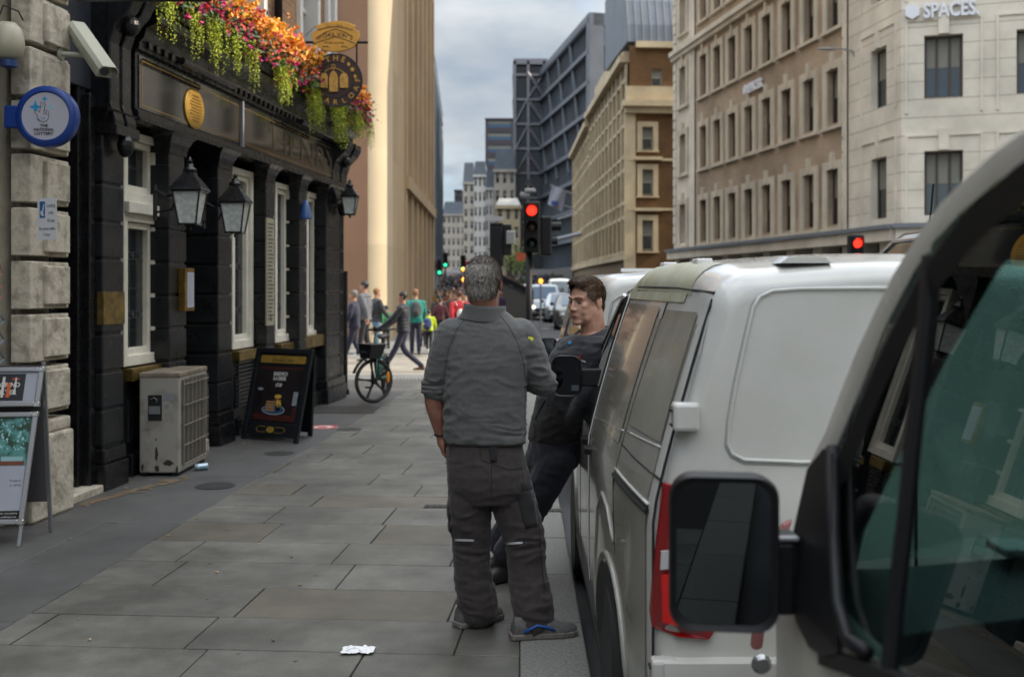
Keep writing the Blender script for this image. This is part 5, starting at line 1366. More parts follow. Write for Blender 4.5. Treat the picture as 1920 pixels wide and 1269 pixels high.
M_ptxt = mat('print_grey', (.10, .10, .11), .5)
for tx_, bb_, hh, mt_, ww in (('8 years.', b0_ + .245, .013, M_ptxt, .075), ('in 2018.', b0_ + .215, .013, M_ptxt, .07), ('contains nicotine', b0_ + .033, .013, M_pw, .17), ('substance.', b0_ + .010, .013, M_pw, .10)):
    text_mb(tx_, hh, lambda x, y, w: PS(.05 + ww / 2 - x, bb_ + y, .0092 + w), .0006, width=ww).build('letters', mt_, p1)
b0_, b1_ = zb(762) + .034, HS - .034
m = MB(); sbox(m, .034, WS - .034, b0_, b1_, .004, .008); p2 = m.build('upper_poster', MATS['poster_pale'], sb_)
m = MB(); sbox(m, .115, WS - .05, b0_ + .008, b1_ - .012, .0082, .009); m.build('dark_advert', mat('advert_dark', hexc('23262c'), .35), p2)
for tx_, bb_, ww, hh, mt_, aa in (('GRIND', .55, .13, .030, M_pw, .145), ('FILTER', .30, .13, .030, M_pw, .16), ('NEW', .78, .05, .014, mat('advert_red', hexc('b0432c'), .4), .15)):
    text_mb(tx_, hh, lambda x, y, w: PS(aa + ww / 2 - x, b0_ + (b1_ - b0_) * bb_ - .01 + y, .0092 + w), .0006, width=ww, bold=.0012).build('letters', mt_, p2)
m = MB(); sbox(m, .205, .228, b0_ + .03, b0_ + .13, .010, .0105); m.build('orange_bar', mat('advert_orange', hexc('c05a30'), .4), p2)
m = MB(); sbox(m, .245, .262, b0_ + .03, b0_ + .17, .010, .0105); sbox(m, .17, .18, b0_ + .05, b0_ + .165, .010, .0105); m.build('white_bars', M_pw, p2)
# rear legs + rear board
BR3 = Vector(((98 - CX) * 7.40 / F, 7.40, 0)); up3 = (PS(0, HS, 0) - BR3).normalized()
def PS3(a, b, w): return BR3 + uxs * a + up3 * b + Vector((0, 1, 0)) * w
m = MB()
for a in (0, WS - .026): m.prism([(a, 0), (a + .026, 0), (a + .026, HS), (a, HS)], 0, .016, PS3)
m.build('rear_leg', M_alu, sb_, bevel=.004)
m = MB(); m.prism([(.026, .22), (WS - .026, .22), (WS - .026, HS - .02), (.026, HS - .02)], -.004, .002, PS3); m.build('rear_board', mat('grey_backboard', hexc('4e4d4f'), .6), sb_)

# ------------------------------------------------------------------ hire bicycle
bk = thing('bicycle', W(700, 757, 15.6), 'dark green hire bicycle with black basket and yellow reflector leaning near the pub corner', 'bicycle')
Yb = 15.6; O = Vector(((701 - CX) * Yb / F, Yb, 0)); hd = Vector((.03, 1.0, 0)).normalized()   # front wheel at O, bike runs away along hd (front faces camera)
sd = Vector((hd.y, -hd.x, 0)); hdw = Vector((.76, .65, 0)).normalized()  # steered front wheel direction
def BK(a, s_, z): return O + hd * a + sd * s_ + Vector((0, 0, z))
def wheel(mb_t, mb_s, c, d, r=.325, mag=True):
    z = Vector((0, 0, 1)); s2 = Vector((d.y, -d.x, 0))
    ring = []
    for i in range(36):
        a = 2 * PI * i / 36; e = d * math.cos(a) + z * math.sin(a)
        ring.append([c + e * (r - .028 + .030 * math.cos(b)) + s2 * .026 * math.sin(b) for b in [2 * PI * j / 8 for j in range(8)]])
    ring.append(ring[0]); mb_t.loft(ring, 0, False)
    for i in range(5):
        a = 2 * PI * i / 5 + .5; e = d * math.cos(a) + z * math.sin(a); p = -d * math.sin(a) + z * math.cos(a)
        mb_s.loft([[c + e * q + p * w_ + s2 * h_ for w_, h_ in ((-k_, -.010), (k_, -.010), (k_, .010), (-k_, .010))] for q, k_ in ((.03, .022), (r * .5, .013), (r - .04, .02))])
    mb_s.lathe([(.001, -.05), (.035, -.05), (.05, -.02), (.05, .02), (.035, .05), (.001, .05)], c, 14, ax=[d, z, s2])
M_gr = mat('bike_green', hexc('1c5a50'), .35, coat=.4); M_bkblk = mat('bike_black', (.015, .015, .016), .4)
for nm, c, d in (('front_wheel', O + Vector((0, 0, .33)), hdw), ('rear_wheel', BK(1.08, 0, .33), hd)):
    m1, m2 = MB(), MB(); wheel(m1, m2, c, d); w_ = m1.build(nm, M_rubber, bk, smooth=True); m2.build('spokes', M_bkblk, w_)
m = MB()
m.tube([BK(.16, 0, .95), BK(.22, 0, .62), BK(.34, 0, .42), BK(.55, 0, .32)], [.03, .045, .045, .04], 10); m.tube([BK(.55, 0, .32), BK(.72, 0, .72)], .03, 8)
for s_ in (-.06, .06): m.tube([BK(.55, s_ * .5, .32), BK(1.08, s_, .33)], .014, 6); m.tube([BK(.70, 0, .64), BK(1.08, s_, .33)], .012, 6)
m.build('frame', M_gr, bk, smooth=True)
m = MB()
for s_ in (-1, 1): q_ = Vector((hdw.y, -hdw.x, 0)) * .06 * s_; m.tube([O + Vector((0, 0, .33)) + q_, O + Vector((0, 0, .68)) + q_ + hd * .05], .014, 6)
m.tube([O + Vector((0, 0, .68)) + hd * .05 - Vector((hdw.y, -hdw.x, 0)) * .07, O + Vector((0, 0, .68)) + hd * .05 + Vector((hdw.y, -hdw.x, 0)) * .07], .02, 6)
m.tube([O + hd * .05 + Vector((0, 0, .68)), O + hd * .16 + Vector((0, 0, 1.04))], .02, 8)
m.build('fork', M_gr, bk, smooth=True)
sdw = Vector((hdw.y, -hdw.x, 0)); H0 = O + hd * .16 + Vector((0, 0, 1.06))
m = MB(); m.tube([H0 - sdw * .30 + hdw * .16 + Vector((0, 0, .03)), H0 - sdw * .18, H0, H0 + sdw * .18, H0 + sdw * .30 + hdw * .16 + Vector((0, 0, .03))], .014, 8); m.ell(H0 + Vector((0, 0, .03)), (.04, .04, .03)); m.build('handlebar', M_bkblk, bk, smooth=True)
m = MB(); b_ = O - hdw * .02 + Vector((0, 0, .66)); m.loft([[b_ + sdw * x + hdw * (y - .14) + Vector((0, 0, z)) for x, y in ((-w2, 0), (w2, 0), (w2, d2), (-w2, d2))] for z, w2, d2 in ((0, .13, .20), (.20, .17, .27))]); m.loft([[b_ + sdw * x + hdw * (y - .15) + Vector((0, 0, z)) for x, y in ((-.18, 0), (.18, 0), (.18, .29), (-.18, .29))] for z in (.19, .215)]); bs = m.build('basket', M_bkblk, bk, bevel=.01)
m = MB(); pl_ = b_ + hdw * -.155 + Vector((0, 0, .10)); m.add([pl_ + sdw * x + Vector((0, 0, z)) for x, z in ((-.08, -.015), (.08, -.015), (.08, .015), (-.08, .015))], [(0, 1, 2, 3)]); m.build('basket_label', mat('basket_text', hexc('5a6068'), .5), bs)
m = MB(); m.tube([BK(.72, 0, .72), BK(.76, 0, .90)], .015, 8); m.ell(BK(.80, 0, .93), (.07, .14, .035), ax=[sd, hd, Vector((0, 0, 1))]); m.ell(BK(.88, 0, .94), (.10, .07, .04), ax=[sd, hd, Vector((0, 0, 1))]); m.build('saddle', mat('saddle_brown_black', hexc('2b2524'), .45), bk, smooth=True)
m = MB(); arc = []
for i in range(11):
    a = R(50 + 11 * i); e = hdw * math.cos(a) + Vector((0, 0, 1)) * math.sin(a); c_ = O + Vector((0, 0, .33)); arc.append([c_ + e * (.36 + dz) + sdw * s_ for s_, dz in ((-.035, 0), (.035, 0), (.03, .012), (-.03, .012))])
m.loft(arc); m.build('mudguard', M_bkblk, bk)
m = MB(); q_ = O + hdw * .0 + Vector((0, 0, .33)); rc = q_ + hdw * .23 + Vector((0, 0, .04)) ; m.ell(rc - sdw * -.03, (.03, .012, .085), ax=[hdw, sdw, Vector((0, 0, 1))]); m.build('reflector', mat('amber_reflector', hexc('d98a1c'), .3), bk, smooth=True)
m = MB(); cc = BK(.55, -.10, .30); m.tube([BK(.55, -.08, .30), BK(.55, .10, .30)], .015, 6); m.tube([BK(.55, -.10, .30), BK(.42, -.10, .20)], .012, 6); m.box(tuple(BK(.40, -.2, .18)), tuple(BK(.47, -.10, .205))); m.tube([BK(.55, .10, .30), BK(.68, .10, .40)], .012, 6); m.build('pedals', M_bkblk, bk)
# post beside the corner
t = thing('corner_post', W(648, 735, 16.7), 'thin tall black post at the far corner of the pub', 'post')
p_ = Vector(((647 - CX) * 16.9 / F, 16.9, 0)); m = MB(); m.tube([p_, p_ + Vector((0, 0, 1.95))], .04, 10); m.build('post', M_black, t)
m = MB(); m.lathe([(.07, 0), (.065, .08), (.045, .1)], p_, 12); m.build('base', M_black, t)

# ------------------------------------------------------------------ traffic signals
M_tsb = mat('signal_black', (.007, .007, .008), .5, spec=.25)
def signal(label, px, Y, ztop, hw_=.15, lit=None, facing=1, pole_z=None, scale=1.0, loc=None, polepx=None):
    X = (px - CX) * Y / F; s_ = scale; t = thing('traffic_signal', (X, Y, 0), label, 'traffic light', 'traffic signals')
    Hh = .98 * s_; z0 = ztop - Hh; xp = (polepx - CX) * Y / F if polepx else X
    m = MB(); m.tube([(xp, Y + .12, -.1), (xp, Y + .12, z0 + .05)], .057, 12); m.tube([(xp, Y + .12, -.1), (xp, Y + .12, .35)], .075, 12); m.build('pole', M_tsb, t, smooth=True)
    m = MB(); m.box((X - .155 * s_, Y - .02, z0), (X + .155 * s_, Y + .2, ztop)); hd_ = m.build('signal_head', M_tsb, t, bevel=.03)
    if facing:
        m = MB(); r0 = .115 * s_
        for i in range(3):
            zc = ztop - .175 * s_ - i * .315 * s_; ring = []
            for d_, f_ in ((0, 1), (.24, 1)):
                pass
            hood = MB(); n_ = 20
            outer = []; rings = []
            for ll in (0, 1):
                rr_ = []
                for j in range(n_ + 1):
                    a = R(-40 + 260 * j / n_); e = (math.cos(a), math.sin(a)); y_ = Y - .02 - (.0 if ll == 0 else (.08 + .15 * max(0, math.sin(a))))
                    rr_.append((X + e[0] * r0, y_, zc + e[1] * r0))
                rings.append(rr_)
            rin = [[(X + (p[0] - X) * .94, p[1], zc + (p[2] - zc) * .94) for p in rr_] for rr_ in rings]
            o_ = len(m.v); m.v += rings[0] + rings[1] + rin[1] + rin[0]; N1 = n_ + 1
            for b_ in range(3):
                for j in range(n_): a = o_ + b_ * N1 + j; m.f.append((a, a + 1, a + 1 + N1, a + N1)); m.m.append(0)
        m.build('hoods', M_tsb, hd_)
        for i in range(3):
            zc = ztop - .175 * s_ - i * .315 * s_; on = (lit == i)
            col = ((1, .025, .012), (1, .35, .02), (.03, 1, .4))[i]
            m = MB(); m.lathe([(.098 * s_, 0), (.08 * s_, -.018), (.04 * s_, -.028), (.001, -.03)], (X, Y - .022, zc), 20, ax=[(1, 0, 0), (0, 0, 1), (0, 1, 0)])
            m.v = [(v[0], v[1], v[2]) for v in m.v]
            m.build('lamp', emis('lamp_on_%d' % i, col, (1.7, 2, 1.4)[i]) if on else mat('lamp_off_%d' % i, ((.05, .01, .01), (.045, .025, .008), (.008, .025, .015))[i], .2), hd_, smooth=True)
    else:
        m = MB(); m.box((X - .12, Y - .05, z0 + .1), (X + .12, Y - .02, ztop - .1)); m.build('back_cover', M_tsb, hd_, bevel=.01)
    return t, X, z0
Yt_ = 18.0
t, X, z0 = signal('near black traffic signal showing a red arrow light, on the kerb above the two men', 997, Yt_, CH + (538 - 378) * Yt_ / F, lit=0, polepx=992, scale=.88)
m = MB(); m.box((X + .15, Yt_ + .02, z0 - .05), (X + .34, Yt_ + .30, z0 + .62)); m.build('second_head', M_tsb, t, bevel=.03)
m = MB(); m.box((X - .20, Yt_ - .02, z0 + .95), (X - .03, Yt_ + .1, z0 + 1.02)); m.box((X - .12, Yt_ - .05, z0 + 1.02), (X + .06, Yt_ + .04, z0 + 1.08)); m.build('detector', mat('detector_grey', (.3, .3, .31), .4), t, bevel=.01)
m = MB(); m.tube([(X + .34, Yt_ + .15, z0 + .45), (X + .50, Yt_ + .15, z0 + .45)], .075, 12); m.tube([(X + .34, Yt_ + .15, z0 + .2), (X + .44, Yt_ + .15, z0 + .2)], .06, 12); m.build('side_lamp', M_tsb, t)
# small blob on pole
m = MB(); m.box((X - .09, Yt_ + .02, 1.0), (X + .0, Yt_ + .09, 1.13)); m.build('push_button_box', mat('button_grey', (.3, .28, .28), .4), t)
t, X, z0 = signal('black traffic signal seen from behind, between the grey haired man and the red signal', 931, 24.0, CH + (538 - 418) * 24.0 / F, facing=0)
m = MB(); m.box((X + .14, 23.98, z0 + .25), (X + .34, 24.2, z0 + .95)); m.build('second_head', M_tsb, t, bevel=.03)
m = MB(); m.box((X + .22, 23.9, z0 + .5), (X + .42, 24.0, z0 + .8)); m.build('side_hood', mat('hood_grey', (.2, .2, .2), .4), t, bevel=.02)
m = MB(); m.box((X - .09, 23.9, z0 + 1.02), (X + .16, 24.05, z0 + 1.12)); m.tube([(X + .02, 24, z0 + .95), (X + .02, 24, z0 + 1.04)], .02, 6); m.build('detector', MATS['detector_grey'], t)
signal('traffic signal with round red light beyond the white vans, below the corner office', 1607, 22.0, CH + (538 - 440) * 22.0 / F, lit=0, scale=1.0)
signal('far traffic signal with green light nearest the scaffolded building', 824, 66, 3.4 + .0, lit=2)
signal('far traffic signal with green light, second from the scaffolded building', 835, 70, 3.95, lit=2)
signal('far traffic signal with green light just left of the grey haired head', 868, 62, 3.55, lit=2)
for lab, px, py, Y in (('small amber beacon low beside the green signal left of the grey haired head', 870, 524, 45), ('small amber beacon on a post right of the red traffic signal pole', 1014, 527, 45), ('small orange light under the green signal beside the grey haired head', 868, 505, 60)):
    c = W(px, py, Y); t = thing('amber_beacon', (c.x, c.y, 0), lab, 'beacon', 'amber beacons over the crowd')
    m = MB(); m.ell(c, (.085, .085, .1)); m.build('lamp', emis('amber_on', (1, .32, .03), 2.5 if py > 510 else 1.5), t, smooth=True)
    m = MB(); m.tube([(c.x, c.y + .1, -.1), (c.x, c.y + .1, c.z)], .04, 8); m.build('post', mat('beacon_post', (.25, .25, .25), .5), t)
# yellow grit bin
c = W(968, 615, 27.5); t = thing('grit_bin', (c.x, c.y, 0), 'small yellow bin beside the black signal pole', 'bin')
m = MB(); m.loft([[(c.x + x * k_, c.y + y * k_, z) for x, y in ((-.17, -.15), (.17, -.15), (.17, .15), (-.17, .15))] for z, k_ in ((0.0, .85), (.75, 1), (.8, 1.08), (.88, .7))]); m.build('body', mat('bin_yellow', hexc('c99a12'), .5), t, bevel=.01)
# ramp parapet beyond
t = thing('ramp_parapet', W(965, 540, 60), 'dark sloping ramp parapet with grey side beyond the red signal pole', 'wall')
m = MB(); Yr = 58
m.prism([(940, 516), (1000, 545), (1000, 556), (940, 527)], 0, 3, lambda a, b, w: (W(a, b, Yr).x, Yr + w, W(a, b, Yr).z)); m.build('dark_band', M_tsb, t)
m = MB(); m.prism([(940, 527.4), (1000, 556.4), (1000, 598), (940, 598)], .1, 3, lambda a, b, w: (W(a, b, Yr).x, Yr + w, W(a, b, Yr).z)); m.build('grey_side', mat('ramp_grey', hexc('55534f'), .7), t)
m = MB(); m.prism([(940, 513.4), (1000, 542.4), (1000, 544.6), (940, 515.6)], 0, 3, lambda a, b, w: (W(a, b, Yr).x, Yr + w, W(a, b, Yr).z)); m.build('coping', mat('coping_pink', hexc('6d5553'), .7), t)
# street tree
tr = thing('street_tree', (W(958, 500, 75).x, 75, 0), 'green leafy street tree in front of the buff fronted house', 'tree')
m = MB(); bx, by = W(958, 500, 75).x, 75
m.tube([(bx, by, 0), (bx + .05, by, 2.2), (bx - .05, by, 3.6)], [.14, .1, .05], 8)
for i in range(8): a = i * 2.4; m.tube([(bx, by, 2.2 + i * .2), (bx + .8 * math.cos(a), by + .8 * math.sin(a), 3.3 + i * .25)], [.05, .02], 5)
m.build('trunk', mat('bark', (.06, .045, .03), .9), tr)
m = MB(); rr = random.Random(21)
for q_ in range(26):
    cc = Vector((bx + rr.gauss(0, .75), by + rr.gauss(0, .8), 3.9 + rr.gauss(0, .95)))
    for i in range(75): leaf(m, cc + Vector((rr.gauss(0, .26), rr.gauss(0, .26), rr.gauss(0, .24))), rr.uniform(.05, .10), rr)
m.build('crown', mat('tree_leaf', hexc('5f7332'), .6, island=.45), tr)
t = thing('orange_banner', W(975, 480, 72), 'small orange and red banner beside the street tree', 'banner')
m = MB(); a_, b_ = W(966, 474, 72), W(986, 490, 72); m.prism([(966, 472), (986, 476), (985, 487), (970, 491)], 0, .05, lambda a, b, w: (W(a, b, 72).x, 72 + w, W(a, b, 72).z)); m.build('cloth', mat('banner_orange', hexc('b0502c'), .7, var=.4, vscale=3), t)
# ------------------------------------------------------------------ vehicles
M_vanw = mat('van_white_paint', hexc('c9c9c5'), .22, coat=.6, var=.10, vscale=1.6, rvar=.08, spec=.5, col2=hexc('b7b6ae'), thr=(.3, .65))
M_vangrey = mat('van_side_reflection_grey', hexc('a5a399'), .2, coat=.7, var=.2, vscale=1.4, col2=hexc('8b887d'), rvar=.06, thr=(.3, .7))  # darker grey-beige painted for the pub's reflection on this side
M_gap = mat('panel_gap', (.01, .01, .01), .8)
M_algae = mat('algae_roof', hexc('8c8d66'), .5, var=.4, vscale=5, col2=hexc('adada0'))
M_tint = tinted_glass('van_side_glass', (.15, .235, .22))
M_mirr = mat('mirror_glass', (.55, .57, .6), .02, metal=1.0)
class Van:
    """x: 0 at left side .. B right; y: 0 rear .. L front; z from the road. World offset (ox,oy), left side at x=0"""
    def __init__(s, ox, oy, L, B, H, roofline, tum=.19, ztum=1.08, rtap=.12, ltap=1.3, ftap=.22, lf=1.1, z0=.22, rc=.12, rr=.07, rev=False):
        s.__dict__.update(locals())
    def zt(s, y):
        r = s.roofline
        if y <= r[0][0]: return r[0][1]
        for (a, za), (b, zb_) in zip(r, r[1:]):
            if y <= b: t = (y - a) / (b - a); t = t * t * (3 - 2 * t) if False else t; return za + (zb_ - za) * t
        return r[-1][1]
    def xl(s, y, z):
        t = max(0, (z - s.ztum)) / (s.H - s.ztum); x = s.tum * (.75 * t + .25 * t * t)
        lo = max(0, .55 - z); x += lo * lo * .25
        if y < s.ltap: x += s.rtap * (1 - y / s.ltap) ** 2
        fy = y - (s.L - s.lf)
        if fy > 0: x += s.ftap * (fy / s.lf) ** 2.2
        return x
    def Wd(s, x, y, z):
        if s.rev: return Vector((s.ox + s.B - x, s.oy - y, z - .12))
        return Vector((s.ox + x, s.oy + y, z - .12))
    def P(s, y, z, out=0.0): return s.Wd(s.xl(y, z) - out, y, z)
    def section(s, y, ins=0.0):
        zt = s.zt(y) - ins; z0 = s.z0 + ins * .5; rc = min(s.rc, (zt - z0) * .35); left = []
        for i in range(15):
            z = z0 + (zt - rc - z0) * i / 14; left.append((s.xl(y, z) + ins, z))
        xr, zr = left[-1]
        for i in range(1, 7):
            a = PI / 2 * i / 6; left.append((xr + rc * (1 - math.cos(a)) * 1.25, zr + rc * math.sin(a)))
        x_, z_ = left[-1]; cen = s.B / 2
        for i in range(1, 4): t = i / 4; left.append((x_ + (cen - x_) * t, z_ + .03 * math.sin(t * PI / 2)))
        pts = left + [(cen, z_ + .03)] + [(s.B - x, z) for x, z in left[::-1]]
        return [s.Wd(x, y, z) for x, z in pts]
    def body(s, parent, material, ny=40, cuts=None):
        ys = [(0.0, s.rr)] + [(s.rr * (1 - math.cos(R(a))), s.rr * (1 - math.sin(R(a)))) for a in (15, 30, 50, 70, 90)]
        kn = [k for k, _ in s.roofline]
        grid = sorted(set([round(v, 3) for v in list(np.linspace(s.rr + .05, s.L - .12, ny)) + [k for k in kn if s.rr + .05 < k < s.L - .12]]))
        ys += [(y, 0.0) for y in grid] + [(s.L - .06, .015), (s.L - .02, .05), (s.L, .09)]
        m = MB(); m.loft([s.section(y, i) for y, i in ys])
        o = m.build('body', material, parent, smooth='auto'); return o
    def patch(s, mb, poly, out=.004, thick=.0):
        """polygon of (y,z) laid on the left side"""
        n = len(poly); vs = [s.P(y, z, out) for y, z in poly]; mb.add(vs, [tuple(range(n))])
    def gpatch(s, mb, y0, y1, z0, z1, out=.004, n=8, k=6, sk0=0, sk1=0):
        g = []
        for j in range(k + 1):
            z = z0 + (z1 - z0) * j / k; sh0 = sk0 * j / k; sh1 = sk1 * j / k
            g.append([s.P(y0 + sh0 + (y1 + sh1 - y0 - sh0) * i / n, z, out) for i in range(n + 1)])
        o = len(mb.v)
        for r in g: mb.v += [tuple(p) for p in r]
        for j in range(k):
            for i in range(n): a = o + j * (n + 1) + i; mb.f.append((a, a + 1, a + n + 2, a + n + 1)); mb.m.append(0)
    def line(s, mb, pts, r=.004, out=.001, sub=8):
        path = []
        for (a, b), (c, d) in zip(pts, pts[1:]):
            for i in range(sub): t = i / sub; path.append(s.P(a + (c - a) * t, b + (d - b) * t, out))
        path.append(s.P(*pts[-1], out)); mb.tube(path, r, 6)
def wheel_at(parent, c, r=.33, w=.2, outer=-1, rimcol=None, name='wheel'):
    X = Vector((1, 0, 0)) * outer; Yv = Vector((0, 1, 0)); Z = Vector((0, 0, 1))
    m = MB(); m.lathe([(r * .62, 0), (r * .9, 0), (r, -.03), (r, -w + .03), (r * .9, -w), (r * .62, -w)], c, 28, ax=[Yv, Z, X]); w_ = m.build(name, M_rubber, parent, smooth='auto')
    m = MB(); m.lathe([(r * .63, -.005), (r * .6, -.02), (r * .5, -.035), (r * .2, -.02), (.001, -.02)], c, 20, ax=[Yv, Z, X]); m.build('rim', rimcol or mat('steel_rim', (.22, .22, .23), .4, metal=.6), w_, smooth='auto'); return w_
def arch(parent, van, yc, r=.38, zc=.33):
    m = MB(); pts = []
    for i in range(17):
        a = PI * i / 16; pts.append((yc + r * math.cos(a), max(van.z0 + .001, zc + r * math.sin(a))))
    van.patch(m, pts, .013); m.build('dark_arch_patch', M_gap, parent)  # flat black patch stands in for the shaded hollow
# ---- middle white van (the two men stand by it)
v2 = thing('parked_van', (1.3, 5.6, -.12), 'white panel van with reflection-greyed side that the dark jacketed man leans on', 'van', 'vans parked along the kerb')
V = Van(.34, 3.45, 4.15, 1.9, 1.92, [(0, 1.865), (.25, 1.905), (.7, 1.92), (1.5, 1.92), (1.98, 1.83), (2.75, 1.14), (3.4, 1.0), (4.0, .85), (4.15, .5)], tum=.25, rtap=.10, lf=.9)
body = V.body(v2, [M_vanw], 60)
# side skin, greyed with the pub's painted-in reflection: a proud panel set
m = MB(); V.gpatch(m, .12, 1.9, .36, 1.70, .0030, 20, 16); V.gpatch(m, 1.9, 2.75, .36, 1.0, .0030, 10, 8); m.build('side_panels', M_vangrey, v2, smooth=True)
# wheel arches drawn as black patches, no opening cut
def cutter(y, r, name='cutter'):
    pass
for yc in (.82, 3.25):
    arch(v2, V, yc, .385, .33)
    c = V.P(yc, .33, .022); c.z = .33 - .12; wheel_at(v2, c, .325, .2)
for yc in (.82, 3.25):
    m = MB(); V.line(m, [(yc + .40 * math.cos(R(a)), .33 + .42 * math.sin(R(a))) for a in range(5, 176, 10)], .012, .004, 1); m.build('arch_lip', M_vangrey, v2, smooth=True)
# flared arch bulge crease lines
m = MB(); V.line(m, [(1.32, .35), (1.30, .62), (1.18, .86), (.98, .97), (.82, .94), (.66, .84)], .006, .006, 4); m.build('arch_crease', M_vangrey, v2, smooth=True)
# sill + lower cladding
m = MB()
ring = []
for y in np.linspace(1.25, 2.82, 12): ring.append([V.P(y, z, o_) for z, o_ in ((.17, -.03), (.17, .015), (.37, .02), (.40, .0))])
m.loft(ring); m.build('sill', mat('sill_grey', (.06, .06, .062), .5), v2)
# lines
g = MB()
V.line(g, [(1.74, .30), (1.74, 1.05), (1.72, 1.4), (1.70, 1.80)]); V.line(g, [(.68, 1.06), (.66, 1.2), (.60, 1.76)])
V.line(g, [(.68, .95), (.64, .80), (.68, 1.06)]); V.line(g, [(.03, 1.19), (.35, 1.20), (.68, 1.215)]); V.line(g, [(2.52, .30), (2.50, .8), (2.60, 1.08)])
V.line(g, [(.035, .40), (.03, .9), (.03, 1.5), (.05, 1.78)], .005)
V.line(g, [(.05, 1.80), (.5, 1.815), (1.5, 1.82), (1.9, 1.79)], .006)
g.build('door_gaps', M_gap, v2)
g = MB(); V.line(g, [(.10, 1.075), (.68, 1.095)], .011, .002); g.build('door_rail', M_gap, v2)
g = MB(); V.line(g, [(.10, 1.098), (.68, 1.12)], .006, .004); V.line(g, [(1.765, .30), (1.765, 1.05), (1.75, 1.4), (1.73, 1.79)], .005, .004); V.line(g, [(1.70, 1.19), (1.20, 1.235), (.70, 1.262)], .004, .003); V.line(g, [(.62, 1.27), (.12, 1.285)], .004, .003); g.build('panel_edges', M_vanw, v2, smooth=True)
# pressed blank window panels
M_blank = mat('van_blank_panel', hexc('a19d8f'), .16, coat=.5, var=.2, vscale=1.5, col2=hexc('888375'))
for (ya, yb, za, zb_, s0_, s1_) in ((.72, 1.66, 1.21, 1.745, -.03, -.02), (.12, .60, 1.30, 1.735, .02, -.03)):
    g = MB(); V.gpatch(g, ya, yb, za, zb_, .0065, 10, 8, s0_, s1_); g.build('blank_window', M_blank, v2, smooth=True)
# front door window (black) + A pillar
g = MB(); pts = [(1.80, 1.13), (2.1, 1.12), (2.58, 1.12), (2.62, 1.17), (2.2, 1.55), (1.98, 1.74), (1.82, 1.76)]
V.patch(g, pts, .0075); g.build('side_window', mat('black_van_glass', (.012, .013, .014), .04, spec=.9), v2)
g = MB(); V.line(g, [(1.79, 1.12), (1.79, 1.77), (1.97, 1.75), (2.22, 1.54), (2.64, 1.15)], .010, .004, 6); g.build('window_seal', M_black, v2)
g = MB(); V.line(g, [(2.02, 1.78), (2.28, 1.54), (2.7, 1.16)], .012, .004, 6); g.build('pillar_edge', M_vanw, v2)  # body-white strip along the A pillar edge
# windscreen
g = MB(); ws = [[V.Wd(x, y, z + .006) for x in (.32, .7, 1.2, 1.58)] for y, z in ((2.02, 1.795), (2.25, 1.588), (2.5, 1.364), (2.72, 1.167))]
g.loft(ws, 0, False, False); g.build('windscreen', mat('black_van_glass', (.012, .013, .014), .04), v2)
# handles
for y, z in ((1.86, 1.06), (1.64, 1.045)):
    g = MB(); g.loft([[V.P(y + dy, z + dz, o_) for dz, o_ in ((-.018, -.01), (-.015, .035 if abs(dy) < .06 else .012), (.012, .035 if abs(dy) < .06 else .012), (.018, -.01))] for dy in (-.07, -.05, .05, .07)]); g.build('door_handle', M_black, v2, bevel=.004)
# mirror
def van_mirror(parent, c, w, h, armto, glassm=M_mirr, depth=.09, tilt=0.0, rad=None, ry=0.0):
    """mirror facing back to the camera; c centre of glass"""
    rad = rad or w * .28; c = Vector(c)
    Mx = Matrix.Translation(c) @ Matrix.Rotation(ry, 4, 'Z')
    def fm(a, b, y): return Mx @ Vector((a, y, b))
    rings = []
    for y, k_ in ((0, .93), (-.012, .97), (.0, 1.0), (depth * .5, .97), (depth * .85, .8), (depth, .5)):
        rings.append([fm(a * k_, b * k_, y) for a, b in rrect(-w / 2, -h / 2, w / 2, h / 2, rad, 5)])
    m = MB(); m.loft([[fm(a * .86, b * .90, .004) for a, b in rrect(-w / 2, -h / 2, w / 2, h / 2, rad, 5)]] + [[fm(a * .86, b * .90, -.006) for a, b in rrect(-w / 2, -h / 2, w / 2, h / 2, rad, 5)]] + rings[1:])
    hs_ = m.build('mirror_housing', mat('mirror_plastic', (.009, .009, .010), .45, spec=.3, bump=.1, bscale=200), parent, smooth='auto')
    m = MB(); m.prism(rrect(-w * .432, -h * .452, w * .432, h * .452, rad * .85, 5), -.001, .0035, fm); m.build('mirror_glass', glassm, hs_)
    if armto:
        m = MB()
        for s_ in armto: m.loft(s_)
        m.build('mirror_arm', MATS['mirror_plastic'], parent, bevel=.008)
    return hs_
mc = W(1062, 705, 5.45)
M_mdark = mat('dim_mirror_glass', (.05, .055, .06), .03, metal=1)
van_mirror(v2, mc, .158, .212, [[[Vector((x, 5.50 + dy, mc.z + z)) for dy, z in ((-.03, -.055), (.03, -.055), (.03, .035), (-.03, .035))] for x in (mc.x + .05, mc.x + .20)]], M_mdark, .10, rad=.05, ry=R(-8))
m = MB(); p_ = W(1078, 727, 5.43); m.box((p_.x - .018, 5.425, p_.z - .014), (p_.x + .020, 5.431, p_.z + .014)); m.build('mirror_sticker', mat('sticker_grey', hexc('3b4347'), .5), v2)
# rear details. rear plane local y=0
def RB(px, py, out=0.0, Y=None):
    Yr_ = (Y or 3.45) - out; q_ = W(px, py, Yr_); return Vector((q_.x, Yr_, q_.z))
M_vr = M_vanw
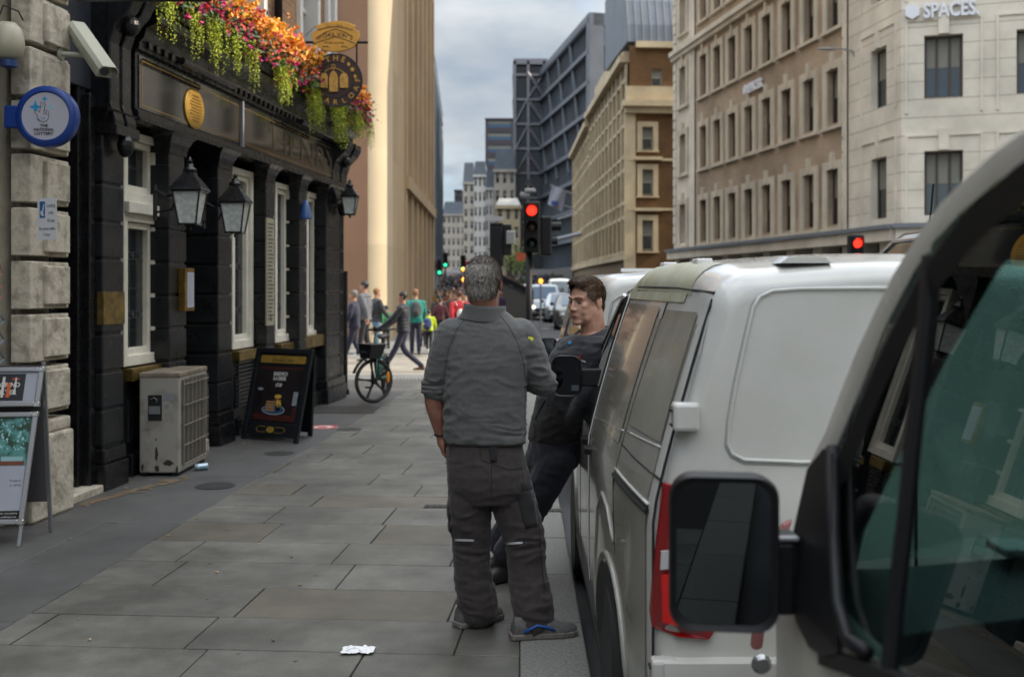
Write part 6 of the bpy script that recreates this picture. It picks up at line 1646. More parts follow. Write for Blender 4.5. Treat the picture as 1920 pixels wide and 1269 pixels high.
# pressed rear panel: bead outline
cen = .33 + .95
def bead(ptsl, mb, r=.006):
    mb.tube([RB(x, y, .002) for x, y in ptsl], r, 8)
pts = [(1640, 866), (1500, 866), (1395, 862), (1372, 850), (1364, 830), (1368, 790), (1380, 720), (1400, 630), (1413, 575), (1425, 556), (1448, 545), (1500, 541), (1640, 540), (1690, 541), (1705, 550), (1708, 600), (1700, 850), (1690, 866), (1640, 866)]
m = MB(); bead(pts, m, .007); m.build('rear_panel_bead', M_vr, v2, smooth=True)
m = MB(); m.tube([RB(x + (-4 if x < 1500 else 5) * (1 if 560 < y < 850 else .3), y + (6 if y > 800 else -4), .0) for x, y in pts], .004, 6); m.build('rear_panel_shadow', mat('van_seam_and_shadow_grey', hexc('9a9c9c'), .4), v2, smooth=True)  # grey line painted outside the bead as its shadow
m = MB(); m.tube([(cen + .0, 3.447, .1), (cen, 3.447, 1.0), (cen, 3.45, 1.72)], .005, 6); m.build('rear_door_gap', M_gap, v2)
# rear corner seam (light line from taillight up to the roof)
m = MB(); V.line(m, [(.012, 1.19), (.012, 1.4), (.02, 1.6), (.06, 1.80)], .004, -.005, 6); m.build('rear_corner_seam', MATS['van_seam_and_shadow_grey'], v2)
def hinge(px0, px1, py0, py1):
    m = MB(); c0 = RB(px0, py1, .0); c1 = RB(px1, py0, .0); m.box((c0.x, 3.405, c0.z), (c1.x, 3.47, c1.z)); h_ = m.build('hinge_cover', M_vr, v2, bevel=.012)
    m = MB(); m.box((c0.x - .006, 3.42, c0.z + .015), (c0.x + .02, 3.46, c0.z + .022)); m.box((c0.x - .006, 3.42, c1.z - .03), (c0.x + .02, 3.46, c1.z - .023)); m.build('hinge_gap', M_gap, h_)
hinge(1259, 1310, 753, 806); hinge(1219, 1268, 1230, 1310)
# taillight
M_tail = mat('tail_light_red', hexc('860d12'), .12, coat=.8, spec=.6); M_tail2 = mat('tail_light_bright', hexc('c81c1c'), .15, coat=.8, emit=(.6, .03, .02), estr=.0)
def tpoly(pp, o0, o1, name, mt):
    m = MB(); m.prism([p for p in pp], o0, o1, lambda a, b, w: (lambda q_: Vector((q_.x, 3.45 - w + max(0, (1262 - a)) * .0012, q_.z)))(W(a, b, 3.45))); return m.build(name, mt, v2, bevel=.006)
tl = tpoly([(1243, 905), (1268, 908), (1276, 1000), (1284, 1120), (1300, 1140), (1332, 1150), (1338, 1180), (1328, 1196), (1270, 1190), (1224, 1180), (1221, 1150), (1230, 1030)], -.01, .022, 'tail_light', M_tail)
for pp, o_ in (([(1254, 920), (1266, 922), (1272, 1010), (1262, 1010)], .024), ([(1238, 1075), (1262, 1070), (1282, 1150), (1310, 1168), (1300, 1176), (1240, 1162)], .024)):
    m = MB(); m.prism(pp, .015, o_, lambda a, b, w: (W(a, b, 3.45).x, 3.45 - w, W(a, b, 3.45).z)); m.build('lamp_cell', M_tail2, tl)
m = MB(); m.prism([(1238, 1030), (1252, 1028), (1252, 1062), (1236, 1064)], .015, .026, lambda a, b, w: (W(a, b, 3.45).x, 3.45 - w, W(a, b, 3.45).z)); m.build('clear_cell', mat('clear_lens', (.45, .45, .45), .1), tl)
# bumper
m = MB(); m.loft([[Vector((x, y, z)) for y, z in ((3.50, -.02), (3.40, -.0), (3.38, .2), (3.40, .50), (3.5, .51))] for x in (.46, .5, 2.0, 2.08)]); m.build('bumper', M_vr, v2, bevel=.02, smooth='auto')
# roof: spoiler bump, rails, algae streak
m = MB(); c_ = RB(1518, 487); m.loft([[Vector((c_.x + x, 3.49 + y, c_.z + z)) for x, z in ((-.085, -.01), (-.06, .014 * k_), (.06, .014 * k_), (.085, -.01))] for y, k_ in ((0, .6), (.03, 1), (.3, 1), (.45, .3))]); m.build('high_brake_light_housing', M_vr, v2, smooth='auto')
m = MB(); V.gpatch(m, .35, 1.85, 1.765, 1.80, .004, 14, 2)
ring = []
for y in np.linspace(.3, 1.9, 12):
    sec = V.section(y); ring.append([p + Vector((0, 0, .003)) + Vector((-.001, 0, 0)) for p in sec[14:20]])
m.loft(ring, 0, False, False); m.build('green_roof_edge', M_algae, v2, smooth=True)
for y in (.62, 1.35):
    m = MB(); s_ = V.section(y)[19]; m.box((s_.x - .02, s_.y - .06, s_.z - .01), (s_.x + .04, s_.y + .06, s_.z + .014)); m.build('roof_mount', mat('mount_white', (.7, .7, .7), .4), v2, bevel=.005)

# ---- third van, ahead
v3 = thing('parked_van', (1.5, 11, -.12), 'white parked van ahead, its rear and roof showing behind the leaning man', 'van', 'vans parked along the kerb')
V3 = Van(.44, 8.75, 4.85, 1.9, 1.95, [(0, 1.89), (.3, 1.93), (2.9, 1.94), (3.4, 1.82), (4.2, 1.12), (4.65, .95), (4.85, .55)], tum=.20)
V3.body(v3, M_vanw, 30)
for yc in (.85, 3.9):
    arch(v3, V3, yc); c = V3.P(yc, .33, -.04); c.z = .21; wheel_at(v3, c, .325)
m = MB(); Yq_ = 8.745
m.tube([W(x, y, Yq_) for x, y in ((1260, 552), (1200, 552), (1160, 556), (1148, 566), (1143, 590), (1135, 650), (1130, 700))], .010, 8); m.build('rear_panel_bead', MATS['van_seam_and_shadow_grey'], v3, smooth=True)
m = MB(); V3.patch(m, [(1.80, 1.13), (2.62, 1.13), (2.9, 1.26), (2.60, 1.55), (2.25, 1.76), (1.82, 1.78)], .006); m.build('side_window', MATS['black_van_glass'], v3)
m = MB(); V3.gpatch(m, .3, 1.7, 1.05, 1.45, .005, 8, 4); m.build('yellow_side_band', mat('van_yellow', hexc('a88a3c'), .3), v3)
van_mirror(v3, W(1028, 652, 11.9), .215, .225, [[[Vector((x, 11.95 + dy, W(1028, 655, 11.9).z + z)) for dy, z in ((-.03, -.05), (.03, -.05), (.03, .03), (-.03, .03))] for x in (.40, .54)]], M_mdark, .12, rad=.07)
m = MB(); q_ = V3.section(.6)[22]; m.box((q_.x - .2, q_.y, q_.z - .0), (q_.x + .2, q_.y + .06, q_.z + .03)); m.build('roof_mount', MATS['mount_white'], v3)

# ---- near van (right foreground)
v1 = thing('parked_van', (1.5, 1.0, -.12), 'near van at the right edge with big black mirror and green tinted glass', 'van', 'vans parked along the kerb')
XS = .60
def side1(z): return XS + max(0, z - 1.05) * .17
def sp1(px, py, out=0.0):
    k_ = (px - CX) / F; h_ = (py - CY) / F
    # X = k*Y ; z = CH - h*Y ; X = XS - out + .17*(z-1.05) if z>1.05
    Y = (XS - out + .17 * (CH - 1.05)) / (k_ + .17 * h_); z = CH - h_ * Y
    if z < 1.05: Y = (XS - out) / k_; z = CH - h_ * Y
    return Vector((k_ * Y, Y, z))
M_v1 = mat('near_van_paint', hexc('d6d2c8'), .25, coat=.5, var=.15, vscale=2, rvar=.08)
outer = [(1484, 1010), (1499, 940), (1513, 879), (1547, 811), (1576, 735), (1605, 660), (1640, 585), (1674, 516), (1702, 470), (1732, 425), (1762, 384), (1800, 345), (1858, 292), (1920, 247), (2000, 196), (2120, 128), (2300, 45)]
seal = [(x + 40 + 18 * i / 16, y + 22 + 3 * i) for i, (x, y) in enumerate(outer)]
# A pillar body: band from the outer curve inward (to +X) and the roof skin
m = MB(); rings = []
for (px, py) in outer:
    p = sp1(px, py); rings.append([p + Vector((.016, -.01, -.085)), p + Vector((-.002, -.005, -.045)), p, p + Vector((.022, .012, .018)), p + Vector((.06, .02, .02)), p + Vector((.10, 0, -.02)), p + Vector((.06, -.01, -.06))])
m.loft(rings); m.build('a_pillar', M_v1, v1, smooth='auto')
# black seal band under it
m = MB(); rings = []
for i, (px, py) in enumerate(outer):
    p = sp1(px, py); d_ = .038 + .010 * i / 16; q_ = p + Vector((0, -.012, -d_ - .012))
    p2 = sp1(px + 40 + i, py + 26 + i)
    rings.append([p2 + Vector((-.006, 0, .012)), p2 + Vector((.03, .0, .0)), p2 + Vector((.035, -.02, -.045)), p2 + Vector((.0, -.02, -.05))])
m.loft(rings); m.build('window_seal', M_black, v1, smooth='auto')
# mirror triangle cover
tri = [(1484, 1010), (1513, 879), (1545, 838), (1562, 845), (1560, 1000), (1566, 1120), (1572, 1225), (1545, 1232), (1516, 1212), (1492, 1165), (1480, 1110)]
m = MB(); vs0 = [sp1(x, y, .018) for x, y in tri]; vs1 = [sp1(x, y, -.02) for x, y in tri]; n_ = len(tri)
m.add(vs0 + vs1, [tuple(range(n_)), tuple(range(n_, 2 * n_))[::-1]] + [(i, n_ + i, n_ + (i + 1) % n_, (i + 1) % n_) for i in range(n_)]); m.build('mirror_base_cover', MATS['mirror_plastic'], v1, bevel=.006)
m = MB(); m.tube([sp1(x, y, .010) for x, y in ((1562, 838), (1562, 1000), (1570, 1130), (1590, 1200), (1625, 1222))], .014, 8); m.build('glass_run', M_black, v1, smooth=True)
# belt line
belt = [(1545, 1216), (1620, 1240), (1700, 1272), (1800, 1322), (1920, 1388), (2200, 1560)]
m = MB(); rings = []
for x, y in belt:
    p = sp1(x, y); rings.append([p + Vector((-.012, 0, .004)), p + Vector((.012, 0, .006)), p + Vector((.012, 0, -.03)), p + Vector((-.012, 0, -.03))])
m.loft(rings); m.build('belt_seal', M_black, v1, smooth='auto')
# divider bar
m = MB(); rings = []
for x, y in ((1741, 478), (1737, 540), (1722, 700), (1706, 850), (1692, 1000), (1676, 1130), (1664, 1268)):
    p = sp1(x, y); rings.append([p + Vector((-.008, -.012, 0)), p + Vector((.014, -.012, 0)), p + Vector((.014, .012, 0)), p + Vector((-.008, .012, 0))])
m.loft(rings); m.build('window_divider', M_black, v1, smooth='auto')
# side glass (one sheet on the side plane) - quarter light and door glass
def glass_poly(pts, name):
    m = MB(); m.add([sp1(x, y, -.006) for x, y in pts], [tuple(range(len(pts)))]); return m.build(name, M_tint, v1, flip=False)
glass_poly([(1560, 1215), (1556, 1000), (1565, 845), (1600, 760), (1660, 610), (1715, 505), (1742, 470), (1738, 540), (1722, 700), (1706, 850), (1692, 1000), (1676, 1130), (1664, 1262)], 'quarter_glass')
glass_poly([(1668, 1262), (1680, 1130), (1696, 1000), (1710, 850), (1726, 700), (1741, 540), (1746, 458), (1800, 400), (1870, 340), (1960, 285), (2060, 230), (2260, 150), (2600, 300), (2600, 1800), (2200, 1560), (1920, 1388), (1800, 1322), (1700, 1276)], 'door_glass')
# doors / lower body
m = MB()
zb0 = -.02
ys = [-2.6, .55, 1.0, 1.45, 1.9, 2.3, 2.5]
def lowx(z): return XS + (.0 if z > .5 else (.5 - z) * .06)
rings = []
prof = [.02, .25, .5, .75, .95, 1.045]
for y in ys:
    rings.append([Vector((lowx(z), y, z)) for z in prof] + [Vector((XS + .06, y, 1.045)), Vector((XS + .06, y, .02))])
m.loft(rings); m.build('door_skin', M_v1, v1, smooth='auto')
m = MB(); rings = []
for y in ys: rings.append([Vector((3.1 - x + 0, y, z)) for x, z in [(XS + 0.0, .02), (XS, 1.05), (XS + .06, 1.05), (XS + .06, .02)]])
m.loft(rings); m.build('far_door_skin', M_v1, v1)
# wing and bonnet
m = MB(); rings = []
def wing(y):
    t = (y - 2.3) / .83; x0_ = XS + .02 + .22 * t ** 2.6; zt = 1.02 - .16 * t - .16 * t ** 4
    return x0_, zt
for y in (2.3, 2.45, 2.6, 2.75, 2.88, 2.98, 3.05, 3.10, 3.13):
    x0_, zt = wing(y); x1_ = 3.1 - x0_; zc = zt - .10
    L_ = [Vector((x0_ + .05, y, -.05)), Vector((x0_, y, .2)), Vector((x0_, y, zc - .1)), Vector((x0_ + .015, y, zc)), Vector((x0_ + .06, y, zt - .03)), Vector((x0_ + .15, y, zt)), Vector((x0_ + .5, y, zt + .03))]
    rings.append(L_ + [Vector((3.1 - p.x, p.y, p.z)) for p in L_[::-1]])
m.loft(rings); m.build('bonnet', M_v1, v1, smooth='auto')
# headlamp at the front corner; pink strip paints the tail light's reflection
m = MB(); m.loft([[Vector((x, y, z)) for x, z in ((X_ - .008, .50), (X_ - .008, .86), (X_ + .1, .86), (X_ + .1, .50))] for y, X_ in ((2.82, wing(2.82)[0]), (2.95, wing(2.95)[0]), (3.06, wing(3.06)[0]), (3.12, wing(3.12)[0]))]); m.build('headlamp', mat('headlamp_lens', (.5, .5, .48), .08, coat=1), v1, bevel=.01)
m = MB(); pp = [(1410, 1216), (1420, 1219), (1430, 1214), (1436, 1170), (1452, 1080), (1476, 1005), (1487, 975), (1470, 984), (1450, 1020), (1420, 1130)]
m.prism(pp, 0, .03, lambda a, b, w: (W(a, b, 3.14).x, 3.14 + w, W(a, b, 3.14).z)); m.build('reflection_strip', mat('taillight_reflection_pink', hexc('8d5a56'), .3), v1, bevel=.004)
m = MB(); c_ = W(1425, 1240, 3.13); m.lathe([(.012, -.0), (.028, -.01), (.03, -.02), (.02, -.035), (.001, -.036)], c_, 16, ax=[(1, 0, 0), (0, 0, 1), (0, 1, 0)]); m.build('round_lens', mat('round_lens', (.3, .3, .3), .1, metal=.7), v1, smooth='auto')
m = MB(); m.loft([[Vector((x + a, y + b_, z)) for a, b_ in ((0, 0), (.05, .03), (.13, -.02), (.10, -.07), (.0, -.05))] for x, y, z in ((.63, 2.50, .95), (.645, 2.42, 1.15), (.665, 2.24, 1.36), (.69, 2.06, 1.57), (.715, 1.90, 1.73), (.75, 1.70, 1.87), (.77, 1.50, 1.94))]); m.build('inner_pillar_trim', mat('dark_trim', (.02, .021, .022), .7), v1, smooth='auto')
m = MB(); m.box((.80, .6, 1.84), (2.3, 1.45, 1.87)); m.build('headlining', MATS['dark_trim'], v1)
# roof, far pillars, windscreen, interior
m = MB(); rings = []
rp_ = [sp1(x, y) for x, y in outer[9:]]
for p in rp_ + [Vector((.78, .2, 2.04)), Vector((.78, -2.6, 2.05))]:
    rings.append([p + Vector((.02, 0, .0)), p + Vector((.06, 0, .03)), Vector((1.55, p.y, p.z + .07)), Vector((3.1 - p.x - .06, p.y, p.z + .03)), Vector((3.1 - p.x, p.y, p.z)), Vector((1.55, p.y, p.z + .02))])
m.loft(rings); m.build('roof', M_v1, v1, smooth='auto')
m = MB(); m.loft([[Vector((x, y, z)) for x, z in ((.62, -.05), (.605, .4), (.60, 1.05), (.75, 1.95), (.9, 2.04), (2.2, 2.04), (2.35, 1.95), (2.5, 1.05), (2.5, .4), (2.48, -.05))] for y in (-2.6, .55)]); m.build('cargo_body', M_v1, v1, smooth='auto')
m = MB()
b0p = sp1(1484, 1010); 
m.tube([Vector((2.44, 2.55, 1.05)), Vector((2.42, 2.30, 1.35)), Vector((2.38, 2.0, 1.66)), Vector((2.34, 1.72, 1.88))], .05, 8); m.build('far_pillar', M_black, v1, smooth=True)
m = MB(); m.add([Vector((.66, 2.46, 1.06)), Vector((2.44, 2.46, 1.06)), Vector((2.36, 1.76, 1.90)), Vector((.74, 1.76, 1.90))], [(0, 1, 2, 3)])
m.v = [(.655, 2.47, 1.06), (1.55, 2.62, 1.06), (2.445, 2.47, 1.06), (2.36, 1.80, 1.88), (1.55, 1.92, 1.92), (.74, 1.80, 1.88)]; m.f = [(0, 1, 4, 5), (1, 2, 3, 4)]; m.m = [0, 0]
m.build('windscreen', tinted_glass('windscreen_glass', (.66, .88, .83)), v1, flip=False)
m = MB(); m.tube([(1.35, 2.52, 1.06), (1.30, 2.35, 1.20), (1.16, 2.2, 1.45)], .006, 6); m.build('wiper', M_black, v1)
M_dash = mat('dash_plastic', (.035, .04, .042), .55, bump=.1, bscale=300)
m = MB(); m.loft([[Vector((x, y, z)) for y, z in ((2.55, .75), (2.50, 1.04), (2.30, 1.06 + h_), (2.05, 1.02 + h_), (1.98, .90), (2.0, .55), (2.3, .45))] for x, h_ in ((.67, .0), (.85, .03), (1.1, .06), (1.4, .05), (1.7, .02), (2.43, 0))]); m.build('dashboard', M_dash, v1, smooth='auto', bevel=.01)
m = MB(); cS = Vector((1.98, 1.80, .98)); axs = [Vector((1, 0, 0)), Vector((0, .45, .89)), Vector((0, -.89, .45))]
ringp = [cS + (axs[0] * math.cos(a) + axs[1] * math.sin(a)) * .19 for a in [2 * PI * i / 28 for i in range(29)]]; m.tube(ringp, .014, 8)
for a in (0, PI, -PI / 2): m.tube([cS, cS + (axs[0] * math.cos(a) + axs[1] * math.sin(a)) * .18], .016, 6)
m.ell(cS, (.06, .06, .03), ax=axs); m.build('steering_wheel', M_dash, v1, smooth=True)
M_seat = mat('seat_cloth', (.03, .032, .036), .9)
for x in (1.0, 1.95):
    m = MB(); m.loft([[Vector((x + s_ * .24, y + q, z)) for s_, q in ((-1, -.08), (1, -.08), (.9, .06), (-.9, .06))] for y, z in ((1.02, .55), (.98, .9), (.9, 1.28))]); m.limb([(x - .08, .88, 1.42), (x + .08, .88, 1.42)], [.09, .09]); m.build('seat', M_seat, v1, smooth='auto', bevel=.03)
# dashboard clutter (white paper bits)
m = MB(); m.box((1.02, 2.24, 1.13), (1.10, 2.34, 1.15)); m.box((1.13, 2.2, 1.13), (1.2, 2.28, 1.155)); m.build('paper_scraps', mat('paper_bits', (.5, .5, .48), .8), v1, bevel=.006)
# big mirror
c_ = W(1357, 1037, 2.27)
arm = [[[Vector((x, 2.31 + dy, c_.z + z)) for dy, z in ((-.035, -.135), (.045, -.135), (.045, .02), (-.035, .02))] for x in (c_.x + .08, c_.x + .155)],
       [[Vector((x, 2.31 + dy, c_.z + z)) for dy, z in ((-.03, -.06), (.04, -.06), (.04, .035), (-.03, .035))] for x in (c_.x + .10, c_.x + .165)]]
van_mirror(v1, c_, .232, .336, arm, mat('big_mirror_glass', (.075, .083, .086), .015, metal=1), .13, rad=.05, ry=R(-7))
m = MB(); p_ = W(1475, 1014, 2.26); m.box((p_.x - .025, 2.27, p_.z - .004), (p_.x + .03, 2.34, p_.z + .006)); m.build('arm_cap', mat('arm_cap_grey', (.35, .35, .36), .3, metal=.4), v1, bevel=.003)

# ---- dark people carrier roof beyond
dv = thing('tall_dark_vehicle', (4.3, 12, -.12), 'brown windowed dark vehicle with chrome roof edge standing beyond the white van', 'van')
VD = Van(2.95, 5.0, 4.9, 2.0, 2.28, [(0, 2.2), (.3, 2.26), (.8, 2.28), (3.9, 2.28), (4.4, 2.1), (4.7, 1.3), (4.9, .7)], tum=.2, rtap=.15, lf=.6)
VD.body(dv, mat('dark_vehicle_paint', (.03, .028, .027), .15, coat=.8), 24)
m = MB(); VD.gpatch(m, .15, 4.1, 1.35, 2.08, .006, 10, 6); m.build('side_window', mat('brown_glass', hexc('4a3b30'), .05, spec=.9), dv, smooth=True)
m = MB(); VD.line(m, [(.05, 2.14), (.4, 2.19), (1, 2.2), (3.9, 2.2), (4.3, 2.06)], .02, .01); m.tube([VD.Wd(x, .03, 2.17 + .02 * math.sin(x)) for x in (.28, .6, 1.0, 1.4, 1.75)], .02, 6); m.build('chrome_edge', M_chrome, dv, smooth=True)
for yc in (.9, 4.1):
    arch(dv, VD, yc); c = VD.P(yc, .33, -.04); c.z = .21; wheel_at(dv, c, .33)
m = MB(); q_ = VD.Wd(.5, 4.0, 2.26); m.tube([q_, q_ + Vector((0, -.1, .42))], .008, 5); m.build('aerial', M_black, dv)

# ---- oncoming cars in the distance (facing the camera)
def car(px, Y, kind, colr, label, lights='one', cat='car'):
    X = (px - CX) * Y / F
    if kind == 'van': L_, B_, H_ = 4.6, 1.95, 1.95; rl = [(0, 1.85), (3.2, 1.95), (3.5, 1.86), (4.05, 1.15), (4.4, 1.0), (4.6, .6)]; tm, zt_ = .22, 1.05
    elif kind == 'bigvan': L_, B_, H_ = 5.4, 2.0, 2.45; rl = [(0, 2.4), (4.3, 2.45), (4.6, 2.3), (5.0, 1.3), (5.25, 1.1), (5.4, .6)]; tm, zt_ = .22, 1.1
    else: L_, B_, H_ = 4.3, 1.8, 1.5; rl = [(0, .95), (.35, 1.1), (.9, 1.42), (1.6, 1.5), (2.2, 1.46), (3.1, .98), (4.0, .85), (4.3, .55)]; tm, zt_ = .28, .85
    t = thing('parked_van' if 'van' in kind else 'waiting_car', (X, Y, -.12), label, cat, 'oncoming vehicles at the junction')
    v = Van(X - B_ / 2, Y + L_, L_, B_, H_, rl, tum=tm, ztum=zt_, rtap=.08, ftap=.25, lf=.8, rev=True, z0=.2)
    v.body(t, colr, 24)
    ft = [r for r in rl]; i0 = 2 if kind != 'car' else 4; (ya, za), (yb, zb_) = rl[i0], rl[i0 + 1]
    m = MB()
    def wsp(x, k_): y = ya + (yb - ya) * k_ ; z = za + (zb_ - za) * k_; q_ = v.Wd(x, y, z); return q_ + Vector((0, -.03, .035))
    m.loft([[wsp(x, k_) for x in (tm + .14 - .10 * k_, B_ / 2, B_ - tm - .14 + .10 * k_)] for k_ in (.08, .5, .97)], 0, False, False); m.build('windscreen', mat('car_glass', (.05, .075, .085), .05, spec=1), t)
    m = MB(); yf = v.L; zz = rl[-2][1] * .66
    m.box(tuple(v.Wd(.45, yf - .02, zz - .16)), tuple(v.Wd(B_ - .45, yf + .05, zz + .0))); m.box(tuple(v.Wd(.3, yf - .05, .22)), tuple(v.Wd(B_ - .3, yf + .03, .40))); m.build('grille', M_black, t)
    for s_, xx in ((0, .34), (1, B_ - .34)):
        m = MB(); m.ell(v.Wd(xx, yf - .10, zz + .06), (.15, .12, .085)); on = (lights == 'both' or (lights == 'one' and s_ == 1)); m.build('headlight', emis('headlight_on', (1, .9, .65), 2.5) if on else mat('headlight_off', (.35, .37, .38), .1), t, smooth=True)
    m = MB(); m.box(tuple(v.Wd(B_ / 2 - .26, yf + .04, .42)), tuple(v.Wd(B_ / 2 + .26, yf + .055, .53))); m.build('number_plate', mat('plate_white', (.5, .5, .48), .5), t)
    for xx in (-.08, B_ + .08): m = MB(); m.ell(v.Wd(xx, yb - .1, zb_ + .1), (.1, .06, .08)); m.build('door_mirror', M_black, t, smooth=True)
    for xx in (.0, B_ - .2):
        c = v.Wd(xx, L_ - .85, .32); m = MB(); m.lathe([(.2, -.1), (.32, -.1), (.32, .1), (.2, .1)], c + Vector((-.1, 0, 0)), 18, ax=[(0, 1, 0), (0, 0, 1), (1, 0, 0)]); m.build('wheel', M_rubber, t)
    return t
car(976, 63, 'van', M_vanw, 'white van with lit headlight half hidden behind the signal pole', cat='van')
car(1021, 58, 'van', mat('silver_paint', hexc('9aa3a6'), .25, coat=.6, metal=.3), 'silver people carrier with one bright round headlight at the junction', cat='car')
car(1054, 54, 'car', MATS['silver_paint'], 'silver blue car beside the bright headlight car, left of the leaning man', 'none')
car(1080, 45, 'car', mat('dark_grey_paint', hexc('4c5052'), .25, coat=.6), 'dark grey car just behind the leaning man\'s face', 'none')
car(1050, 84, 'bigvan', M_vanw, 'white van further back above the silver cars', 'none', cat='van')
car(1016, 98, 'van', mat('beige_paint', hexc('8f8a70'), .3, coat=.5), 'beige vehicle furthest back in the queue', 'none', cat='van')
# red double decker bus
bus = thing('red_bus', W(886, 500, 90), 'red double decker bus far down the street behind the grey haired head', 'bus')
Xb = (893 - CX) * 90 / F
m = MB(); m.box((Xb - 1.25, 90, .2), (Xb + 1.25, 100, 3.95)); m.build('body', mat('bus_red', hexc('8e1f22'), .3, coat=.5), bus, bevel=.15, seg=4)
m = MB(); m.box((Xb - 1.1, 89.97, 2.55), (Xb + 1.1, 90.1, 3.5)); m.box((Xb - 1.1, 89.97, .9), (Xb + 1.1, 90.1, 1.9)); m.build('front_windows', M_darkglass, bus)
m = MB(); m.box((Xb - .6, 89.95, 2.0), (Xb + .6, 90.0, 2.4)); m.build('destination_blind', mat('blind_black', (.01, .01, .01), .5), bus)
for x in (Xb - 1.15, Xb + .85):
    m = MB(); m.lathe([(.3, 0), (.48, 0), (.48, .3), (.3, .3)], (x, 92.5, .36), 18, ax=[(0, 1, 0), (0, 0, 1), (1, 0, 0)]); m.build('wheel', M_rubber, bus)
# ------------------------------------------------------------------ people
UP = Vector((0, 0, 1))
def ering(c, ax, ay, n=22, e=2.4):
    out = []
    for i in range(n):
        a = 2 * PI * i / n; ca, sa = math.cos(a), math.sin(a)
        out.append(Vector(c) + ax * (math.copysign(abs(ca) ** (2 / e), ca)) + ay * (math.copysign(abs(sa) ** (2 / e), sa)))
    return out
def skinmat(name, base, red): return mat(name, hexc(base), .5, var=.2, vscale=18, col2=hexc(red), bump=.1, bscale=300, bdist=.001)
M_skin = skinmat('skin', 'a67a66', '8f5c4c'); M_skin2 = skinmat('skin_fair', 'c09880', 'aa7c68')
def fabric(name, h, var=.25, rough=.9, sc=30, bump=.25): return mat(name, hexc(h), rough, var=var, vscale=sc, bump=bump, bscale=500, bdist=.002, sheen=.15)
def head_parts(m, c, f, s, ears=True, face=True):
    """adds head volumes; f forward unit vector; returns frame fn"""
    f = Vector(f).normalized(); r = f.cross(UP).normalized(); u = r.cross(f).normalized()
    def H(x, y, z): return Vector(c) + (r * x + f * y + u * z) * s
    A = [r, f, u]
    def E(x, y, z, a, b, d, ax=None, seg=16): m.ell(H(x, y, z), (a * s, b * s, d * s), ax or A, seg)
    E(0, -.014, .033, .077, .097, .088, seg=24); E(0, .020, -.030, .063, .072, .078, seg=20); E(0, .028, -.072, .054, .054, .042); E(0, .068, -.095, .031, .021, .020)
    E(0, -.05, -.02, .06, .05, .06)
    if face:
        m.limb([H(0, .086, .014), H(0, .098, -.018), H(0, .103, -.030)], [.007 * s, .009 * s, .010 * s], 10)
        for q in (-1, 1):
            E(q * .011, .094, -.034, .009, .010, .007); E(q * .040, .054, -.016, .024, .024, .022); m.limb([H(q * .012, .087, .026), H(q * .046, .072, .024)], [.009 * s, .007 * s], 8)
            E(q * .042, .03, -.070, .018, .035, .028); E(q * .040, .042, -.040, .022, .032, .036)
        E(0, .083, -.060, .024, .012, .006); E(0, .082, -.071, .021, .012, .007); E(0, .07, -.065, .034, .022, .03)
    if ears:
        for q in (-1, 1): E(q * .078, -.016, -.004, .006, .017, .030); E(q * .082, -.027, .002, .006, .007, .025)
    return H, A
def hand_parts(m, w, d, n, side, s=1.0, curl=.35):
    """wrist w, finger direction d, palm normal n, side: +1 thumb on d x n side"""
    d = d.normalized(); n = (n - d * n.dot(d)).normalized(); t = d.cross(n) * side
    A = [t, d, n]; c = w + d * .045 * s
    m.ell(c, (.042 * s, .052 * s, .016 * s), A, 14); m.limb([w - d * .02 * s, w + d * .03 * s], [.026 * s, .028 * s])
    for i, (o, l) in enumerate(((.030, .068), (.010, .076), (-.011, .070), (-.030, .054))):
        b = w + d * (.085 - abs(i - 1) * .004) * s + t * o * s; a = .25 + curl * (1 + .15 * i); p = [b]
        for k_ in range(3):
            dd = (d * math.cos(a) + n * math.sin(a)); b = b + dd * l * s * (.42, .32, .26)[k_]; p.append(b); a += curl
        m.limb(p, [.0095 * s, .009 * s, .0085 * s, .0075 * s], 8)
    b = w + d * .02 * s + t * .03 * s; m.limb([b, b + (t * .55 + d * .7 + n * .3) * .036 * s, b + (t * .5 + d * 1.5 + n * .8) * .036 * s], [.014 * s, .0115 * s, .009 * s], 8)
def wrinkle(me, amp, sc=7.0, an=(1, 1, 2.2), where=None, seed=0.0):
    nrm = [Vector(v.normal) for v in me.vertices]
    for v, n in zip(me.vertices, nrm):
        p = v.co; q = Vector((p.x * an[0], p.y * an[1], p.z * an[2])) * sc + Vector((seed, seed * .7, seed * 1.3))
        w_ = noise.noise(q + Vector((0, 0, 1.5 * noise.noise(q * .45)))); d = (1 - abs(w_) * 3.0) * .6 + .4 * noise.noise(q * 2.3)
        a = amp * (where(p) if where else 1.0); v.co = p + n * d * a
def limbc(m, pts, rads, n=14):
    """smooth limb: subdivide by Catmull-Rom"""
    P = [Vector(p) for p in pts]; out = []; rr = []
    for i in range(len(P) - 1):
        p0, p1, p2, p3 = P[max(i - 1, 0)], P[i], P[i + 1], P[min(i + 2, len(P) - 1)]
        for k_ in range(4):
            t = k_ / 4; out.append(.5 * ((2 * p1) + (p2 - p0) * t + (2 * p0 - 5 * p1 + 4 * p2 - p3) * t * t + (3 * p1 - p0 - 3 * p2 + p3) * t ** 3)); rr.append(rads[i] + (rads[i + 1] - rads[i]) * t)
    out.append(P[-1]); rr.append(rads[-1]); m.limb(out, rr, n)
def paint(me, fns):
    """fns: list of (index, test(co))"""
    for p in me.polygons:
        c = p.center
        for i, fn_ in fns:
            if fn_(c): p.material_index = i
def addmesh(name, me, mats, t):
    me.transform(wm(t).inverted()); me.polygons.foreach_set('use_smooth', [True] * len(me.polygons)); return link(name, me, mats, t)
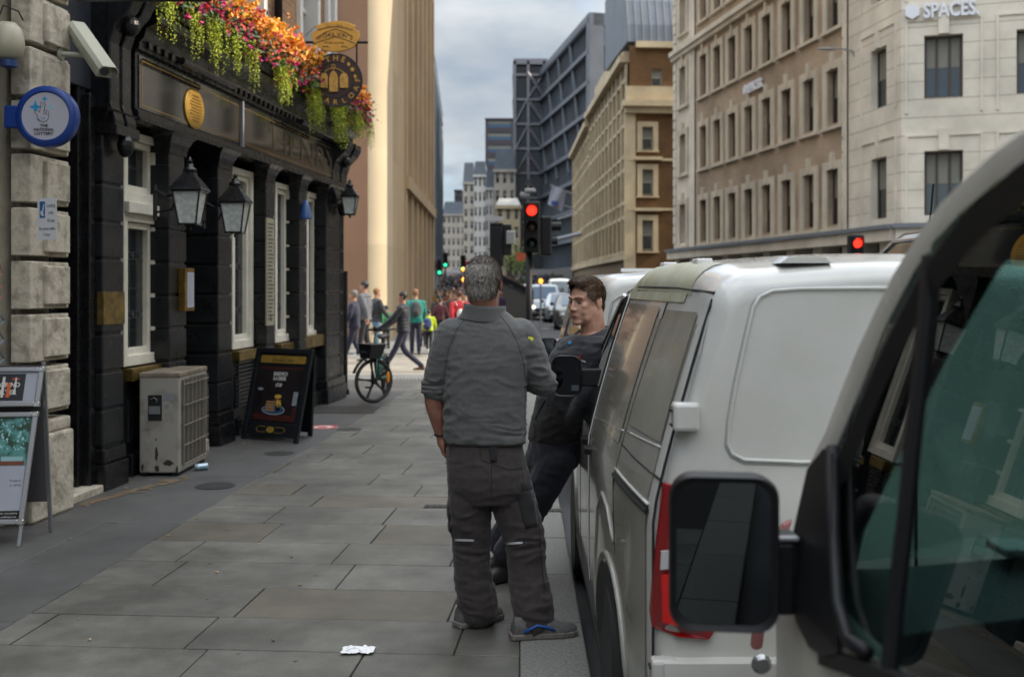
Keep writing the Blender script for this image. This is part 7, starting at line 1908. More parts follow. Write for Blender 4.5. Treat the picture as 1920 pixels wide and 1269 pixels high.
def shoe(m, heel, toe, w=.05, h=.075):
    d = (toe - heel); L_ = d.length; d.normalize(); r = d.cross(UP).normalized(); rings = []
    for f_, w_, h_ in ((-.02, .55, .5), (.02, .8, .95), (.2, .82, 1.0), (.4, .82, .95), (.6, .98, .68), (.8, 1.0, .5), (.95, .75, .42), (1.0, .4, .3)):
        c = heel + d * L_ * f_; hh = h * h_; rings.append([c + r * w * w_ * x + UP * hh * z for x, z in ((-1, 0), (1, 0), (1, .35), (.8, .75), (.35, 1), (-.35, 1), (-.8, .75), (-1, .35))])
    m.loft(rings)
# ---------- hero man 1 (back view)
mp = lambda px, py, dy=0.0: Vector(((px - CX) / 377.0, 5.30 + dy, CH - (py - CY) / 377.0))
t1 = thing('person', (-.12, 5.3, 0), 'grey haired man seen from behind in grey fleece and brown work trousers', 'person')
RX = Vector((.985, -.17, 0)); FY = Vector((.17, .985, 0))
torso1 = [((910, 905), .185, .125), ((910, 860), .198, .135), ((910, 828), .196, .135), ((908, 780), .202, .142), ((908, 727), .205, .140), ((910, 680), .218, .138), ((912, 645), .228, .125), ((912, 615), .205, .105), ((911, 596), .140, .085), ((910, 580), .085, .075)]
b = MB()
b.loft([ering(mp(*c), RX * (w_ - .02), FY * (d_ - .02)) for c, w_, d_ in torso1])
HC1 = mp(907, 534); HC1.y -= .0
H1, A1 = head_parts(b, HC1, (.10, 1, -.02), 1.12)
b.limb([HC1 + Vector((0, -.03, -.06)), mp(909, 596)], [.066, .075], 16)
Le, Lw = mp(814, 738, .02), mp(827, 820, .07); limbc(b, [mp(842, 640), Le, (Le + Lw) / 2 + Vector((-.005, 0, 0)), Lw], [.06, .049, .045, .031])
hand_parts(b, Lw + Vector((0, 0, -.005)), Vector((.10, .12, -1)), Vector((.95, .1, .1)), -1, 1.05, .22)
Re, Rw = mp(1016, 716, .02), mp(968, 706, .24); limbc(b, [mp(990, 640), Re, Rw], [.055, .045, .03]); hand_parts(b, Rw, Vector((-.8, .5, .2)), Vector((0, 0, -1)), 1, 1.05, .5)
for hp, kn, an in ((mp(876, 880), mp(884, 1012, .04), mp(893, 1140, .06)), (mp(952, 880), mp(984, 1012, 0), mp(1000, 1150, -.05))): limbc(b, [hp, kn, an], [.08, .06, .045])
me = remeshed(b, .0065, 3)
paint(me, [(1, lambda c: c.z < mp(0, 600).z and c.z > 1.5 and False)])
addmesh('body', me, [M_skin], t1)
# hair
def haircap(name, parent, H, A, s, shells, cols, keep, nst, ln, flow, seed, voxel=.006, disp=.003):
    m = MB()
    for x, y, z, a, b_, d_ in shells: m.ell(H(x, y, z), (a * s, b_ * s, d_ * s), A, 24)
    me = remeshed(m, voxel, 3); bm = bmesh.new(); bm.from_mesh(me)
    inv = Matrix((A[0], A[1], A[2]))
    O_ = H(0, 0, 0)
    loc = lambda p: (inv @ (p - O_)) / s
    bmesh.ops.delete(bm, geom=[f_ for f_ in bm.faces if not keep(loc(f_.calc_center_median()))], context='FACES'); bm.to_mesh(me); bm.free()
    wrinkle(me, disp, 55, (1, 1, .35))
    rnd = random.Random(seed); st = MB(); polys = list(me.polygons)
    for _ in range(nst):
        p = rnd.choice(polys); c = p.center + p.normal * .001; d = flow(loc(c)); d = (A[0] * d[0] + A[1] * d[1] + A[2] * d[2]) + Vector((rnd.gauss(0, .17), rnd.gauss(0, .17), rnd.gauss(0, .17)))
        d = (d - p.normal * d.dot(p.normal) * .7).normalized(); sd_ = d.cross(p.normal).normalized() * .0011 * s; l = ln * rnd.uniform(.6, 1.3) * s
        st.add([c - sd_, c + sd_, c + d * l * .6 + p.normal * .003 + sd_ * .6, c + d * l + p.normal * .0035 * s], [(0, 1, 2, 3)], rnd.randrange(2) if len(cols) > 1 else 0)
    o_ = addmesh(name, me, [cols[0]], parent); s2 = st.mesh('strands'); addmesh('strands', s2, cols, o_); return o_
M_hg = mat('grey_hair_dark', hexc('5c554f'), .6, var=.45, vscale=22, col2=hexc('7b746c')); M_hl = mat('grey_hair_light', hexc('98928a'), .55)
haircap('hair', t1, H1, A1, 1.12, [(0, -.018, .036, .0815, .100, .0905), (0, -.052, -.015, .068, .055, .062)], [M_hg, M_hl], lambda p: p.z > (-.062 if p.y < -.03 else (-.002 + (p.y + .03) * .7)) and not (abs(p.x) > .072 and p.z < .02 and p.y > -.03), 6500, .013, lambda p: (p.x * 6, -.6, -.9 if p.z < .09 else .1), 3)
# fleece
m = MB(); m.loft([ering(mp(*c), RX * (w_ + .004), FY * (d_ + .004)) for c, w_, d_ in torso1[2:]])
limbc(m, [mp(848, 628), mp(836, 662), mp(820, 705, .01), mp(815, 735, .02)], [.085, .082, .068, .062])
limbc(m, [mp(976, 628), mp(992, 662), mp(1012, 705, .01), mp(1020, 722, .04), mp(985, 716, .16), mp(955, 700, .26)], [.085, .086, .072, .064, .056, .05])
me = remeshed(m, .0065, 5)
zel = mp(0, 735).z
def w1f(p):
    a = .55
    if p.z < 1.12: a += .7 * (1.12 - p.z) / .2
    if p.x > .02 and p.z < 1.36: a += 1.0
    if p.x < -.34 and p.z < 1.30: a += .9
    return a
wrinkle(me, .0068, 8, (1.2, 1, 2.8), w1f, 2.0)
M_fleece = fabric('grey_fleece', '5a5a59', .22, .95, 140, .5)
top1 = addmesh('fleece', me, [M_fleece], t1)
# hem band, collar, rolled cuffs, yellow badge
m = MB(); m.loft([ering(mp(910, y), RX * (.205 + o), FY * (.143 + o)) for y, o in ((827, -.008), (829, -.004), (821, -.002), (814, -.002), (811, -.007))]); wm_ = m.build('hem_band', M_fleece, top1, smooth=True)
m = MB(); rings = []
for y, w_, d_ in ((604, .135, .10), (594, .115, .10), (582, .104, .098), (575, .106, .098), (577, .098, .09), (588, .09, .085)): rings.append(ering(mp(909, y) + Vector((0, 0, .004)), RX * w_, FY * d_))
for r_ in rings:
    for p in r_: p.z += .016 * max(0, (p - mp(909, 580)).dot(RX) / -.1) - .025 * max(0, (p - mp(909, 580)).dot(FY) / .1)
m.loft(rings, 0, False); o_ = m.build('collar', M_fleece, top1, smooth=True)
m = MB()
for y in (733, 725, 717): c = mp(815, y, .02); m.loft([ering(c + Vector((0, 0, dz)), RX * (.060 + o), FY * (.060 + o)) for dz, o in ((-.012, .0), (-.010, .007), (.008, .007), (.012, .0))])
m.build('rolled_cuff', M_fleece, top1, smooth=True)
m = MB(); pts = [mp(992, 618, -.065), mp(1003, 628, -.055), mp(998, 638, -.075), mp(990, 632, -.08)]; m.add(pts + [p + Vector((0, .02, -.005)) for p in pts], [(0, 1, 2, 3), (7, 6, 5, 4), (0, 4, 5, 1), (1, 5, 6, 2), (2, 6, 7, 3), (3, 7, 4, 0)]); m.build('shoulder_badge', mat('badge_yellow', hexc('b5bd1e'), .6), top1)
FS = [([(938, 592), (955, 612), (972, 645), (984, 690), (985, 735)], top1), ([(878, 592), (858, 615), (842, 650), (833, 700), (832, 735)], top1)]
# watch strap
m = MB(); c = Lw + Vector((0, 0, .012)); m.loft([ering(c + Vector((0, 0, dz)), RX * (.035 + o), FY * (.032 + o)) for dz, o in ((-.013, 0), (-.012, .003), (.012, .003), (.013, 0))]); m.build('watch_strap', M_black, t1, smooth=True)
# trousers
m = MB()
m.loft([ering(mp(*c), RX * w_, FY * d_) for c, w_, d_ in (((910, 818), .185, .128), ((910, 850), .193, .135), ((914, 885), .203, .148), ((917, 915), .203, .145), ((918, 940), .16, .12))])
limbc(m, [mp(882, 890), mp(880, 950, .01), mp(884, 1010, .04), mp(884, 1060, .05), mp(892, 1120, .06), mp(896, 1146, .06)], [.108, .108, .098, .093, .100, .098])
limbc(m, [mp(950, 890), mp(966, 950, .0), mp(984, 1010, -.01), mp(988, 1065, -.02), mp(998, 1125, -.06), mp(1000, 1160, -.07)], [.112, .112, .101, .095, .102, .098])
me = remeshed(m, .0065, 4)
def w2f(p):
    a = .8 + (.9 if p.z < .26 else 0)
    if .36 < p.z < .6: a += .6
    return a
wrinkle(me, .0062, 8, (1.0, 1, 2.0), w2f, 7.0)
M_tr = fabric('work_trousers', '3a3331', .25, .9, 40, .3); tr1 = addmesh('trousers', me, [M_tr], t1)
M_dpatch = fabric('dark_patch', '211f21', .2)
def onsurf(me_o, pts, off=.003):
    """project px points onto mesh from the camera direction"""
    from mathutils.bvhtree import BVHTree
    me_ = me_o.data; Mw = wm(me_o); key = me_o.name
    if key not in BVH: BVH[key] = BVHTree.FromPolygons([Mw @ v.co for v in me_.vertices], [tuple(p.vertices) for p in me_.polygons])
    out = []; cam_ = Vector((0, 0, CH))
    for px, py in pts:
        d = Vector(((px - CX) / F, 1, -(py - CY) / F)).normalized(); h = BVH[key].ray_cast(cam_, d)
        out.append((h[0] - d * off) if h[0] is not None else None)
    return out
BVH = {}
def decal(obj, quad, mtl, name, n=8, off=.003):
    """cloth patch following the garment: quad of 4 px corners, really lying on the surface"""
    (ax_, ay_), (bx_, by_), (cx_, cy_), (dx_, dy_) = quad; g = []
    for j in range(n + 1):
        v = j / n
        for i in range(n + 1):
            u = i / n; g.append(((ax_ * (1 - u) + bx_ * u) * (1 - v) + (dx_ * (1 - u) + cx_ * u) * v, (ay_ * (1 - u) + by_ * u) * (1 - v) + (dy_ * (1 - u) + cy_ * u) * v))
    P_ = onsurf(obj, g, off); m = MB(); m.v = [tuple(p) if p is not None else (0, 0, -5) for p in P_]
    for j in range(n):
        for i in range(n):
            a = j * (n + 1) + i; idx = (a, a + 1, a + n + 2, a + n + 1)
            if all(P_[q] is not None for q in idx) and max((P_[p] - P_[q]).length for p in idx for q in idx) < .08: m.f.append(idx); m.m.append(0)
    o_ = m.build(name, mtl, obj, smooth=True); md = o_.modifiers.new('s', 'SOLIDIFY'); md.thickness = .002; return o_
decal(tr1, [(968, 925), (1002, 915), (1008, 985), (985, 990)], M_dpatch, 'cargo_pocket'); decal(tr1, [(976, 905), (997, 900), (999, 915), (978, 920)], M_dpatch, 'pocket_flap')
decal(tr1, [(916, 832), (930, 832), (932, 866), (920, 866)], M_dpatch, 'pocket_strap', 5); decal(tr1, [(946, 832), (955, 832), (955, 836), (946, 836)], mat('orange_tab', hexc('a5482a'), .6), 'orange_tab', 2, .004)
M_refl = mat('reflective_strip', (.5, .5, .52), .3); decal(tr1, [(853, 1010), (889, 1011), (889, 1015), (853, 1014)], M_refl, 'knee_strip', 6); decal(tr1, [(950, 1017), (980, 1015), (980, 1019), (950, 1021)], M_refl, 'knee_strip', 6)
M_seamt = mat('trouser_seam', hexc('2b2627'), .9); M_fseam = mat('fleece_seam', hexc('3f3f40'), .9)
for ln_, ob_ in FS:
    P_ = []
    for a, b_ in zip(ln_, ln_[1:]):
        for k_ in range(8): P_.append((a[0] + (b_[0] - a[0]) * k_ / 8, a[1] + (b_[1] - a[1]) * k_ / 8))
    P_ = [p for p in onsurf(ob_, P_, .0005) if p is not None]; m = MB(); m.tube(P_, .0018, 5); m.build('seam', M_fseam, ob_)
for ln_ in ([(898, 834), (903, 862), (955, 880), (985, 876)], [(850, 1019), (888, 1020)], [(948, 1022), (1012, 1018)], [(920, 838), (922, 900), (921, 938)], [(985, 835), (1002, 880), (1010, 950), (1012, 1010), (1016, 1060), (1022, 1110)]):
    P_ = []; 
    for a, b_ in zip(ln_, ln_[1:]):
        for k_ in range(6): P_.append((a[0] + (b_[0] - a[0]) * k_ / 6, a[1] + (b_[1] - a[1]) * k_ / 6))
    P_ = [p for p in onsurf(tr1, P_, .001) if p is not None]; ok = [P_[0]] if P_ else []
    for p in P_[1:]:
        if (p - ok[-1]).length < .08: ok.append(p)
    if len(ok) > 2: m = MB(); m.tube(ok, .0022, 5); m.build('seam', M_seamt, tr1)
m = MB(); m.ell(mp(845, 955, .02), (.022, .06, .07)); m.ell(mp(846, 985, .02), (.02, .05, .04)); m.build('side_pocket', M_dpatch, tr1, smooth=True)
M_sh = mat('grey_trainer', hexc('5a5856'), .7, var=.3, vscale=40); M_sole = mat('shoe_sole', hexc('77716a'), .8, var=.3, vscale=50); M_shb = mat('shoe_blue', hexc('1c4a8c'), .6)
for hl, to in ((Vector((-.31, 5.33, .022)), Vector((-.10, 5.50, .022))), (Vector((-.035, 5.16, .022)), Vector((.275, 5.22, .022)))):
    m = MB(); shoe(m, hl, to, .05, .085); s_ = m.build('shoe', M_sh, t1, smooth='auto', bevel=.008)
    m = MB(); d = (to - hl).normalized(); r = d.cross(UP); m.loft([[hl + d * (to - hl).length * f_ + r * .054 * w_ * x + UP * z for x, z in ((-1, -.020), (1, -.020), (1.02, .008), (-1.02, .008))] for f_, w_ in ((-.05, .6), (0, .85), (.4, .85), (.7, 1.05), (.92, .85), (1.02, .5))]); m.build('sole', M_sole, s_, bevel=.006)
    m = MB(); l_ = (to - hl).length
    m.tube([hl + d * l_ * f_ + r * .048 + UP * z for f_, z in ((.15, .02), (.35, .05), (.55, .035), (.62, .02))], .008, 6)
    for f_ in (.45, .52, .58): m.tube([hl + d * l_ * f_ + r * .03 + UP * (.115 - f_ * .09), hl + d * l_ * f_ - r * .03 + UP * (.115 - f_ * .09)], .004, 5)
    m.build('laces_and_stripe', M_shb, s_, smooth=True)

# ---------- man 2 leaning on the van
K2 = 339.0; Y2 = 5.9
mq = lambda px, py, dy=0.0: Vector(((px - CX) / K2, Y2 + dy, CH - (py - CY) / K2))
t2 = thing('person', (.1, 6.1, 0), 'brown haired man in dark polo jacket leaning back against the white van, looking left', 'person')
F2_ = Vector((-.86, -.50, 0)).normalized(); R2_ = F2_.cross(UP).normalized()
torso2 = [((1040, 862), .165, .13, .22), ((1044, 835), .17, .135, .20), ((1050, 800), .17, .14, .16), ((1062, 750), .175, .14, .12), ((1078, 700), .19, .135, .07), ((1094, 665), .21, .145, .03), ((1106, 640), .185, .125, .0), ((1112, 624), .11, .075, -.01)]
b = MB(); b.loft([ering(mq(c[0], c[1], dy), R2_ * (w_ - .02), F2_ * (d_ - .02)) for c, w_, d_, dy in torso2])
HC2 = mq(1098, 567, -.03); H2, A2 = head_parts(b, HC2, (-.74, -.67, -.03), 1.08)
b.limb([HC2 + Vector((.03, .0, -.05)), mq(1113, 628, 0)], [.064, .070], 16)
Le2, Lw2 = mq(1096, 748, -.10), mq(1064, 805, .06); Lsh = mq(1112, 660, -.12)
Rsh = mq(1068, 660, .18); Re2, Rw2 = mq(1050, 745, .25), mq(1050, 800, .16)
limbc(b, [Lsh, Le2, Lw2], [.05, .042, .03]); limbc(b, [Rsh, Re2, Rw2], [.05, .042, .03]); hand_parts(b, Lw2, Vector((-.1, .7, -.6)), Vector((-1, 0, 0)), 1, .9, .2); hand_parts(b, Rw2, Vector((.3, -.3, -.8)), Vector((-1, 0, 0)), -1, .9, .2)
legs2 = ((mq(1048, 865, .12), mq(1000, 962, .16), mq(951, 1062, .28)), (mq(1030, 865, .28), mq(985, 962, .36), mq(938, 1050, .45)))
for L3 in legs2: limbc(b, L3, [.075, .055, .04])
me = remeshed(b, .0048, 7)
inv2 = Matrix((A2[0], A2[1], A2[2])); loc2 = lambda c: (inv2 @ (c - H2(0, 0, 0))) / 1.08
M_stub = skinmat('stubble_skin', 'a27c68', '8e6a58'); M_lip = mat('lip', hexc('8f5f54'), .45)
for p in me.polygons:
    q_ = loc2(p.center + wm(t2).translation * 0)
    pass
addmesh('body', me, [M_skin2, M_lip], t2)
m = MB(); m.limb([H2(-.021, .0885, -.0635), H2(-.008, .0945, -.062), H2(.008, .0945, -.062), H2(.021, .0885, -.0635)], [.0022, .0038, .0038, .0022], 8); m.limb([H2(-.017, .089, -.070), H2(0, .094, -.0715), H2(.017, .089, -.070)], [.0022, .0042, .0022], 8); m.build('lips', M_lip, t2, smooth=True)
for q_ in (-1, 1):
    m = MB(); m.ell(H2(q_ * .031, .0775, .004), (.0115, .0095, .0048), A2, 12); m.build('eye', mat('eye_white', (.11, .09, .08), .3), t2, smooth=True)
for q_ in (-1, 1):
    m = MB(); m.ell(H2(q_ * .031, .0855, .004), (.0048, .0035, .0042), A2, 10); m.build('iris', mat('iris', (.03, .035, .04), .2), t2, smooth=True)
for q_ in (-1, 1):
    m = MB(); m.limb([H2(q_ * .016, .0965, .026), H2(q_ * .034, .089, .031), H2(q_ * .050, .074, .026)], [.0022, .0028, .0016], 6); m.limb([H2(q_ * .019, .088, .0125), H2(q_ * .032, .0865, .014), H2(q_ * .045, .077, .010)], [.002, .0028, .002], 6); m.build('eyebrow', mat('brow_hair', hexc('5a4231'), .7), t2, smooth=True)
M_hb = mat('brown_hair_dark', hexc('43311f'), .5, var=.4, vscale=20); M_hb2 = mat('brown_hair_light', hexc('5d4632'), .5)
haircap('hair', t2, H2, A2, 1.08, [(0, -.016, .045, .0805, .100, .092), (0, .046, .092, .058, .048, .030), (0, -.050, -.008, .066, .052, .060), (0, 0, .10, .06, .07, .035)], [M_hb, M_hb2], lambda p: p.z > (-.055 if p.y < -.05 else -.055 + (p.y + .05) * (.9 if abs(p.x) > .05 else 1.05)) and not (p.y > .052 and p.z < .062) and not (abs(p.x) > .060 and p.y > -.036 and p.z < .004), 6500, .014, lambda p: (p.x * 2, .9 if p.z > .06 else -.2, .5 if p.z > .09 else -.8), 5)
M_jk = fabric('navy_polo', '28282e', .25, .85, 60, .3); M_gil = fabric('dark_fleece', '1d1c1e', .25, .95, 60, .3)
m = MB(); m.loft([ering(mq(c[0], c[1], dy), R2_ * (w_ + .006), F2_ * (d_ + .006)) for c, w_, d_, dy in torso2[1:-1] + [((1112, 628), .135, .105, -.01)]])
limbc(m, [Lsh + Vector((-.01, 0, .0)), (Lsh + Le2) / 2, Le2, Lw2], [.078, .072, .064, .055]); limbc(m, [Rsh, (Rsh + Re2) / 2, Re2, Rw2], [.08, .07, .06, .05])
limbc(m, [mq(1112, 650, 0), mq(1110, 652, -.06), Lsh], [.07, .075, .076]); limbc(m, [mq(1100, 652, .03), mq(1085, 656, .10), Rsh], [.07, .075, .076]); me = remeshed(m, .007, 10); wrinkle(me, .0055, 8, (1.2, 1.2, 2.2), None, 11.0)
zc = mq(0, 745).z; paint(me, [(1, lambda c: c.z < zc - .25 * (c.x - .2) and (c.y > 5.86 or c.z < 1.0))])
jk = addmesh('jacket', me, [M_jk, M_gil], t2)
m = MB(); rings = []
for dz, w_, d_ in ((-.05, .160, .125), (.0, .128, .112), (.045, .112, .104), (.050, .104, .096), (.0, .094, .084)): rings.append(ering(mq(1112, 628, -.01) + Vector((0, 0, dz)) - F2_ * .0 * dz, R2_ * w_, F2_ * d_))
for r_ in rings:
    for p in r_: p.z -= .45 * max(0, (p - mq(1112, 628)).dot(F2_) + .02)
m.loft(rings, 0, False); m.build('collar', M_jk, jk, smooth=True)
decal(jk, [(1083, 668), (1088, 667), (1091, 677), (1084, 677)], mat('logo_red', hexc('a01f24'), .6), 'red_logo', 4); decal(jk, [(1088, 674), (1098, 677), (1098, 680), (1088, 677.5)], mat('logo_white', hexc('a5a5aa'), .6), 'white_logo', 4)
decal(jk, [(1064, 643), (1070, 639), (1072, 644), (1066, 648)], mat('logo_cyan', hexc('2f7fa8'), .6), 'blue_logo', 3)
m = MB(); pp_ = [p for p in onsurf(jk, [(1022, 750), (1014, 765), (1004, 785)], .001) if p is not None]
if len(pp_) > 1: m.tube(pp_, .004, 5); m.build('pocket_zip', M_black, jk)
m = MB(); m.loft([ering(mq(x, y, dy), R2_ * w_, F2_ * d_) for x, y, w_, d_, dy in ((1046, 822, .16, .13, .19), (1042, 850, .17, .14, .2), (1036, 880, .17, .14, .22), (1028, 905, .12, .10, .22))])
for L3 in legs2: limbc(m, [L3[0], (L3[0] + L3[1]) / 2, L3[1], (L3[1] + L3[2]) / 2, L3[2]], [.105, .10, .088, .082, .088])
me = remeshed(m, .0075, 4); wrinkle(me, .0065, 7, (1, 1, 2), None, 4.0); M_nt = fabric('navy_trousers', '1f1f29', .25, .9, 40, .3); addmesh('trousers', me, [M_nt], t2)
for L3 in legs2:
    m = MB(); a_ = L3[2].copy(); a_.z = 0.012; shoe(m, a_ + Vector((.07, .03, 0)), a_ + Vector((-.19, -.10, 0)), .05, .1); m.build('shoe', mat('black_shoe', (.015, .014, .014), .5), t2, smooth='auto', bevel=.008)

# ---------- generic walkers
def walker(px, fpy, hpy, heading, stride, top, bot, hair, label, build=1.0, coat_len=.0, skin=None, arms=(-.25, .25), shoes=None, extra=None, Y=None, group=None, coarse=.013, gz=0.0):
    Y = Y or F * (CH + .03) / (fpy - CY); X = (px - CX) * Y / F; Hh = (CH - (hpy - CY) * Y / F) - gz; k = Hh / 1.75
    t = thing('person', (X, Y, gz), label, 'person', group, R(heading)); I = Matrix.Identity(4); M0 = wm(t)
    L_ = lambda x, y, z: Vector((x * k, y * k, z * k)); s = stride; m = MB(); rx, fy = Vector((1, 0, 0)), Vector((0, 1, 0))
    sec = [(.80, .16, .12), (.92, .17, .125), (1.05, .16, .115), (1.2, .19, .13), (1.33, .205, .125), (1.42, .17, .095), (1.47, .08, .07)]
    B_ = build
    m.loft([ering(L_(0, .02 * (z - 1), z), rx * w_ * k * B_ * .88, fy * d_ * k * B_ * .88, 16) for z, w_, d_ in sec])
    c = L_(0, .02, 1.64); Hf, Ax = head_parts(m, c, (0, 1, -.05), k * 1.0, True, True); m.limb([L_(0, 0, 1.58), L_(0, 0, 1.45)], [.055 * k, .06 * k])
    kn = [L_(q * .09, .12 * s * q2 + .05 * abs(s), .48) for q, q2 in ((-1, 1), (1, -.3))]; an = [L_(-.09, .42 * s, .09), L_(.09, -.42 * s, .11)]
    aa = [(L_(-.20, 0, 1.40), L_(-.25, arms[0] * .5, 1.12), L_(-.22, arms[0] + .1, .90)), (L_(.20, 0, 1.40), L_(.25, arms[1] * .5, 1.12), L_(.22, arms[1] + .1, .90))]
    for a3 in aa: limbc(m, a3, [.045 * k, .038 * k, .028 * k], 10)
    for a3, q in zip(aa, (1, -1)): hand_parts(m, a3[2], (a3[2] - a3[1]), Vector((-q, 0, 0)), q, k, .3)
    for i in (0, 1): limbc(m, [L_((-1, 1)[i] * .09, 0, .88), kn[i], an[i]], [.07 * k, .05 * k, .038 * k], 10)
    sm_ = skin or M_skin2
    def put(mb, nm, mt, vox, smooth_it=2, wr=0.0):
        me = remeshed(mb, vox, smooth_it)
        if wr: wrinkle(me, wr, 8, (1, 1, 2.4), None, px * .1)
        me.polygons.foreach_set('use_smooth', [True] * len(me.polygons)); return link(nm, me, mt, t)
    put(m, 'body', [sm_], coarse * .75 * max(k, .6))
    m = MB(); m.loft([ering(L_(0, .02 * (z - 1), z), rx * w_ * k * B_ * 1.06, fy * d_ * k * B_ * 1.08, 16) for z, w_, d_ in [(.86 - coat_len, .175 + coat_len * .1, .135 + coat_len * .1)] + sec[1:]])
    for a3 in aa: limbc(m, [a3[0] + L_(0, 0, -.01), a3[1], a3[1] + (a3[2] - a3[1]) * .9], [.072 * k * B_, .06 * k * B_, .046 * k], 10)
    m.lathe([(.075 * k, 0), (.085 * k, .03 * k), (.07 * k, .06 * k)], L_(0, 0, 1.43), 12)
    top_o = put(m, 'top', [top], coarse, 3, .006)
    m = MB(); m.loft([ering(L_(0, 0, z), rx * w_ * k, fy * w_ * .75 * k, 16) for z, w_ in ((.78, .15), (.86, .175), (.94, .165))])
    for i in (0, 1): limbc(m, [L_((-1, 1)[i] * .09, 0, .86), kn[i], an[i]], [.092 * k, .070 * k, .056 * k], 10)
    put(m, 'trousers', [bot], coarse, 3, .005)
    for i in (0, 1):
        m = MB(); a_ = an[i]; shoe(m, Vector((a_.x, a_.y - .07 * k, .005)), Vector((a_.x, a_.y + .19 * k, .005)), .045 * k, .09 * k); m.build('shoe', shoes or MATS['black_shoe'], t, world=False, smooth='auto')
    m = MB(); m.ell(Hf(0, -.02, .04), (.084 * k, .101 * k, .092 * k), None, 16); m.ell(Hf(0, -.05, -.01), (.07 * k, .055 * k, .06 * k))
    me = remeshed(m, .01 * k, 2); bm = bmesh.new(); bm.from_mesh(me)
    bmesh.ops.delete(bm, geom=[f_ for f_ in bm.faces if (lambda q: q.z < (-.06 if q.y < -.03 else -.01 + (q.y + .03) * .55))((f_.calc_center_median() - c) / k)], context='FACES'); bm.to_mesh(me); bm.free(); wrinkle(me, .003, 50); addo = link('hair', me, [hair], t); me.polygons.foreach_set('use_smooth', [True] * len(me.polygons))
    if extra: extra(t, L_, top_o, k)
    return t
M_navy = fabric('navy_wool', '23263a'); M_navyp = fabric('navy_puffer', '171a28', .3, .6); M_gpuf = fabric('grey_puffer', '5d6066'); M_bkj = fabric('black_grey_jacket', '35353a'); M_teal = fabric('teal_hoodie', '1f7d72'); M_indigo = fabric('indigo_trousers', '26263c'); M_dkt = fabric('dark_trousers', '1c1d22'); M_jean = fabric('pale_jeans', '6d8aa8'); M_red = fabric('red_coat', 'a3171f'); M_white_sh = mat('white_shoe', (.55, .55, .54), .6); M_brsh = mat('brown_shoe', hexc('5a3a22'), .5)
M_hblk = mat('black_hair', (.015, .013, .012), .5); M_hgr = mat('greying_hair', hexc('6a6663'), .6); M_hgin = mat('ginger_hair', hexc('7d5a38'), .6)
def backpack(col, strap=True, z=1.22, sc=1.0):
    def f(t, L_, top, k):
        m = MB(); m.ell(L_(0, -.19 * sc, z), (.15 * k * sc, .10 * k * sc, .22 * k * sc), None, 14); m.ell(L_(0, -.24 * sc, z - .06), (.11 * k * sc, .08 * k * sc, .12 * k * sc), None, 12); me = remeshed(m, .012, 2); me.polygons.foreach_set('use_smooth', [True] * len(me.polygons)); o_ = link('backpack', me, [col], t)
        m = MB()
        for q in (-1, 1): m.tube([L_(q * .10, -.14, 1.36), L_(q * .11, 0, 1.47), L_(q * .12, .12, 1.32), L_(q * .13, .08, 1.1)], .018 * k, 6)
        m.build('strap', col, o_, world=False)
    return f
def quilt(t, L_, top, k):
    m = MB()
    for z in np.arange(.92, 1.42, .07):
        w_ = .19 + .03 * math.sin((z - .9) * 5); m.loft([ering(L_(0, .02 * (z - 1), z + dz), Vector((1, 0, 0)) * (w_ + o) * k, Vector((0, 1, 0)) * (.135 + o) * k, 16) for dz, o in ((-.03, -.01), (-.015, .004), (.015, .004), (.03, -.01))], 0, False)
    m.build('quilting', top.data.materials[0], top, world=False, smooth=True)
walker(664, 680, 545, 82, .55, M_navy, M_navy, M_hgr, 'grey haired man in navy suit striding past the tan stone wall', shoes=None, arms=(.1, .0), coat_len=.02)
walker(684, 671, 528, 75, .3, M_gpuf, M_dkt, M_hblk, 'tall dark haired man in grey quilted jacket and white shoes behind the suited man', build=1.05, shoes=M_white_sh, extra=quilt)
walker(706, 664, 541, -60, .2, M_bkj, M_jean, M_hgin, 'person in black and grey jacket and pale jeans beyond the bicycle', build=1.1, extra=backpack(M_gpuf))
walker(724, 655, 573, 40, .1, fabric('green_top', '1f6b3a'), M_dkt, M_hblk, 'small dark haired person in green between the bicycle and the striding man', build=.95)
walker(756, 697, 548, 82, .95, M_navyp, M_indigo, M_hblk, 'man in navy quilted jacket taking a long stride left past the bicycle', build=1.08, arms=(.45, .5), shoes=M_brsh, extra=quilt)
walker(779, 667, 543, 8, .15, M_teal, M_indigo, M_hgin, 'person in teal hooded top with dark backpack seen from behind', build=1.1, extra=backpack(fabric('dark_pack', '3a3f40')))
walker(804, 660, 581, -10, .2, mat('hi_vis_yellow', hexc('b4c81e'), .7), M_dkt, M_hblk, 'child in bright yellow vest with blue backpack beside the teal hooded person', build=1.05, shoes=M_white_sh, extra=backpack(fabric('blue_pack', '2a3a6a'), z=1.15, sc=1.25))
walker(793, 652, 588, 0, .1, fabric('crimson_top', '8a1c3a'), M_dkt, M_hblk, 'child in crimson behind the yellow vested child')
walker(861, 668, 546, 20, .1, M_red, M_dkt, mat('auburn_hair', hexc('4a2418'), .6), 'woman in red coat with white bag just left of the grey haired man', build=1.05, coat_len=.2, extra=backpack(mat('white_bag', (.5, .48, .45), .7), z=1.1, sc=.8))
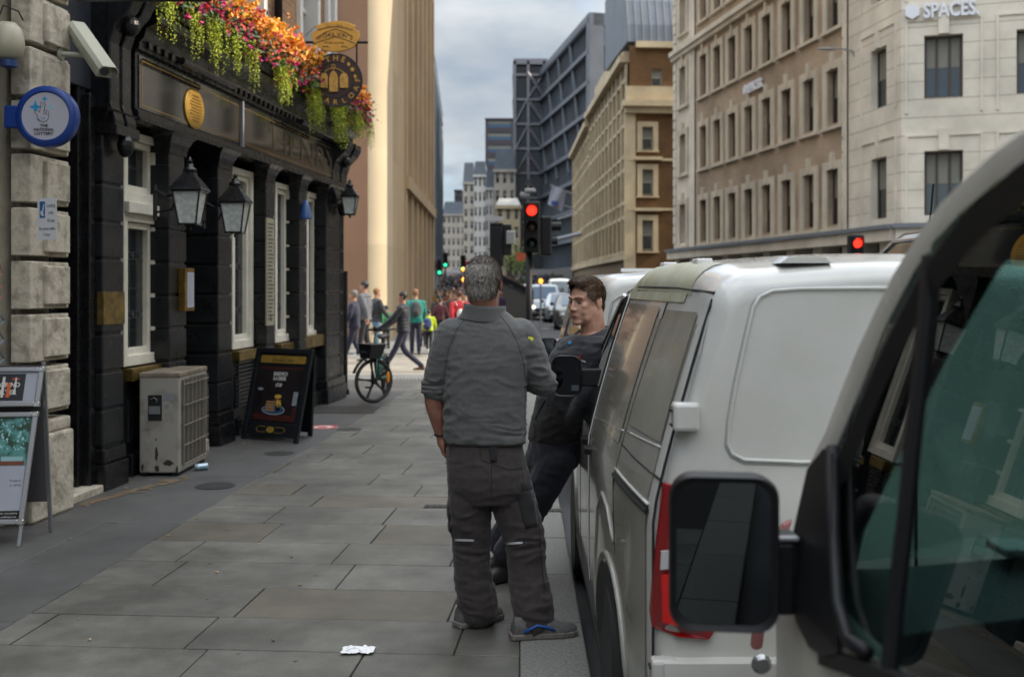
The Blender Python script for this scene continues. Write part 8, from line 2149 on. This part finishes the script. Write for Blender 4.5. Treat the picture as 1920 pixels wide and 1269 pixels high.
# the crowd further back: four prototypes then copies
cw = [('black', '17181b'), ('charcoal', '303236'), ('brown', '4a3a30'), ('navy', '1f2536'), ('beige', '8a7c68'), ('maroon', '4c1b22'), ('olive', '3f412c'), ('white', '9a9a98'), ('pink', '9c5a6a'), ('sky blue', '4f7ea0'), ('mustard', '8f6f25'), ('grey', '63656a'), ('purple', '3f2a4a'), ('cream', 'a39a82'), ('rust', '7a3a20'), ('dark green', '1f3a2c')]
bots = [('dark trousers', M_dkt), ('blue jeans', fabric('mid_jeans', '35475f'))]
protos = [walker(822, 641, 552, 10, .2, fabric('coat_black', '17181b'), M_dkt, M_hblk, 'dark haired person in black coat, nearest of the crowd by the stone fins', group='crowd on the far pavement', coarse=.018),
          walker(846, 636, 550, 150, .3, fabric('coat_brown', '4a3a30'), bots[1][1], M_hgin, 'ginger haired person in brown coat walking towards the camera in the crowd', group='crowd on the far pavement', coarse=.018)]
rr = random.Random(31); nC = 0
for i in range(30):
    cn, ch = cw[(i + 3) % 16]; bn, bm_ = bots[(i // 16) % 2]; Y = 31 + (i * 1.05) + rr.uniform(-.5, .5); px = 817 + rr.random() * 58 if i % 3 else 880 + rr.random() * 60
    if i % 3 == 0: Y = 45 + i
    X = (px - CX) * Y / F; src = protos[i % 2]; c = copy_tree(src); c.location = (X, Y, .0); c.rotation_euler = (0, 0, R(rr.choice([0, 20, 180, 160, 200, -20]))); s_ = rr.uniform(.92, 1.06); c.scale = (s_, s_, s_)
    c['label'] = 'crowd member in %s coat and %s on the far pavement' % (cn, bn)
    c['category'] = 'person'
    for ch_ in c.children:
        if ch_.name.startswith('top'): ch_.material_slots[0].link = 'OBJECT'; ch_.material_slots[0].material = fabric('coat_' + cn.replace(' ', '_'), ch)
        if ch_.name.startswith('trousers'): ch_.material_slots[0].link = 'OBJECT'; ch_.material_slots[0].material = bm_
# rising street and the far mass of people on it
g = MB(); g.add([(-12, 95, -.10), (8.5, 95, -.10), (7.2, 260, 6.4), (-16, 260, 6.4)], [(0, 1, 2, 3)]); o = g.build('far_road', M_asph); o['kind'] = 'structure'
m = MB(); rr = random.Random(77)
for i in range(420):
    Y = rr.uniform(64, 150); X = rr.uniform(-10.5, -2.2) if i % 4 else rr.uniform(-2, 5); z = -.1 + max(0, Y - 95) / 165 * 6.5; h = rr.uniform(1.55, 1.85); w_ = rr.uniform(.19, .26); mi = rr.randrange(6); sw = rr.uniform(-.15, .15)
    m.loft([ering((X, Y, z + h * f_), Vector((w_ * a_, 0, 0)), Vector((0, .13 * a_, 0)), 8) for f_, a_ in ((.47, .7), (.6, .85), (.75, 1.0), (.82, .85), (.85, .3))], mi)
    for q in (-1, 1): m.limb([(X + q * .09, Y, z + h * .5), (X + q * .1, Y + q * sw, z + .05)], [.085, .06], 6, 5); m.limb([(X + q * w_, Y, z + h * .8), (X + q * (w_ + .04), Y - q * sw, z + h * .48)], [.055, .04], 6, mi)
    m.ell((X, Y, z + h * .925), (.085, .1, .12), None, 8, 6 if rr.random() < .35 else 7)
o = m.build('far_crowd', [MATS['coat_black'], MATS['coat_brown'], M_navy, fabric('coat_grey', '63656a'), M_bkj, M_dkt, M_skin2, M_hblk]); tag(o, 'dense mass of tiny pedestrians filling the far end of the street', 'crowd', kind='stuff')
